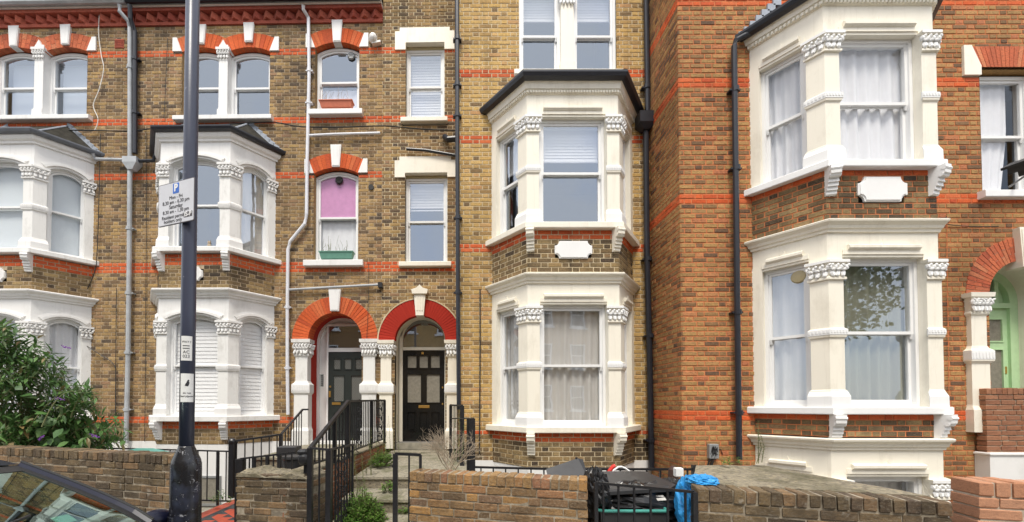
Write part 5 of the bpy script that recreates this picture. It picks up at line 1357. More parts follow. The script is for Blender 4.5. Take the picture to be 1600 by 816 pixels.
# pillar between the tiled path and the gate
pa, pb = W(369, 742, 4.62), W(481, 739, 4.45)
Fp = T((pa.x, pa.y, 0)) @ RZ(math.atan2(pb.y - pa.y, pb.x - pa.x)); Lp_ = (pb - pa).length; Hp = ZC - (741 - 632) * 4.5 / 640
garden_wall('brick_pillar', Fp, Lp_, Hp, 'stubby weathered brick pillar left of the black gate', ('brick_gdark', 'mort_garden'), seed=6, rows_to=.1, header=False, depth=.45, wob=.01, cat='pillar')
mb = MB(); n = 14
vs = []
for j in range(5):
    for i in range(n + 1):
        x = Lp_ * i / n; y = -.015 + .47 * j / 4; zz = Hp + .02 + .02 * math.sin(i * .7) + .012 * math.sin(i * 1.9 + j) - (.035 if j in (0, 4) else 0) - (.03 if i in (0, n) else 0)
        vs.append((x, y, zz))
vs += [(v[0], v[1], Hp - .04) for v in vs[:]]
m_ = 5 * (n + 1)
fs = [(j * (n + 1) + i, j * (n + 1) + i + 1, (j + 1) * (n + 1) + i + 1, (j + 1) * (n + 1) + i) for j in range(4) for i in range(n)]
fs += [(i, i + m_, i + 1 + m_, i + 1) for i in range(n)] + [(j * (n + 1) + n, j * (n + 1) + n + m_, (j + 1) * (n + 1) + n + m_, (j + 1) * (n + 1) + n) for j in range(4)] + [(j * (n + 1), (j + 1) * (n + 1), (j + 1) * (n + 1) + m_, j * (n + 1) + m_) for j in range(4)]
mb.add(vs, fs, 0, Fp)
mb.build('coping', 'slab', bpy.data.objects['brick_pillar'], smooth=False)
# dwarf wall between the two flights
a, b = Vector((-1.73, 4.5, 0)), Vector((-1.52, 8.3, 0))
Fd = T(b) @ RZ(math.atan2(a.y - b.y, a.x - b.x)); 
Fd = T(a) @ RZ(math.atan2(b.y - a.y, b.x - a.x)) 
garden_wall('dwarf_wall', Fd, (b - a).length, .76, 'low red brown brick wall rising between the two flights of entrance steps', ('brick_porch', 'mort_garden'), seed=8, rows_to=0, header=False, cat='wall')
mb = MB(); mb.box(0, (b - a).length, -.02, .24, .762, .80, Fd, bev=.01); mb.build('coping', 'slab', bpy.data.objects['dwarf_wall'])
# concrete slab roof of the bin store
q = [(2.33, 4.04), (3.05, 4.04), (3.02, 2.62), (1.80, 3.10)]
zsl = H3 - .005
t = thing('bin_store', (2.5, 3.4, 0), 'sloping mossy concrete slab roof behind the dark wall, weeds at its back edge', 'slab')
a = F3 @ Vector((0.0, .18, 0)); b = F3 @ Vector((L3 + .0, .18, 0)); a0 = F3 @ Vector((.0, .0, 0))
mb = MB(); nn = 16; vs = []
A = Vector((a.x + .0, a.y, zsl)); Bq = Vector((b.x, b.y, zsl)); Cc = W(1195, 727.6, 4.04); Dd = W(1088, 727, 4.04)
for j in range(nn + 1):
    for i in range(nn + 1):
        s, r = i / nn, j / nn; p = (A.lerp(Bq, s)).lerp(Dd.lerp(Cc, s), r)
        p.z += .006 * mnoise.noise(Vector((p.x * 6, p.y * 6, 0))) + .004 * mnoise.noise(Vector((p.x * 20, p.y * 20, 3))); vs.append(tuple(p))
m_ = (nn + 1) ** 2; vs += [(v[0], v[1], v[2] - .09) for v in vs[:]]
fs = [(j * (nn + 1) + i, j * (nn + 1) + i + 1, (j + 1) * (nn + 1) + i + 1, (j + 1) * (nn + 1) + i) for j in range(nn) for i in range(nn)]
for j in range(nn):
    for k0 in (j * (nn + 1), j * (nn + 1) + nn): fs.append((k0, k0 + nn + 1, k0 + nn + 1 + m_, k0 + m_))
for i in range(nn):
    for k0 in (i, nn * (nn + 1) + i): fs.append((k0, k0 + 1, k0 + 1 + m_, k0 + m_))
mb.add(vs, fs); mb.build('slab', 'slab', t)
mb = MB(); mb.prismz([(Dd.x + .05, Dd.y - .05), (A.x + .03, A.y + .05), (A.x + .12, A.y + .02), (Dd.x + .14, Dd.y - .06)], 0, Dd.z - .1); mb.build('side_wall', 'brick_gdark', t)
# brown porch wall over white render (right edge)
PD = 6.03
Fw = T((W(1541, 650, PD).x, PD, 0)); zt = W(1541, 606, PD).z; zb_ = W(1541, 708, PD).z
t = garden_wall('porch_wall', Fw @ T((0, 0, 0)), 1.9, zt, 'smooth brown brick wall over white render beside the lime green door', ('brick_porch', 'mort_garden'), seed=9, rows_to=zb_, wob=.002, course=.0752, shares=300, depth=.12)
mb = MB(); mb.box(0, 1.9, -.03, .15, -.6, zb_ - .04, Fw); mb.build('render', 'white', t)
mb = MB(); mb.box(-.02, 1.9, -.05, .15, zb_ - .04, zb_ + .01, Fw, bev=.015); mb.build('ledge', 'white', t)

# ---- tiled path, steps
zp = .0
t = thing('tiled_path', (-3.1, 5.6, 0), 'red and black tiled garden path between the lamp post and the brick pillar', 'path')
mb = MB(); mb.prismz([(-3.72, 4.6), (-2.4, 4.55), (-2.3, 6.7), (-3.66, 6.7)], -.6, .0); mb.build('bed', 'concrete', t)
def tile(pts, mat):
    mb = MB(); c = Vector((sum(p[0] for p in pts) / len(pts), sum(p[1] for p in pts) / len(pts)))
    P = [(c.x + (p[0] - c.x) * .975, c.y + (p[1] - c.y) * .975) for p in pts]; mb.prismz(P, .0005, .008); mb.build('tile', mat, t)
x = -3.72
s_ = .15
for j in range(14):
    y = 4.6 + j * s_
    tile([(-3.70, y), (-3.52, y), (-3.52, y + s_), (-3.70, y + s_)], 'tile_red')
    tile([(-3.52, y), (-3.42, y), (-3.42, y + s_), (-3.52, y + s_)], 'tile_black')
    for i in range(6):
        x = -3.42 + i * s_
        if (i + j) % 2: tile([(x, y), (x + s_, y), (x + s_, y + s_), (x, y + s_)], 'tile_red')
        else:
            tile([(x, y), (x + s_, y), (x, y + s_)], 'tile_black'); tile([(x + s_, y), (x + s_, y + s_), (x, y + s_)], 'tile_red')
def steps(label, spec, mat='steps'):
    (x0, x1, y0, y1, z) = spec[0]; t = thing('entrance_steps', ((x0 + x1) / 2, y0, 0), label, 'steps')
    for (x0, x1, y0, y1, z) in spec:
        mb = MB(); mb.box(x0, x1, y0, y1 + .0, -.6, z - .055); mb.build('riser', 'slab', t); mb = MB(); mb.box(x0 - .0, x1 + .0, y0 - .025, y1, z - .053, z, bev=.01); mb.build('step', mat, t)
    return t
steps('worn mossy stone steps leading up to the black front door', [(-1.47, .1, 5.66, 8.65, .57), (-1.47, .1, 5.05, 5.655, .40), (-1.47, .1, 4.3, 5.045, .225), (-1.5, .1, 3.95, 4.295, .06)])
mb = MB(); mb.box(-1.45, -.1, 8.3, 8.75, .571, ZTH - .145); mb.build('step', 'steps', bpy.data.objects['entrance_steps'])
steps('stone steps and landing behind the railings up to the dark green door', [(-3.3, -1.76, 6.6, 9.1, ZTH - .02), (-2.7, -1.78, 6.2, 6.595, .57), (-2.7, -1.78, 5.8, 6.195, .42), (-2.7, -1.78, 5.4, 5.795, .28), (-2.7, -1.8, 5.0, 5.395, .14)])

# ---- railings
_mb = MB(); _mb.box(-.5, .5, -.5, .5, 0, 1); UB = _mb.mesh('baluster', ['black'])
def bar(parent, name, p, q, w_=.014):
    p, q = Vector(p), Vector(q); d = q - p; L = d.length; m = d.to_track_quat('Z', 'Y').to_matrix().to_4x4()
    return inst(UB, name, parent, T(p) @ m @ Matrix.Diagonal((w_, w_, L, 1)))
def railing(label, tops, drop, spacing=.105, posts=(), bw_=.014, lowrail=True, rail_w=.03, name='railing', ends=True, low=.07, group=None):
    tops = [Vector(p) for p in tops]; t = thing(name, tops[0] - Vector((0, 0, drop)), label, 'railing', group)
    for a, b in zip(tops, tops[1:]):
        bar(t, 'top_rail', a, b, rail_w)
        if lowrail: bar(t, 'bottom_rail', a - Vector((0, 0, drop - low)), b - Vector((0, 0, drop - low)), .022)
        L = (b - a).length; n = max(1, int(L / spacing))
        for i in range(n):
            p = a.lerp(b, (i + .5) / n); bar(t, 'baluster', p - Vector((0, 0, drop - (low if lowrail else 0))), p, bw_)
    for (p, w_, ex) in posts: 
        p = Vector(p); bar(t, 'post', p - Vector((0, 0, drop)), p + Vector((0, 0, ex)), w_)
    return t
def pz(x, y, D): return W(x, y, D)
P = lambda x, y, D: tuple(W(x, y, D))
# area railing behind the left wall
r1 = railing('long low black area railing behind the brown wall left of the tiled path', [P(95, 699, 6.5), P(230, 702, 6.4), P(361, 705.5, 6.3)], .83, .145, posts=[(P(341, 705, 6.3), .03, 0)], rail_w=.022, bw_=.013)
# left rail of B steps, with ball newel
q0 = P(363, 690, 6.3)
r2 = railing('black stair railing with ball newel rising past the white basement to the dark green door', [q0, P(439, 679, 6.7), P(473, 640, 7.6)], .86, .115, posts=[(q0, .075, .0), (P(439, 679, 6.7), .05, 0)])
mb = MB(); mb.blob(Vector(q0) + Vector((0, 0, .0)), (.055, .055, .055), None, 0, 12, 8); mb.build('ball_finial', 'black', r2)
bar(r2, 'hand_rail_end', P(473, 640, 7.6), Vector(P(473, 640, 7.6)) + Vector((.1, .02, 0)), .03)
# lower front rail above the pillar
q1 = P(376, 717, 5.0); q2 = P(461, 707, 4.85)
r3 = railing('low black railing behind the stubby brick pillar', [q1, q2], .85, .075, posts=[(q1, .09, 0), ], rail_w=.022)
for k in (.25, .5, .72): bar(r3, 'post', Vector(q1).lerp(Vector(q2), k) - Vector((0, 0, .85)), Vector(q1).lerp(Vector(q2), k), .035)
# hand rail on the dwarf wall
n0 = Vector((-1.69, 4.5, 1.02)); n1 = P(544, 627, 5.75); n2 = P(601, 625.5, 8.1)
def on_wall(p): return Vector((p[0], p[1], .80))
t = thing('railing', (-1.6, 6, .8), 'black hand railing running up the low wall between the two front doors', 'railing')
n1 = Vector(n1); n2 = Vector(n2)
bar(t, 'hand_rail', n0, n1, .04); bar(t, 'hand_rail', n1, n2, .03)
for (a, b, za, zb2) in ((n0, n1, .88, .9), (n1, n2, .9, .88)):
    L = (b - a).length; n = int(L / (.115 if a is n0 else .1))
    for i in range(1, n + 1):
        p = a.lerp(b, i / n); bar(t, 'baluster', (p.x, p.y, .88), p, .015)
    bar(t, 'bottom_rail', (a.x, a.y, .88), (b.x, b.y, .88), .022)
for p in (n0, n0.lerp(n1, .62), n1, n1.lerp(n2, .55), n2): bar(t, 'post', (p.x, p.y, .80), p, .045)
mb = MB(); mb.lathe([(.02, 0), (.06, .02), (.065, .05), (.04, .075), (.001, .08)], 14, T(n0 + Vector((-.03, -.02, -.03)))); mb.blob(n0 + Vector((-.02, -.04, -.06)), (.06, .05, .075), None, 0, 12, 8); mb.build('scroll_newel', 'black', t)
def scroll(parent, p, q, n=3, r=.05):     # chain of cast scrolls between two heights
    p, q = Vector(p), Vector(q); d = q - p
    for i in range(n):
        for s in (-1, 1):
            mb = MB(); c = p + d * ((i + .5) / n); pts = []
            for k in range(13):
                a = k / 12 * 1.7 * math.pi; rr = r * (1 - .045 * k)
                pts.append(c + Vector((s * rr * math.sin(a) * .55, s * rr * math.sin(a) * .5, s * rr * 1.3 * math.cos(a) + s * r * .5)))
            mb.tube(pts, .007, 5); mb.build('scroll', 'black', parent)
for k in (.2, .8):
    p = n1.lerp(n2, k); scroll(t, (p.x + .02, p.y, .9), (p.x + .02, p.y, p.z - .05), 4, .085)
# gate
g0 = Vector(P(485, 700, 4.22)); g1 = Vector(P(514, 703, 4.1)); g2 = Vector(P(551, 695, 4.75))
t = thing('garden_gate', (g0.x, g0.y, 0), 'black iron gate with scrollwork standing open in front of the green plant', 'gate')
for p, w_ in ((g0, .05), (g1, .052)): bar(t, 'post', (p.x, p.y, 0), p, w_)
bar(t, 'top_rail', g0, g1, .022); bar(t, 'top_rail', g1, g2, .022); bar(t, 'baluster', ((g0.x + g1.x) / 2, (g0.y + g1.y) / 2, .05), g0.lerp(g1, .5), .016)
for i in range(1, 8):
    p = g1.lerp(g2, i / 8); bar(t, 'baluster', (p.x, p.y, .12), p, .014)
bar(t, 'bottom_rail', (g1.x, g1.y, .12), (g2.x, g2.y, .12), .02); bar(t, 'post', (g2.x, g2.y, .08), g2, .024)
p = g1.lerp(g2, .5); scroll(t, (p.x, p.y, .25), (p.x, p.y, p.z - .05), 5, .09)
g3 = Vector(P(618, 709, 4.05)); g4 = Vector(P(657, 711, 3.97))
t = thing('gate_post', (g3.x, g3.y, 0), 'black iron gate post with a short rail stepping onto the ochre wall', 'post')
bar(t, 'post', (g3.x, g3.y, 0), g3, .046); bar(t, 'top_rail', g3, g4, .026); bar(t, 'baluster', (g3.lerp(g4, .55).x, g3.lerp(g4, .55).y, 0), g3.lerp(g4, .55), .016)
bar(t, 'baluster', (g4.x, g4.y, g4.z - .13), g4, .026); bar(t, 'latch', g3 + Vector((-.03, 0, -.12)), g3 + Vector((.0, 0, -.12)), .03)
# rails right of the black door
k0 = Vector(P(704, 633, 7.6)); k1 = Vector(P(722, 634, 6.6)); k2 = Vector(P(738, 654, 5.4))
t = thing('railing', (k1.x, k1.y, .5), 'tall black railing of thin bars right of the black front door steps', 'railing')
bar(t, 'top_rail', k0, k1, .03)
bar(t, 'post', (k0.x, k0.y, .5), k0, .05)
for i in range(1, 8): p = k0.lerp(k1, i / 8); bar(t, 'baluster', (p.x, p.y, .55), p, .013)
bar(t, 'post', (k1.x, k1.y, .4), k1, .07); bar(t, 'top_rail', k0 + Vector((.0, 0, -.25)), Vector(P(740, 654, 5.6)), .018)
bar(t, 'post', (k2.x, k2.y, .3), k2, .075); bar(t, 'post', (k2.x - .05, k2.y + .05, .3), k2 + Vector((-.05, .05, 0)), .05)
m0 = P(742, 730, 5.2); m1 = P(860, 733, 5.0); m2 = P(1085, 733.5, 4.7)
railing('low black area railing below the cream bay behind the bags', [m0, m1, m2], .7, .135, posts=[(m2, .05, .05)], rail_w=.026, bw_=.016)
e0 = F2 @ Vector((L2 + .06, .1, 0)); e1 = Vector(P(1085, 769, 3.06)); e0 = Vector(P(931, 754.5, 3.45))
r5 = railing('black railing closing the gap in front of the bin bags', [e0, e1], .82, .118, posts=[(e1, .035, 0), (e0, .03, 0)], rail_w=.02, bw_=.014, low=.1)

# ================================================================ lamp post and parking sign
lp = W(290, 800, 2.9); lx, ly = lp.x, lp.y
t = thing('lamp_post', (lx, ly, 0), 'dark painted lamp post with a scuffed flared black base beside the parked car', 'lamp post')
zb1 = ZC - (696 - 632) * 2.9 / 640; zs_ = ZC - (724 - 632) * 2.9 / 640
mb = MB(); mb.lathe([(.12, 0), (.105, .02), (.098, .3), (.096, zs_ - .05), (.095, zs_), (.088, zs_ + .03), (.052, zb1 - .01), (.05, zb1)], 28, T((lx, ly, 0))); lb = mb.build('base', None or 'post_base', t, smooth=True) if False else None
n_ = NT('scuffed_black_paint'); col_ = n_.mix(n_.rampf(n_.noise(14, 6, .8, dist=1.2), .6, .64, 0, .8), (.012, .012, .014), (.42, .42, .44)); col_ = n_.mix(n_.rampf(n_.noise(5, 3), .5, .7, 0, .3), col_, (.1, .12, .2))
n_.bsdf(col_, .22, bump=n_.noise(14, 6, .8, dist=1.2), bdist=.001); M['post_base'] = n_.m
n_ = NT('worn_blue_black_paint'); col_ = n_.mix(n_.rampf(n_.noise(30, 5, .7), .68, .7, 0, .7), (.045, .052, .085), (.45, .45, .48)); n_.bsdf(col_, .35, bump=n_.noise(50), bdist=.0006); M['post_shaft'] = n_.m
lb = mb.build('base', 'post_base', t, smooth=True)
mb = MB(); mb.box(-.045, .045, -.103, -.09, .35, .78, T((lx, ly, 0)) @ RZ(R(-35)), bev=.004); mb.build('access_door', 'post_base', lb)
mb = MB(); mb.lathe([(.047, zb1 - .02), (.0465, 2.2), (.045, 3.4), (.041, 6.2)], 24, T((lx, ly, 0))); mb.build('shaft', 'post_shaft', t, smooth=True)
mb = MB(); mb.tube([(lx, ly, 6.1), (lx, ly - .05, 6.5), (lx + .1, ly - .5, 6.75), (lx + .2, ly - .9, 6.78)], .03, 10); mb.box(lx + .1, lx + .32, ly - 1.35, ly - .8, 6.7, 6.8, bev=.02); mb.build('lamp_head', 'grey_metal', t)
def curved_patch(mb, cx, cy, r, a0, a1, z0, z1, mat=0, n=10, th=.0012):
    vs = []
    for i in range(n + 1):
        a = a0 + (a1 - a0) * i / n
        for rr in (r, r + th):
            for z in (z0, z1): vs.append((cx + rr * math.cos(a), cy + rr * math.sin(a), z))
    fs = []
    for i in range(n):
        o = i * 4; fs += [(o + 2, o + 6, o + 7, o + 3), (o + 3, o + 7, o + 5, o + 1), (o, o + 4, o + 6, o + 2)]
    mb.add(vs, fs, mat)
def text_mb(body, size, F, mat, name, parent, align='CENTER', wrap=None, off=0, fit=None):
    cu_ = bpy.data.curves.new('t', 'FONT'); cu_.body = body; cu_.size = size; cu_.align_x = align; cu_.align_y = 'CENTER'; cu_.extrude = .0006; cu_.resolution_u = 3; cu_.offset = off
    ob = bpy.data.objects.new('t', cu_); COL.objects.link(ob); bpy.context.view_layer.update()
    me = bpy.data.meshes.new_from_object(ob.evaluated_get(bpy.context.evaluated_depsgraph_get())); bpy.data.objects.remove(ob)
    mb = MB(); vs = []
    if fit:
        xs = [v.co.x for v in me.vertices]; kx = fit / (max(xs) - min(xs))
        for v in me.vertices: v.co = v.co * kx
    for v in me.vertices:
        # text lies in its own xy plane: x right, y up -> local x, z
        p = Vector((v.co.x, -v.co.z, v.co.y))
        if wrap:
            cx, cy, r, ac, zc2 = wrap; a = ac + p.x / r; p = Vector((cx + (r - p.y) * math.cos(a), cy + (r - p.y) * math.sin(a), zc2 + p.z)); vs.append(p)
        else: vs.append(F @ p)
    mb.add(vs, [tuple(pl.vertices) for pl in me.polygons]); o = mb.build(name, mat, parent); bpy.data.meshes.remove(me); return o
M['ink'] = simple('black_ink', (.02, .02, .025), .6)
M['paper'] = simple('sticker_paper', (.74, .74, .72), .7, 0, .1)
vc = math.atan2(-ly, -lx)            # towards the camera
zA = lambda y: ZC - (y - 632) * ly / 640
for (y0, y1, aa, bb, lab, lines) in ((526, 564, -.95, .55, 'torn white paper notice taped higher on the lamp post, reading 023', [('WAY ?', 535, .02), ('AC', 551, .03), ('023', 557.5, .03)]), (584, 628, -.95, .85, 'white sticker with a bird silhouette lower on the lamp post', [('do not', 614, .018), ('feed pigeons', 619, .0165)])):
    mb = MB(); curved_patch(mb, lx, ly, .0475, vc + aa, vc + bb, zA(y1), zA(y0)); mid = (aa + bb) / 2
    st = mb.build('notice', 'paper', None, label_=lab, cat='sticker')
    for (tx, yy, sz) in lines: text_mb(tx, sz, None, 'ink', 'lettering', st, wrap=(lx, ly, .0492, vc + mid, zA(yy)))
    if y0 < 570:
        for yb in (541, 545):
            mb = MB(); curved_patch(mb, lx, ly, .0488, vc + mid - .45, vc + mid + .4, zA(yb + .5), zA(yb - .5)); mb.build('print_line', 'ink', st)
    if y0 > 570:
        mb = MB(); wrapv = []
        pts = [(-.006, -.02), (.004, -.022), (.009, -.01), (.012, .004), (.008, .014), (.011, .02), (.006, .026), (.0, .02), (-.004, .008), (-.012, -.006), (-.016, -.02), (-.01, -.018)]
        for rr in (.0489, .0495): wrapv += [(lx + rr * math.cos(vc + mid + .05 + x / .048), ly + rr * math.sin(vc + mid + .05 + x / .048), zA(599) + z) for x, z in pts]
        k = len(pts); mb.add(wrapv, [tuple(range(k, 2 * k))] + [(i, (i + 1) % k, (i + 1) % k + k, i + k) for i in range(k)]); mb.build('bird_silhouette', 'ink', st)
# sign plate
M['sign_white'] = simple('sign_face', (.62, .63, .67), .45, 0, .1, 6); M['sign_blue'] = simple('sign_blue', (.02, .13, .55), .4); M['sign_edge'] = simple('sign_border', (.1, .09, .1), .5)
sl_, sr_ = W(248, 324, 2.92), W(304, 315, 2.80)
Fsn = T(((sl_.x + sr_.x) / 2, (sl_.y + sr_.y) / 2, (W(248, 356, 2.92).z + W(248, 291, 2.92).z) / 2 )) @ RZ(math.atan2(sr_.y - sl_.y, sr_.x - sl_.x))
sw2 = (sr_ - sl_).length / 2; sw2 = math.hypot(sr_.x - sl_.x, sr_.y - sl_.y) / 2; sh2 = (W(248, 290.5, 2.92).z - W(248, 355.5, 2.92).z) / 2
t = thing('parking_sign', Fsn @ Vector((0, 0, -sh2)), 'white parking hours sign with blue P fixed askew on the lamp post', 'sign')
def rr_pts(w_, h, r):
    o = []
    for cx, cz, a0 in ((-w_ + r, -h + r, 180), (w_ - r, -h + r, 270), (w_ - r, h - r, 0), (-w_ + r, h - r, 90)): o += [(cx + r * math.cos(R(a0 + i * 30)), cz + r * math.sin(R(a0 + i * 30))) for i in range(4)]
    return o
mb = MB(); mb.prism(rr_pts(sw2, sh2, .012), -.002, .004, Fsn); mb.build('plate', 'sign_edge', t)
mb = MB(); mb.prism(rr_pts(sw2 - .005, sh2 - .005, .008), -.003, -.0015, Fsn); mb.build('face', 'sign_white', t)
u = sw2 / .27
mb = MB(); mb.prism(rr_pts(.03, .036, .004), -.0042, -.0025, Fsn @ T((0, 0, sh2 * .68))); mb.build('blue_square', 'sign_blue', t)
text_mb('P', .07, Fsn @ T((.0, -.005, sh2 * .69)), 'white_clean', 'lettering', t, off=.003)
for (tx, zz, fw_, xx) in (('Mon - Fri', .27, .36, .0), ('8.30 am - 6.30 pm', .05, .74, .0), ('Saturday', -.17, .37, .0), ('8.30 am - 1.30 pm', -.39, .72, 0), ('Resident permit', -.635, .62, -.15), ('holders only', -.83, .5, -.15)):
    text_mb(tx, .03, Fsn @ T((xx * sw2, -.0038, zz * sh2)), 'ink', 'lettering', t, fit=fw_ * 2 * sw2)
mb = MB(); mb.prism(rr_pts(.115 * 2 * sw2, .062 * 2 * sh2, .003), -.0042, -.0025, Fsn @ T((.68 * sw2, 0, -.66 * sh2))); mb.build('code_box', 'sign_edge', t)
text_mb('IS-P', .03, Fsn @ T((.68 * sw2, -.0048, -.66 * sh2)), 'white_clean', 'lettering', t, fit=.19 * 2 * sw2, off=.0006)
mb = MB(); mb.box(-.06, .06, .004, .05, -.01, .01, Fsn @ T((.04, 0, .1))); mb.box(-.06, .06, .004, .05, -.01, .01, Fsn @ T((.04, 0, -.1))); mb.build('clip', 'grey_metal', t)
# ================================================================ plants
M['leaf_dark'] = leaf_mat('buddleia_leaf', [(0, (.045, .11, .03)), (.35, (.085, .18, .045)), (.6, (.13, .24, .07)), (.8, (.07, .15, .05)), (.93, (.2, .25, .14)), (1, (.28, .19, .08))])
M['leaf_bright'] = leaf_mat('bright_weed_leaf', [(0, (.05, .13, .015)), (.5, (.1, .22, .03)), (.85, (.16, .3, .05)), (1, (.3, .36, .1))])
M['leaf_weed'] = leaf_mat('pale_weed_leaf', [(0, (.09, .13, .03)), (.6, (.17, .21, .06)), (1, (.3, .26, .12))])
M['leaf_tree'] = leaf_mat('tree_leaf', [(0, (.03, .07, .015)), (.6, (.06, .11, .03)), (1, (.1, .15, .04))])
M['bloom'] = simple('purple_bloom', (.26, .08, .42), .8, 0, .4, 60)
def leaf_geo(L, w_, fold=.25, droop=.25):
    vs = [(0, 0, 0), (w_ * .42, L * .28, fold * w_ * .4), (w_ * .5, L * .55, fold * w_ * .5 - droop * L * .15), (0, L, -droop * L * .5), (-w_ * .5, L * .55, fold * w_ * .5 - droop * L * .15), (-w_ * .42, L * .28, fold * w_ * .4), (0, L * .5, -droop * L * .1)]
    fs = [(0, 1, 6), (1, 2, 6), (2, 3, 6), (3, 4, 6), (4, 5, 6), (5, 0, 6)]
    return vs, fs
class Foliage:
    def __init__(s, geo): s.geo = geo; s.items = []
    def leaf(s, p, d, up=None, sc=1.0):
        d = Vector(d).normalized(); up = Vector(up or (0, 0, 1)); x = d.cross(up)
        if x.length < .01: x = Vector((1, 0, 0))
        x.normalize(); z = x.cross(d)
        s.items.append(Matrix(((x.x * sc, d.x * sc, z.x * sc, p[0]), (x.y * sc, d.y * sc, z.y * sc, p[1]), (x.z * sc, d.z * sc, z.z * sc, p[2]), (0, 0, 0, 1))))
    def build(s, parent, mat, single=0, key=None, name='leaf'):
        vs, fs = s.geo; it = s.items
        if single:
            it = sorted(it, key=key or (lambda m: m.translation.y)); mb = MB(); mb.add(vs, fs); me = mb.mesh(name, [mat], fix=False)
            for m in it[:single]: inst(me, name, parent, m)
            it = it[single:]
        if it:
            mb = MB()
            for m in it: mb.add(vs, fs, 0, m)
            mb.build('foliage', mat, parent, fix=False, kind='stuff')
rnd = random.Random(11)
def rv(s): return Vector((rnd.uniform(-s, s), rnd.uniform(-s, s), rnd.uniform(-s, s)))
# --- big leafy bush at the left
tb = thing('buddleia_bush', (-6.2, 5.9, 0), 'big dark leafy bush with a few purple flower spikes behind the left garden wall', 'bush')
fo = Foliage(leaf_geo(.15, .04)); fo2 = Foliage(leaf_geo(.13, .1, .1, .3)); stems = []
def top_y(x):      # silhouette of the crown in the photograph
    pts = [(-60, 500), (0, 505), (30, 512), (60, 530), (95, 560), (120, 590), (150, 615), (175, 640), (192, 655), (205, 690)]
    for (a, b) in zip(pts, pts[1:]):
        if a[0] <= x <= b[0]: return a[1] + (b[1] - a[1]) * (x - a[0]) / (b[0] - a[0])
    return 690
for i in range(250):
    x = rnd.uniform(-120, 196) if i % 3 else rnd.uniform(0, 150); ty = top_y(max(-60, x))
    y = ty + (700 - ty) * (rnd.random() ** (1.9 if i % 2 else .9)) * .98
    D = rnd.uniform(5.35, 6.5); tip = W(x, y, D)
    root = Vector((-6.3 + rnd.uniform(-.6, .5), 5.95 + rnd.uniform(-.3, .3), rnd.uniform(.0, .3))) if i % 2 else Vector((tip.x - rnd.uniform(.25, .9), tip.y + rnd.uniform(-.2, .2), max(.3, tip.z - rnd.uniform(.2, .7))))
    mid = root.lerp(tip, .55) + Vector((-.05, 0, .18 + .25 * rnd.random())); 
    if mid.z > tip.z + .25: mid.z = tip.z + .25
    pts = []
    N = 11
    for k in range(N + 1):
        t_ = k / N; p = root * (1 - t_) ** 2 + mid * 2 * t_ * (1 - t_) + tip * t_ * t_; pts.append(p)
    stems.append(pts)
    L = sum((pts[k + 1] - pts[k]).length for k in range(N)); nl = int(min(L, 1.3) / .05) + 3
    for k in range(nl):
        t_ = 1 - min(.75, .8 / max(L, .8)) * (k / nl); q = t_ * N; j = min(N - 1, int(q)); p = pts[j].lerp(pts[j + 1], q - j); d = (pts[j + 1] - pts[j]).normalized()
        side = d.cross(Vector((0, 0, 1))).normalized(); sg = 1 if k % 2 else -1
        ang = k * 1.57 + rnd.uniform(-.4, .4)
        o = side * math.cos(ang) + side.cross(d) * math.sin(ang)
        fo.leaf(p, d * .8 + o * .9 + Vector((0, 0, -.35)) + rv(.2), sc=rnd.uniform(.65, 1.25))
    if i % 9 == 0:
        pass
for i in range(520):      # broader leaves in the heart of the bush, low and left
    x = rnd.uniform(-120, 150); ty = top_y(x) + 75 + max(0, x) * .25
    if ty > 695: continue
    y = rnd.uniform(ty, 700); p = W(x, y, rnd.uniform(5.3, 6.3)); fo2.leaf(p, rv(1) + Vector((0, -.6, -.3)), Vector((0, -.5, 1)) + rv(.4), rnd.uniform(.6, 1.3))
def keyf(m): return m.translation.y + (0 if m.translation.x > -5.9 else 5)
fo.build(tb, 'leaf_dark', 200, keyf); fo2.build(tb, 'leaf_dark', 90, keyf)
mb = MB()
for pts in stems: mb.tube(pts, .009, 5, r1=.002)
mb.build('stem', 'stem', tb, kind='stuff')
for (x, y, dx) in ((104, 541, 1), (149, 680, 1), (65, 684, 0), (94, 622, 1)):
    p = W(x, y, 5.35); mb = MB()
    for k in range(26):
        t_ = k / 26; c = p + Vector((.11 * (t_ - .5) * (1 if dx else .5), 0, -.03 * t_ if dx else .05 * (t_ - .5))); r = .016 * (1 - .6 * t_)
        mb.blob(c + rv(r), (.006, .006, .006), None, 0, 5, 3)
    mb.build('bloom', 'bloom', tb, kind='stuff')
# --- green mound by the gate
def mound(c, r, n, label, mat, ls, name='green_plant', h=None):
    t = thing(name, (c[0], c[1], c[2]), label, 'plant'); f = Foliage(leaf_geo(ls, ls * .55, .2, .3)); mb = MB()
    for i in range(n // 14):
        a = rnd.uniform(0, 6.28); rr = math.sqrt(rnd.random()); tip = Vector((c[0] + r[0] * rr * math.cos(a), c[1] + r[1] * rr * math.sin(a), c[2] + r[2] * (1 - .75 * rr * rr) * rnd.uniform(.65, 1.08)))
        root = Vector((c[0] + (tip.x - c[0]) * .3, c[1] + (tip.y - c[1]) * .3, c[2])); mb.tube([root, root.lerp(tip, .5) + rv(.02), tip], .003, 4)
        for k in range(14):
            t_ = 1 - .5 * k / 14; p = root.lerp(tip, t_) + rv(.012); a2 = k * 2.4
            f.leaf(p, Vector((math.cos(a2), math.sin(a2), .35)) + rv(.3), sc=rnd.uniform(.6, 1.3))
    f.build(t, mat); mb.build('stem', 'stem', t, kind='stuff'); return t
mound((-1.13, 4.68, .1), (.3, .36, .47), 9000, 'bright green bushy weed growing on the steps behind the open gate', 'leaf_bright', .03)
mound((-.95, 5.4, .42), (.12, .12, .13), 300, 'small tuft of green weed at the riser of the upper step', 'leaf_bright', .028)
mound((-.62, 5.0, .23), (.2, .06, .09), 300, 'straggly dark green weed along the lower step', 'leaf_bright', .026)
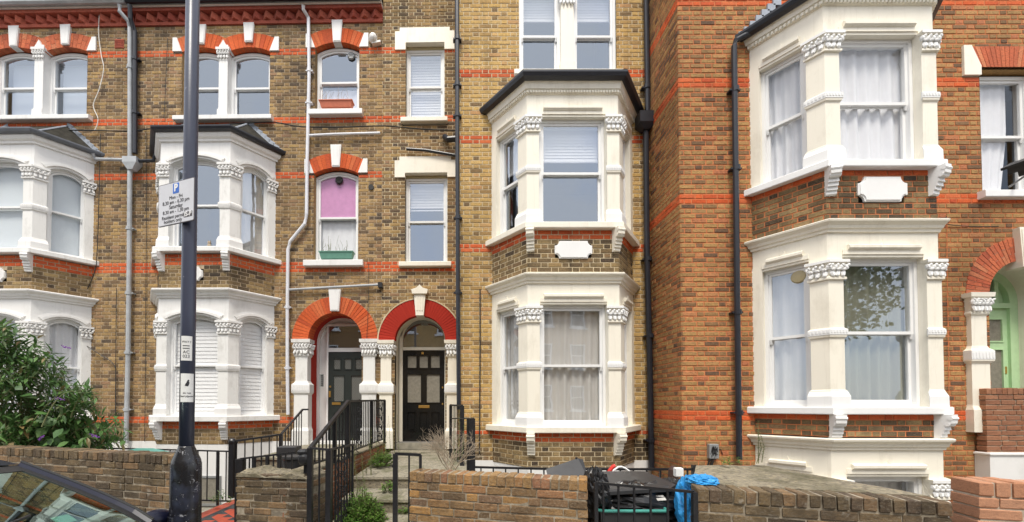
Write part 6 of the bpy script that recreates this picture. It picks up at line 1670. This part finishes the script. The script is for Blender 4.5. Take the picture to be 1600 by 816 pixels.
mound((-1.25, 6.5, .58), (.22, .35, .24), 1500, 'clump of green weed on the top landing beside the low wall', 'leaf_bright', .032)
def weed(pix, D, base_y, n, label, mat='leaf_weed', ls=.05, spread=.05):
    bx = W(pix[0][0], base_y, D); t = thing('tall_weed', bx, label, 'weed'); f = Foliage(leaf_geo(ls, ls * .22, .2, .4)); mb = MB()
    for (x, ty) in pix:
        root = W(x, base_y, D) + rv(.015); tip = W(x + rnd.uniform(-4, 4), ty, D + rnd.uniform(-.1, .1)); mid = root.lerp(tip, .5) + rv(.03)
        pts = [root, root.lerp(mid, .5), mid, mid.lerp(tip, .5), tip]; mb.tube(pts, .004, 5, r1=.0015)
        for k in range(n):
            t_ = .12 + .88 * k / n; q = t_ * 4; j = min(3, int(q)); p = pts[j].lerp(pts[j + 1], q - j); a = k * 2.4
            f.leaf(p, Vector((math.cos(a), math.sin(a), .6)) + rv(.2), sc=rnd.uniform(.6, 1.2) * (1.15 - .5 * t_))
    f.build(t, mat); mb.build('stem', 'stem', t, kind='stuff')
weed([(552, 684), (556, 700), (566, 712), (549, 704)], 5.4, 752, 44, 'tall pale weed with narrow leaves leaning on the open gate')
weed([(578, 690), (582, 668), (574, 716)], 5.7, 742, 44, 'upright yellow green weed against the low wall between the steps')
weed([(610, 650), (617, 640), (604, 662), (624, 648), (597, 672)], 7.2, 712, 26, 'thin branching weed in front of the cream pilaster left of the black door', ls=.045)
weed([(1187, 658), (1183, 672), (1190, 676)], 3.95, 724, 50, 'single tall dried weed standing at the back edge of the concrete slab', ls=.04)
weed([(1130, 716), (1142, 713), (1155, 714)], 3.95, 726, 16, 'small green fern like weed beside the black downpipe foot', 'leaf_bright', .05)
weed([(341, 768), (350, 764), (335, 776), (357, 776)], 6.0, 786, 10, 'small leafy weed at the edge of the tiled path', 'leaf_dark', .1)
weed([(716, 640), (710, 655), (722, 662)], 5.3, 720, 30, 'green weed climbing inside the railing right of the black door', 'leaf_bright', .04)
weed([(588, 700), (592, 690), (600, 694), (596, 708), (607, 700)], 6.3, 722, 36, 'leafy green weeds growing out of the foot of the low wall on the landing', 'leaf_bright', .05)
weed([(556, 745), (562, 752), (571, 748), (549, 758)], 4.9, 775, 30, 'ragged yellowish weed between the gate and the green bushy weed', 'leaf_weed', .05)
# --- dry twiggy shrub
t = thing('dry_shrub', W(705, 728, 4.7), 'leafless dry twiggy shrub in front of the tall railing by the black door', 'shrub'); mb = MB()
def twig(p, d, L, r, lev):
    q = p + d * L; m = p.lerp(q, .5) + rv(L * .08); mb.tube([p, m, q], r, 4, r1=r * .6)
    if lev < 4:
        for k in range(rnd.randint(2, 3)): twig(p.lerp(q, rnd.uniform(.5, 1)), (d + rv(.75) + Vector((-.04, 0, .08))).normalized(), L * rnd.uniform(.6, .85), r * .62, lev + 1)
for i in range(13): 
    a = rnd.uniform(0, 6.28); twig(W(705, 728, 4.7) + Vector((rnd.uniform(-.08, .1), rnd.uniform(-.05, .05), -.05)), Vector((math.cos(a) * .75, math.sin(a) * .5, 1)).normalized(), .21, .006, 0)
mb.build('twigs', 'timber', t, kind='stuff')

# ================================================================ bins and rubbish in the gap
M['bag_black'] = simple('black_bin_bag', (.012, .012, .013), .28, 0, .4, 10); M['bag_blue'] = simple('blue_bag', (.03, .28, .62), .4, 0, .3, 10)
M['plastic_dark'] = simple('dark_grey_plastic', (.035, .035, .037), .45, 0, .3, 8, .002)
def crumple(c, r, seed, n=44, m=30, amp=.22, fr=2.4, flat=0.0):
    mb = MB(); vs = []
    for i in range(m + 1):
        th = math.pi * i / m
        for j in range(n):
            ph = 2 * math.pi * j / n; v = Vector((math.sin(th) * math.cos(ph), math.sin(th) * math.sin(ph), math.cos(th)))
            a = 1 + amp * (abs(mnoise.noise(v * fr + Vector((seed, 0, 0)))) * -1.6 + .35) + amp * .55 * (abs(mnoise.noise(v * fr * 2.7 + Vector((0, seed, 0)))) * -1.5 + .3) + amp * .25 * mnoise.noise(v * fr * 7)
            vs.append((c[0] + r[0] * v.x * a, c[1] + r[1] * v.y * a, c[2] + r[2] * v.z * a))
    fs = [(i * n + j, (i + 1) * n + j, (i + 1) * n + (j + 1) % n, i * n + (j + 1) % n) for i in range(m) for j in range(n)]
    mb.add(vs, fs); return mb
def centre_px(x, y, D): return W(x, y, D)
c = centre_px(998, 786, 3.85); crumple(c, (.5, .28, .2), 3).build('bin_bag', 'bag_black', None, label_='large crumpled black bin bag spilling out under the grey lid', cat='bin bag')
c = centre_px(930, 778, 3.72); crumple(c, (.12, .2, .27), 9).build('bin_bag', 'bag_black', None, label_='black bin bag squeezed against the end of the ochre wall', cat='bin bag')
c = centre_px(1052, 764, 4.0); crumple(c, (.13, .2, .1), 5).build('bin_bag', 'bag_black', None, label_='small black bag poking out right of the grey lid', cat='bin bag')
for (x, y, D, r, sd_, lab) in ((1096, 752, 3.3, (.11, .12, .055), 4, 'bright blue plastic bag lying on top beside the dark brick wall'), (1076, 792, 3.45, (.085, .14, .24), 8, 'bright blue plastic bag hanging down behind the front railing')):
    c = centre_px(x, y, D); crumple(c, r, sd_, 44, 30, amp=.3, fr=1.8).build('plastic_bag', 'bag_blue', None, label_=lab, cat='bag')
c = centre_px(1112, 745, 3.85); crumple(c, (.07, .06, .05), 2, 24, 16).build('bin_bag', 'bag_black', None, label_='knotted black bag end on top of the blue bag', cat='bin bag')
# grey lid
t = thing('grey_lid', W(990, 770, 3.7), 'flat dark grey plastic bin lid lying on the black bags', 'lid')
cor = [W(946, 769, 3.62), W(1048, 763, 3.62), W(1056, 757, 3.75), W(1010, 737.5, 4.35), W(1000, 737, 4.4), W(936, 737.5, 4.4), W(930, 741, 4.3), W(941, 766, 3.68)]
def lid(cor, th, inset, mat, t, name='lid_panel'):
    mb = MB(); cc = sum(cor, Vector()) / len(cor); k = len(cor)
    A = [tuple(v) for v in cor]; Bv = [tuple(cc + (v - cc) * 1.0 + Vector((0, 0, -th))) for v in cor]; C_ = [tuple(cc + (v - cc) * inset + Vector((0, 0, .012))) for v in cor]
    fs = [(i, (i + 1) % k, (i + 1) % k + 2 * k, i + 2 * k) for i in range(k)] + [tuple(range(2 * k, 3 * k))] + [(i + k, (i + 1) % k + k, (i + 1) % k, i) for i in range(k)] + [tuple(reversed(range(k, 2 * k)))]
    mb.add(A + Bv + C_, fs); return mb.build(name, mat, t)
lid(cor, .03, .93, 'plastic_dark', t)
# recycling box
def box_tub(label, x0, x1, ytop, D, depth, h, mat, rimmat):
    a, b = W(x0, ytop, D), W(x1, ytop, D); t = thing('recycling_box', ((a.x + b.x) / 2, D + depth / 2, a.z - h), label, 'box')
    mb = MB(); cx = (a.x + b.x) / 2; hw = (b.x - a.x) / 2
    for (za, zb3, s0, s1) in ((a.z - h, a.z - .02, .86, .97),):
        vs = []
        for z, s in ((za, s0), (zb3, s1)): vs += [(cx - hw * s, D + depth * (1 - s) / 2, z), (cx + hw * s, D + depth * (1 - s) / 2, z), (cx + hw * s, D + depth * (1 + s) / 2, z), (cx - hw * s, D + depth * (1 + s) / 2, z)]
        mb.add(vs, [(3, 2, 1, 0), (0, 1, 5, 4), (1, 2, 6, 5), (2, 3, 7, 6), (3, 0, 4, 7)])
    mb.build('tub', mat, t)
    mb = MB(); o = [(cx + (hw if sx > 0 else -hw) + sx * q[0], D + (depth if sy > 0 else 0) + sy * q[1]) for sx, sy, qs in ((-1, -1, ((0, -.03), (-.03, 0))), (1, -1, ((-.03, 0), (0, -.03))), (1, 1, ((0, -.03), (-.03, 0))), (-1, 1, ((-.03, 0), (0, -.03)))) for q in qs]
    pts = [Vector((p[0], p[1], a.z - .01)) for p in o]; mb.tube(pts + [pts[0]], .014, 8); mb.build('rim', rimmat, t)
box_tub('black recycling box with a teal green rim half hidden under the black bags', 937, 1046, 797, 3.5, .38, .4, 'plastic_dark', 'teal')
# black wedge shaped casing
a = [W(853, 733, 4.25), W(903, 716, 4.35), W(911, 718, 4.3), W(919, 748, 4.15), W(866, 750, 4.15), W(855, 742, 4.2)]
t = thing('monitor_casing', W(888, 750, 4.2), 'tilted black plastic casing standing behind the ochre garden wall', 'casing')
mb = MB(); k = len(a); vs = [tuple(v) for v in a] + [tuple(v + Vector((.05, .22, -.05))) for v in a]; mb.add(vs, [(i, (i + 1) % k, (i + 1) % k + k, i + k) for i in range(k)] + [tuple(range(k)), tuple(reversed(range(k, 2 * k)))]); mb.build('casing', 'plastic_dark', t)
mb = MB(); mb.tube([W(900, 718, 4.35), W(901, 714.5, 4.35)], .012, 8); mb.build('knob', 'black', t)
# white frame and red handle
mb = MB(); mb.tube([W(956, 742, 4.5), W(959, 735, 4.5), W(966, 730, 4.5), W(971, 729.5, 4.5), W(977, 732, 4.5), W(990, 742, 4.5)], .011, 8); mb.build('bent_tube', 'white_clean', None, label_='white bent metal tube sticking up behind the grey lid', cat='tube')
M['red_plastic'] = simple('red_plastic', (.65, .04, .03), .4)
mb = MB(); mb.tube([W(950, 740, 4.55), W(953, 735, 4.55), W(958, 729, 4.55), W(961, 728, 4.55)], .022, 8); mb.build('red_handle', 'red_plastic', None, label_='red plastic handle sticking up beside the white bent tube', cat='handle')
c = W(1052, 745, 4.6); mb = MB(); mb.lathe([(.05, -.9), (.055, 0), (.05, .08), (.02, .12), (.001, .12)], 12, T(c)); mb.build('rusty_post', simple('rusty_iron', (.06, .03, .022), .8), None, label_='short dark rusty post with rounded top behind the area railing', cat='post')
c = W(1060, 738, 4.45); mb = MB(); mb.box(-.04, .04, -.03, .03, -.05, .05, T(c), bev=.01); mb.build('plastic_tub', 'white_clean', None, label_='small white plastic tub hanging by the rusty post', cat='tub')
# meter box on D
c = Wp(1112, 705, FR, -.0); t = thing('meter_box', c, 'small grey electric meter box with tangled black cables on the orange wall', 'meter box')
mb = MB(); mb.box(-.07, .07, -.06, .0, -.11, .11, T(c), bev=.008); mb.build('case', 'grey_metal', t)
mb = MB()
for i in range(7):
    pts = [c + Vector((rnd.uniform(-.03, .06), -.07, rnd.uniform(-.05, .08))) for _ in range(4)] + [c + Vector((rnd.uniform(-.12, -.02), -.03, -.2 - rnd.uniform(0, .1)))]; mb.tube(pts, .006, 5)
mb.tube([c + Vector((.05, -.03, .02)), c + Vector((.13, -.01, .03)), c + Vector((.16, -.01, -.05))], .005, 5); mb.build('cable_bundle', 'cable', t, kind='stuff')
# green lid behind left wall
t = thing('wheelie_bin', W(225, 706, 5.3), 'bin with turquoise green lid just showing above the left garden wall', 'lid')
cor = [W(180, 708.5, 5.1), W(264, 709, 5.1), W(267, 707, 5.3), W(240, 701.5, 5.7), W(212, 701.5, 5.7)]
lid(cor, .04, .9, 'teal', t)
mb = MB(); a_, b_ = cor[0], cor[1]; mb.box(a_.x + .05, b_.x - .05, 5.15, 5.6, .0, a_.z - .03); mb.build('bin_body', 'plastic_dark', t)
# pots by the newel
c = W(459, 716, 5.3); mb = MB(); mb.lathe([(.001, -.3), (.1, -.3), (.13, -.02), (.15, 0), (.15, .03), (.001, .02)], 18, T(c)); mb.build('plant_pot', 'plastic_dark', None, label_='dark plastic plant pot half hidden behind the stubby pillar', cat='pot')
c = W(452, 708, 5.9); mb = MB(); mb.box(-.13, .13, -.1, .1, -.2, .1, T(c), bev=.01); mb.build('storage_box', 'plastic_dark', None, label_='small black storage box on the steps behind the scroll newel', cat='box')
# basement windows in the white wall of B
for (x0, x1, y0, y1, yo, mat) in ((312, 341, 747, 787, -dL - .02, 'glass'), (386, 421, 729, 760, -.01, 'glass')):
    if yo < -.1: a = loc(FL, x0, y0, yo); b = loc(FL, x1, y1, yo)
    else: a = loc(FL, x0, y0, yo); b = loc(FL, x1, y1, yo)
    mb = MB(); mb.ring([(a[0] - .04, b[1] - .04), (a[0] - .04, a[1] + .04), (b[0] + .04, a[1] + .04), (b[0] + .04, b[1] - .04)], [(a[0], b[1]), (a[0], a[1]), (b[0], a[1]), (b[0], b[1])], yo - .02, yo + .05, FL); wd = mb.build('window', 'grey_metal', hB)
    mb = MB(); mb.box(a[0], b[0], yo - .008, yo - .002, b[1], a[1], FL); mb.build('pane', 'obscure', wd)
# small owl-like ornament on B first floor sill (inside the window)
wd, Fs, u0, u1, z0, z1 = winB[4]
mb = MB(); c = Fs @ Vector((u0 + (u1 - u0) * .7, .15, z0 + .1)); mb.blob(c, (.04, .03, .055), None, 0, 10, 8); mb.blob(c + Vector((0, 0, .065)), (.032, .03, .03), None, 0, 10, 8); mb.blob(c + Vector((-.02, 0, .095)), (.01, .01, .016), None, 0, 6, 4); mb.blob(c + Vector((.02, 0, .095)), (.01, .01, .016), None, 0, 6, 4)
mb.build('ornament', 'timber', None, label_='small brown animal ornament inside the first floor bay window near the sign', cat='ornament')

# ================================================================ parked car (front right corner of a dark saloon)
M['car_paint'] = simple('dark_blue_black_car_paint', (.006, .007, .02), .3, 0, .1, 3, 0, .3); M['car_trim'] = simple('black_rubber_trim', (.015, .015, .015), .5)
M['car_glass'] = glass_mat('windscreen_glass', refl=.3, wav=.004, tint=(.3, .52, .42), gcol=(.8, 1, .93)); M['car_glass_dark'] = glass_mat('side_window_glass', refl=.1, wav=.003, tint=(.3, .42, .36))
M['seat_cloth'] = simple('car_interior', (.035, .045, .042), .8); M['chrome'] = simple('chrome', (.7, .7, .7), .1, 1, .05)
M['dash'] = simple('car_dashboard', (.09, .12, .11), .55, 0, .3, 5)
pb = W(232, 818, 2.48)                 # foot of the far windscreen pillar
Fc = T((pb.x, pb.y, 0)) @ RZ(SA) @ T((0, -.70, -.12))      # x forward, y towards the kerb, z up from the road
t = thing('parked_car', Fc @ Vector((-1.0, 0, 0)), 'dark blue black car parked at the kerb in the lower left corner', 'car')
zc0 = pb.z + .12                        # cowl height above the road
hw = .74
def lerp(a, b, t_): return a + (b - a) * t_
# windscreen surface: from cowl (x=0) up to roof edge
def ws(s, v):   # s -1..1 across, v 0..1 up
    x = lerp(.10, -.88, v) - .14 * (s * s) * (1 - .3 * v) + .14 * (1 - .3 * v) * 1 - .14; z = lerp(zc0 - .02, zc0 + .315, v ** .8) + .02 * (1 - s * s); y = s * lerp(hw, .60, v)
    return Vector((x, y, z))
N = 16
mb = MB(); vs = [ws(-.965 + 1.93 * i / N, .02 + .95 * j / 8) for j in range(9) for i in range(N + 1)]; mb.add(vs, [(j * (N + 1) + i, j * (N + 1) + i + 1, (j + 1) * (N + 1) + i + 1, (j + 1) * (N + 1) + i) for j in range(8) for i in range(N)], 0, Fc); wsc = mb.build('windscreen', 'car_glass', t, smooth=True)
# dark printed band round the windscreen
mb = MB()
for s in (-1, 1):
    rows = [[tuple(ws(s * q, j / 8) + Vector((0, 0, o))) for j in range(9)] for q, o in ((.93, .003), (.99, .004), (.99, -.004), (.93, -.003))]; mb.sweep(rows, Fc)
rows = [[tuple(ws(-.97 + 1.94 * i / N, v) + Vector((0, 0, o))) for i in range(N + 1)] for v, o in ((.9, .003), (1.0, .004), (1.0, -.004), (.9, -.003))]; mb.sweep(rows, Fc)
mb.build('windscreen_seal', 'car_trim', wsc)
# pillars, roof, doors
for s in (-1, 1):
    mb = MB(); rows = [[tuple(ws(s, j / 8 * 1.0) + Vector((0, s * dy, dz))) for j in range(9)] for dy, dz in ((-.005, .004), (.012, .022), (.04, .012), (.05, -.03), (.0, -.04))]; mb.sweep(rows, Fc); mb.build('windscreen_pillar', 'car_paint', t, smooth=False)
for s in (-1, 1):
    mb = MB(); mb.tube([tuple(Fc @ (ws(s, j / 8) + Vector((0, s * .018, .026)))) for j in range(9)], .008, 6); mb.build('drip_rail', 'car_trim', t)
mb = MB(); rows = []
nx = 8
vs = []
for j in range(nx + 1):
    t_ = j / nx
    for i in range(N + 1):
        s = -1 + 2 * i / N; e = ws(s, 1.0); x = e.x - 1.35 * t_; z = e.z + .05 * math.sin(math.pi * min(1, t_ * .9 + .08)) - .03 * t_ ** 3 + .0
        vs.append((x, s * (.60 + .02 * math.sin(t_ * 3)), z))
mb.add(vs, [(j * (N + 1) + i, j * (N + 1) + i + 1, (j + 1) * (N + 1) + i + 1, (j + 1) * (N + 1) + i) for j in range(nx) for i in range(N)], 0, Fc); mb.build('roof', 'car_paint', t, smooth=True)
# body tub: side profile loft
prof = [(1.28, .38), (1.30, .55), (1.2, .68), (.9, .76), (.1, zc0 - .04), (-1.0, zc0 - .02), (-2.2, zc0 - .0), (-2.9, zc0 - .0), (-3.15, zc0 - .06), (-3.2, .6), (-3.15, .34)]
mb = MB(); rows = []
for y, dz, dx in ((-.86, -.12, .0), (-.88, -.2, 0), (-.84, -.03, 0), (-.72, 0, .03), (0, .03, .08), (.72, 0, .03), (.84, -.03, 0), (.88, -.2, 0), (.86, -.12, 0)):
    pass
secs = [(-.875, .5), (-.87, .0), (-.8, -.0)]
# simple lofted skin: for each station x list of (y,z)
st = []
for (x, zt_) in ((1.3, .58), (1.18, .70), (.8, .79), (.12, zc0 - .03)):
    wmul = {1.3: .78, 1.18: .9, .8: .97, .12: 1.0}[x]; st.append((x, zt_, wmul))
for x in (-.6, -1.4, -2.3, -2.9): st.append((x, zc0 + .02 if x > -2.5 else zc0 + .0, 1.0 if x > -2.5 else .97))
st.append((-3.2, zc0 - .15, .85))
vs = []
for (x, zt_, wm) in st:
    ring = [(-.86, .22), (-.88, .45), (-.875, zt_ - .16), (-.80, zt_ - .03), (-.6, zt_ + .0), (0, zt_ + .03), (.6, zt_), (.80, zt_ - .03), (.875, zt_ - .16), (.88, .45), (.86, .22)]
    vs += [(x, y * wm, z) for y, z in ring]
k = 11
fs = []
for i in range(len(st) - 1):
    for j in range(k - 1):
        if i >= 3 and i < 7 and 3 <= j <= 6: continue
        fs.append((i * k + j, i * k + j + 1, (i + 1) * k + j + 1, (i + 1) * k + j))
fs += [tuple(range(k)), tuple((len(st) - 1) * k + j for j in reversed(range(k))), ]
mb = MB(); mb.add(vs, fs, 0, Fc); mb.build('body', 'car_paint', t, smooth=False)
mb = MB(); mb.box(-3.0, 1.0, -.75, .75, .2, .3, Fc); mb.build('floor_pan', 'car_trim', t)
# side glass
for s in (-1, 1):
    mb = MB(); a0 = ws(s, 0); a1 = ws(s, 1)
    p = [(-.25, s * .83, zc0), (-2.2, s * .83, zc0), (-2.0, s * .62, a1.z - .02), (a1.x - .1, s * .63, a1.z - .01)]
    mb.add(p + [(q[0], q[1] - s * .005, q[2]) for q in p], [(0, 1, 2, 3), (7, 6, 5, 4)], 0, Fc); mb.build('side_window', 'car_glass_dark', t)
    for xx in (-1.25,):
        mb = MB(); mb.tube([Fc @ Vector((xx, s * .83, zc0)), Fc @ Vector((xx - .05, s * .64, a1.z))], .03, 6); mb.build('door_pillar', 'car_trim', t)
    mb = MB(); mb.tube([Fc @ Vector((-3.0, s * .7, zc0 - .0)), Fc @ Vector((-2.35, s * .6, a1.z - .02))], .05, 8); mb.build('rear_pillar', 'car_paint', t)
mb = MB(); e = ws(-1, 1); mb.add([(-2.98, -.68, zc0 + .02), (-2.98, .68, zc0 + .02), (-2.38, .58, e.z), (-2.38, -.58, e.z)], [(0, 1, 2, 3)], 0, Fc); mb.build('rear_window', 'car_glass_dark', t)
# interior
mb = MB(); mb.prismx([(-.7, zc0 - .12), (.7, zc0 - .12), (.7, zc0 - .02), (-.7, zc0 - .02)], -.45, .12, Fc); mb.tube([Fc @ Vector((-.45, -.7, zc0 - .03)), Fc @ Vector((-.45, .7, zc0 - .03))], .04, 10); mb.build('dashboard', 'dash', t)
for (x, y, a, w_, h_) in ((-.12, .42, 12, .12, .08), (-.3, .2, -20, .13, .1)):
    mb = MB(); mb.box(-w_, w_, -h_, h_, 0, .003, Fc @ T((x, y, zc0 - .018)) @ RZ(R(a))); mb.build('paper_slip', 'paper', t)
for y in (-.36, .36):
    mb = MB(); mb.box(-1.25, -.75, y - .24, y + .24, .35, .5, Fc, bev=.04); mb.box(-1.4, -1.22, y - .23, y + .23, .5, zc0 + .1, Fc, bev=.05); st_ = mb.build('seat', 'seat_cloth', t)
    mb = MB(); mb.box(-1.43, -1.3, y - .12, y + .12, zc0 + .11, zc0 + .28, Fc, bev=.035); mb.build('headrest', 'seat_cloth', st_)
mb = MB(); Fst = Fc @ T((-.55, -.36, zc0 - .03)) @ RY(R(-62)); mb.tube([Fst @ Vector((.18 * math.cos(a * .3142), .18 * math.sin(a * .3142), 0)) for a in range(21)], .014, 8); mb.box(-.17, .17, -.02, .02, -.01, .01, Fst); mb.build('steering_wheel', 'car_trim', t)
mb = MB(); mb.box(-.9, -.87, -.11, .11, zc0 + .24, zc0 + .3, Fc, bev=.012); mb.build('rear_view_mirror', 'car_trim', t)
# tax disc holder on the glass
mb = MB(); p = ws(.55, .25) - Vector((0, 0, .012)); mb.box(-.04, .04, -.04, .04, -.001, .001, Fc @ T(p) @ RY(R(20))); mb.build('paper_slip', 'paper', t)
for (y0, y1, x0) in ((-.1, -.62, .1), (.5, -.02, .08)):
    q0_, q1_ = ws(y0 / hw, .03) + Vector((.02, 0, .02)), ws(y1 / hw, .2) + Vector((.0, 0, .025))
    mb = MB(); mb.tube([Fc @ q0_, Fc @ q0_.lerp(q1_, .5) + Vector((0, 0, .02)), Fc @ q1_], .007, 6); wp = mb.build('wiper', 'car_trim', t)
    mb = MB(); a_ = ws(y1 / hw - .35, .12) + Vector((0, 0, .016)); b_ = ws(y1 / hw + .4, .3) + Vector((0, 0, .016)); mb.tube([Fc @ a_, Fc @ ws(y1 / hw, .2) + Vector((0, 0, .02)), Fc @ b_], .008, 6); mb.build('wiper_blade', 'car_trim', wp)
for s in (-1, 1):
    mb = MB(); mb.blob((-.3, s * .97, zc0 - .07), (.075, .11, .065), Fc, 0, 14, 10); mb.box(-.32, -.26, min(s * .82, s * .95), max(s * .82, s * .95), zc0 - .12, zc0 - .08, Fc); mr = mb.build('door_mirror', 'car_paint', t, smooth=True)
    mb = MB(); mb.blob((-.335, s * .97, zc0 - .07), (.06, .09, .06), Fc, 0, 12, 8); mb.build('mirror_glass', 'chrome', mr, smooth=True)
for x in (.75, -2.1):
    for s in (-1, 1):
        Fw_ = Fc @ T((x, s * .78, .31)) @ RX(R(90))
        mb = MB(); mb.lathe([(.2, -.1), (.29, -.1), (.31, -.07), (.31, .07), (.29, .1), (.2, .1)], 28, Fw_); wh = mb.build('wheel', 'car_trim', t)
        mb = MB(); mb.lathe([(.001, -.06), (.19, -.08), (.2, -.1), (.205, 0), (.2, .1), (.19, .08), (.001, .06)], 20, Fw_); mb.build('rim', 'grey_metal', wh)
for s in (-1, 1):
    mb = MB(); mb.blob((1.2, s * .6, .6), (.12, .15, .07), Fc, 0, 14, 8); mb.build('headlight', 'chrome', t, smooth=True)

# ================================================================ the other side of the street (seen only as reflections in the glass)
for k in range(5):
    x0 = -16 + k * 7.4; Fo = FS @ T((x0 + 7.4, -13.6, 0)) @ RZ(math.pi)
    lab = ['far left', 'second', 'middle', 'fourth', 'far right'][k]
    h = thing('opposite_house', Fo @ Vector((3.7, 0, 0)), 'brick house across the street, %s of the row mirrored in the window panes' % lab, 'house', 'houses mirrored across the street')
    mb = MB(); mb.box(0, 7.38, 0, 6, -.3, 8.6, Fo); mb.build('wall', 'brick_orange' if k % 2 else 'brick_yellow', h)
    mb = MB(); mb.prismx([(-.2, 8.6), (6.2, 8.6), (3, 10.6)], -.02, 7.4, Fo); mb.build('roof', 'slate', h)
    for fl in range(3):
        for j in range(3):
            u = 1.3 + j * 2.3; z = 1.2 + fl * 2.6
            if fl == 0 and j == 2: continue
            mb = MB(); mb.ring([(u - .5, z), (u - .5, z + 1.6), (u + .5, z + 1.6), (u + .5, z)], [(u - .42, z + .1), (u - .42, z + 1.52), (u + .42, z + 1.52), (u + .42, z + .1)], -.05, .02, Fo); mb.box(u - .42, u + .42, -.04, .02, z + .8, z + .86, Fo); mb.box(u - .6, u + .6, -.12, .02, z - .1, z, Fo); wd = mb.build('window', 'white_clean', h)
            mb = MB(); mb.box(u - .42, u + .42, -.02, -.005, z + .1, z + 1.52, Fo); mb.build('pane', 'dark', wd)
    mb = MB(); mb.box(5.4, 6.4, -.03, .0, 0, 2.3, Fo); mb.build('door', 'door_green', h)
for (x, y, hgt, r, lab) in ((15.5, -7.5, 8.0, 2.9, 'leafy street tree across the road to the right, mirrored in the panes'), (-13.5, -5.0, 7.0, 2.4, 'leafy street tree across the road to the left, mirrored in the panes')):
    t = thing('street_tree', (x, y, -.1), lab, 'tree'); mb = MB(); mb.tube([(x, y, -.1), (x + .1, y, 2), (x, y + .1, hgt * .6), (x, y, hgt * .9)], .2, 10, r1=.06)
    f = Foliage(leaf_geo(.2, .13)); 
    for i in range(14):
        a = i * 2.4; z = hgt * (.5 + .4 * i / 14); e = Vector((x + math.cos(a) * r * .7, y + math.sin(a) * r * .7, z + .8)); mb.tube([(x, y, z - .6), e], .06, 6, r1=.02)
    mb.build('trunk', 'timber', t)
    for i in range(130):
        v = rv(1); v.normalize(); c = Vector((x, y, hgt * .78)) + Vector((v.x * r, v.y * r, v.z * r * .8)) * rnd.uniform(.45, 1)
        for k in range(60): f.leaf(c + rv(.55), rv(1), rv(1), rnd.uniform(.7, 1.3))
    f.build(t, 'leaf_tree')
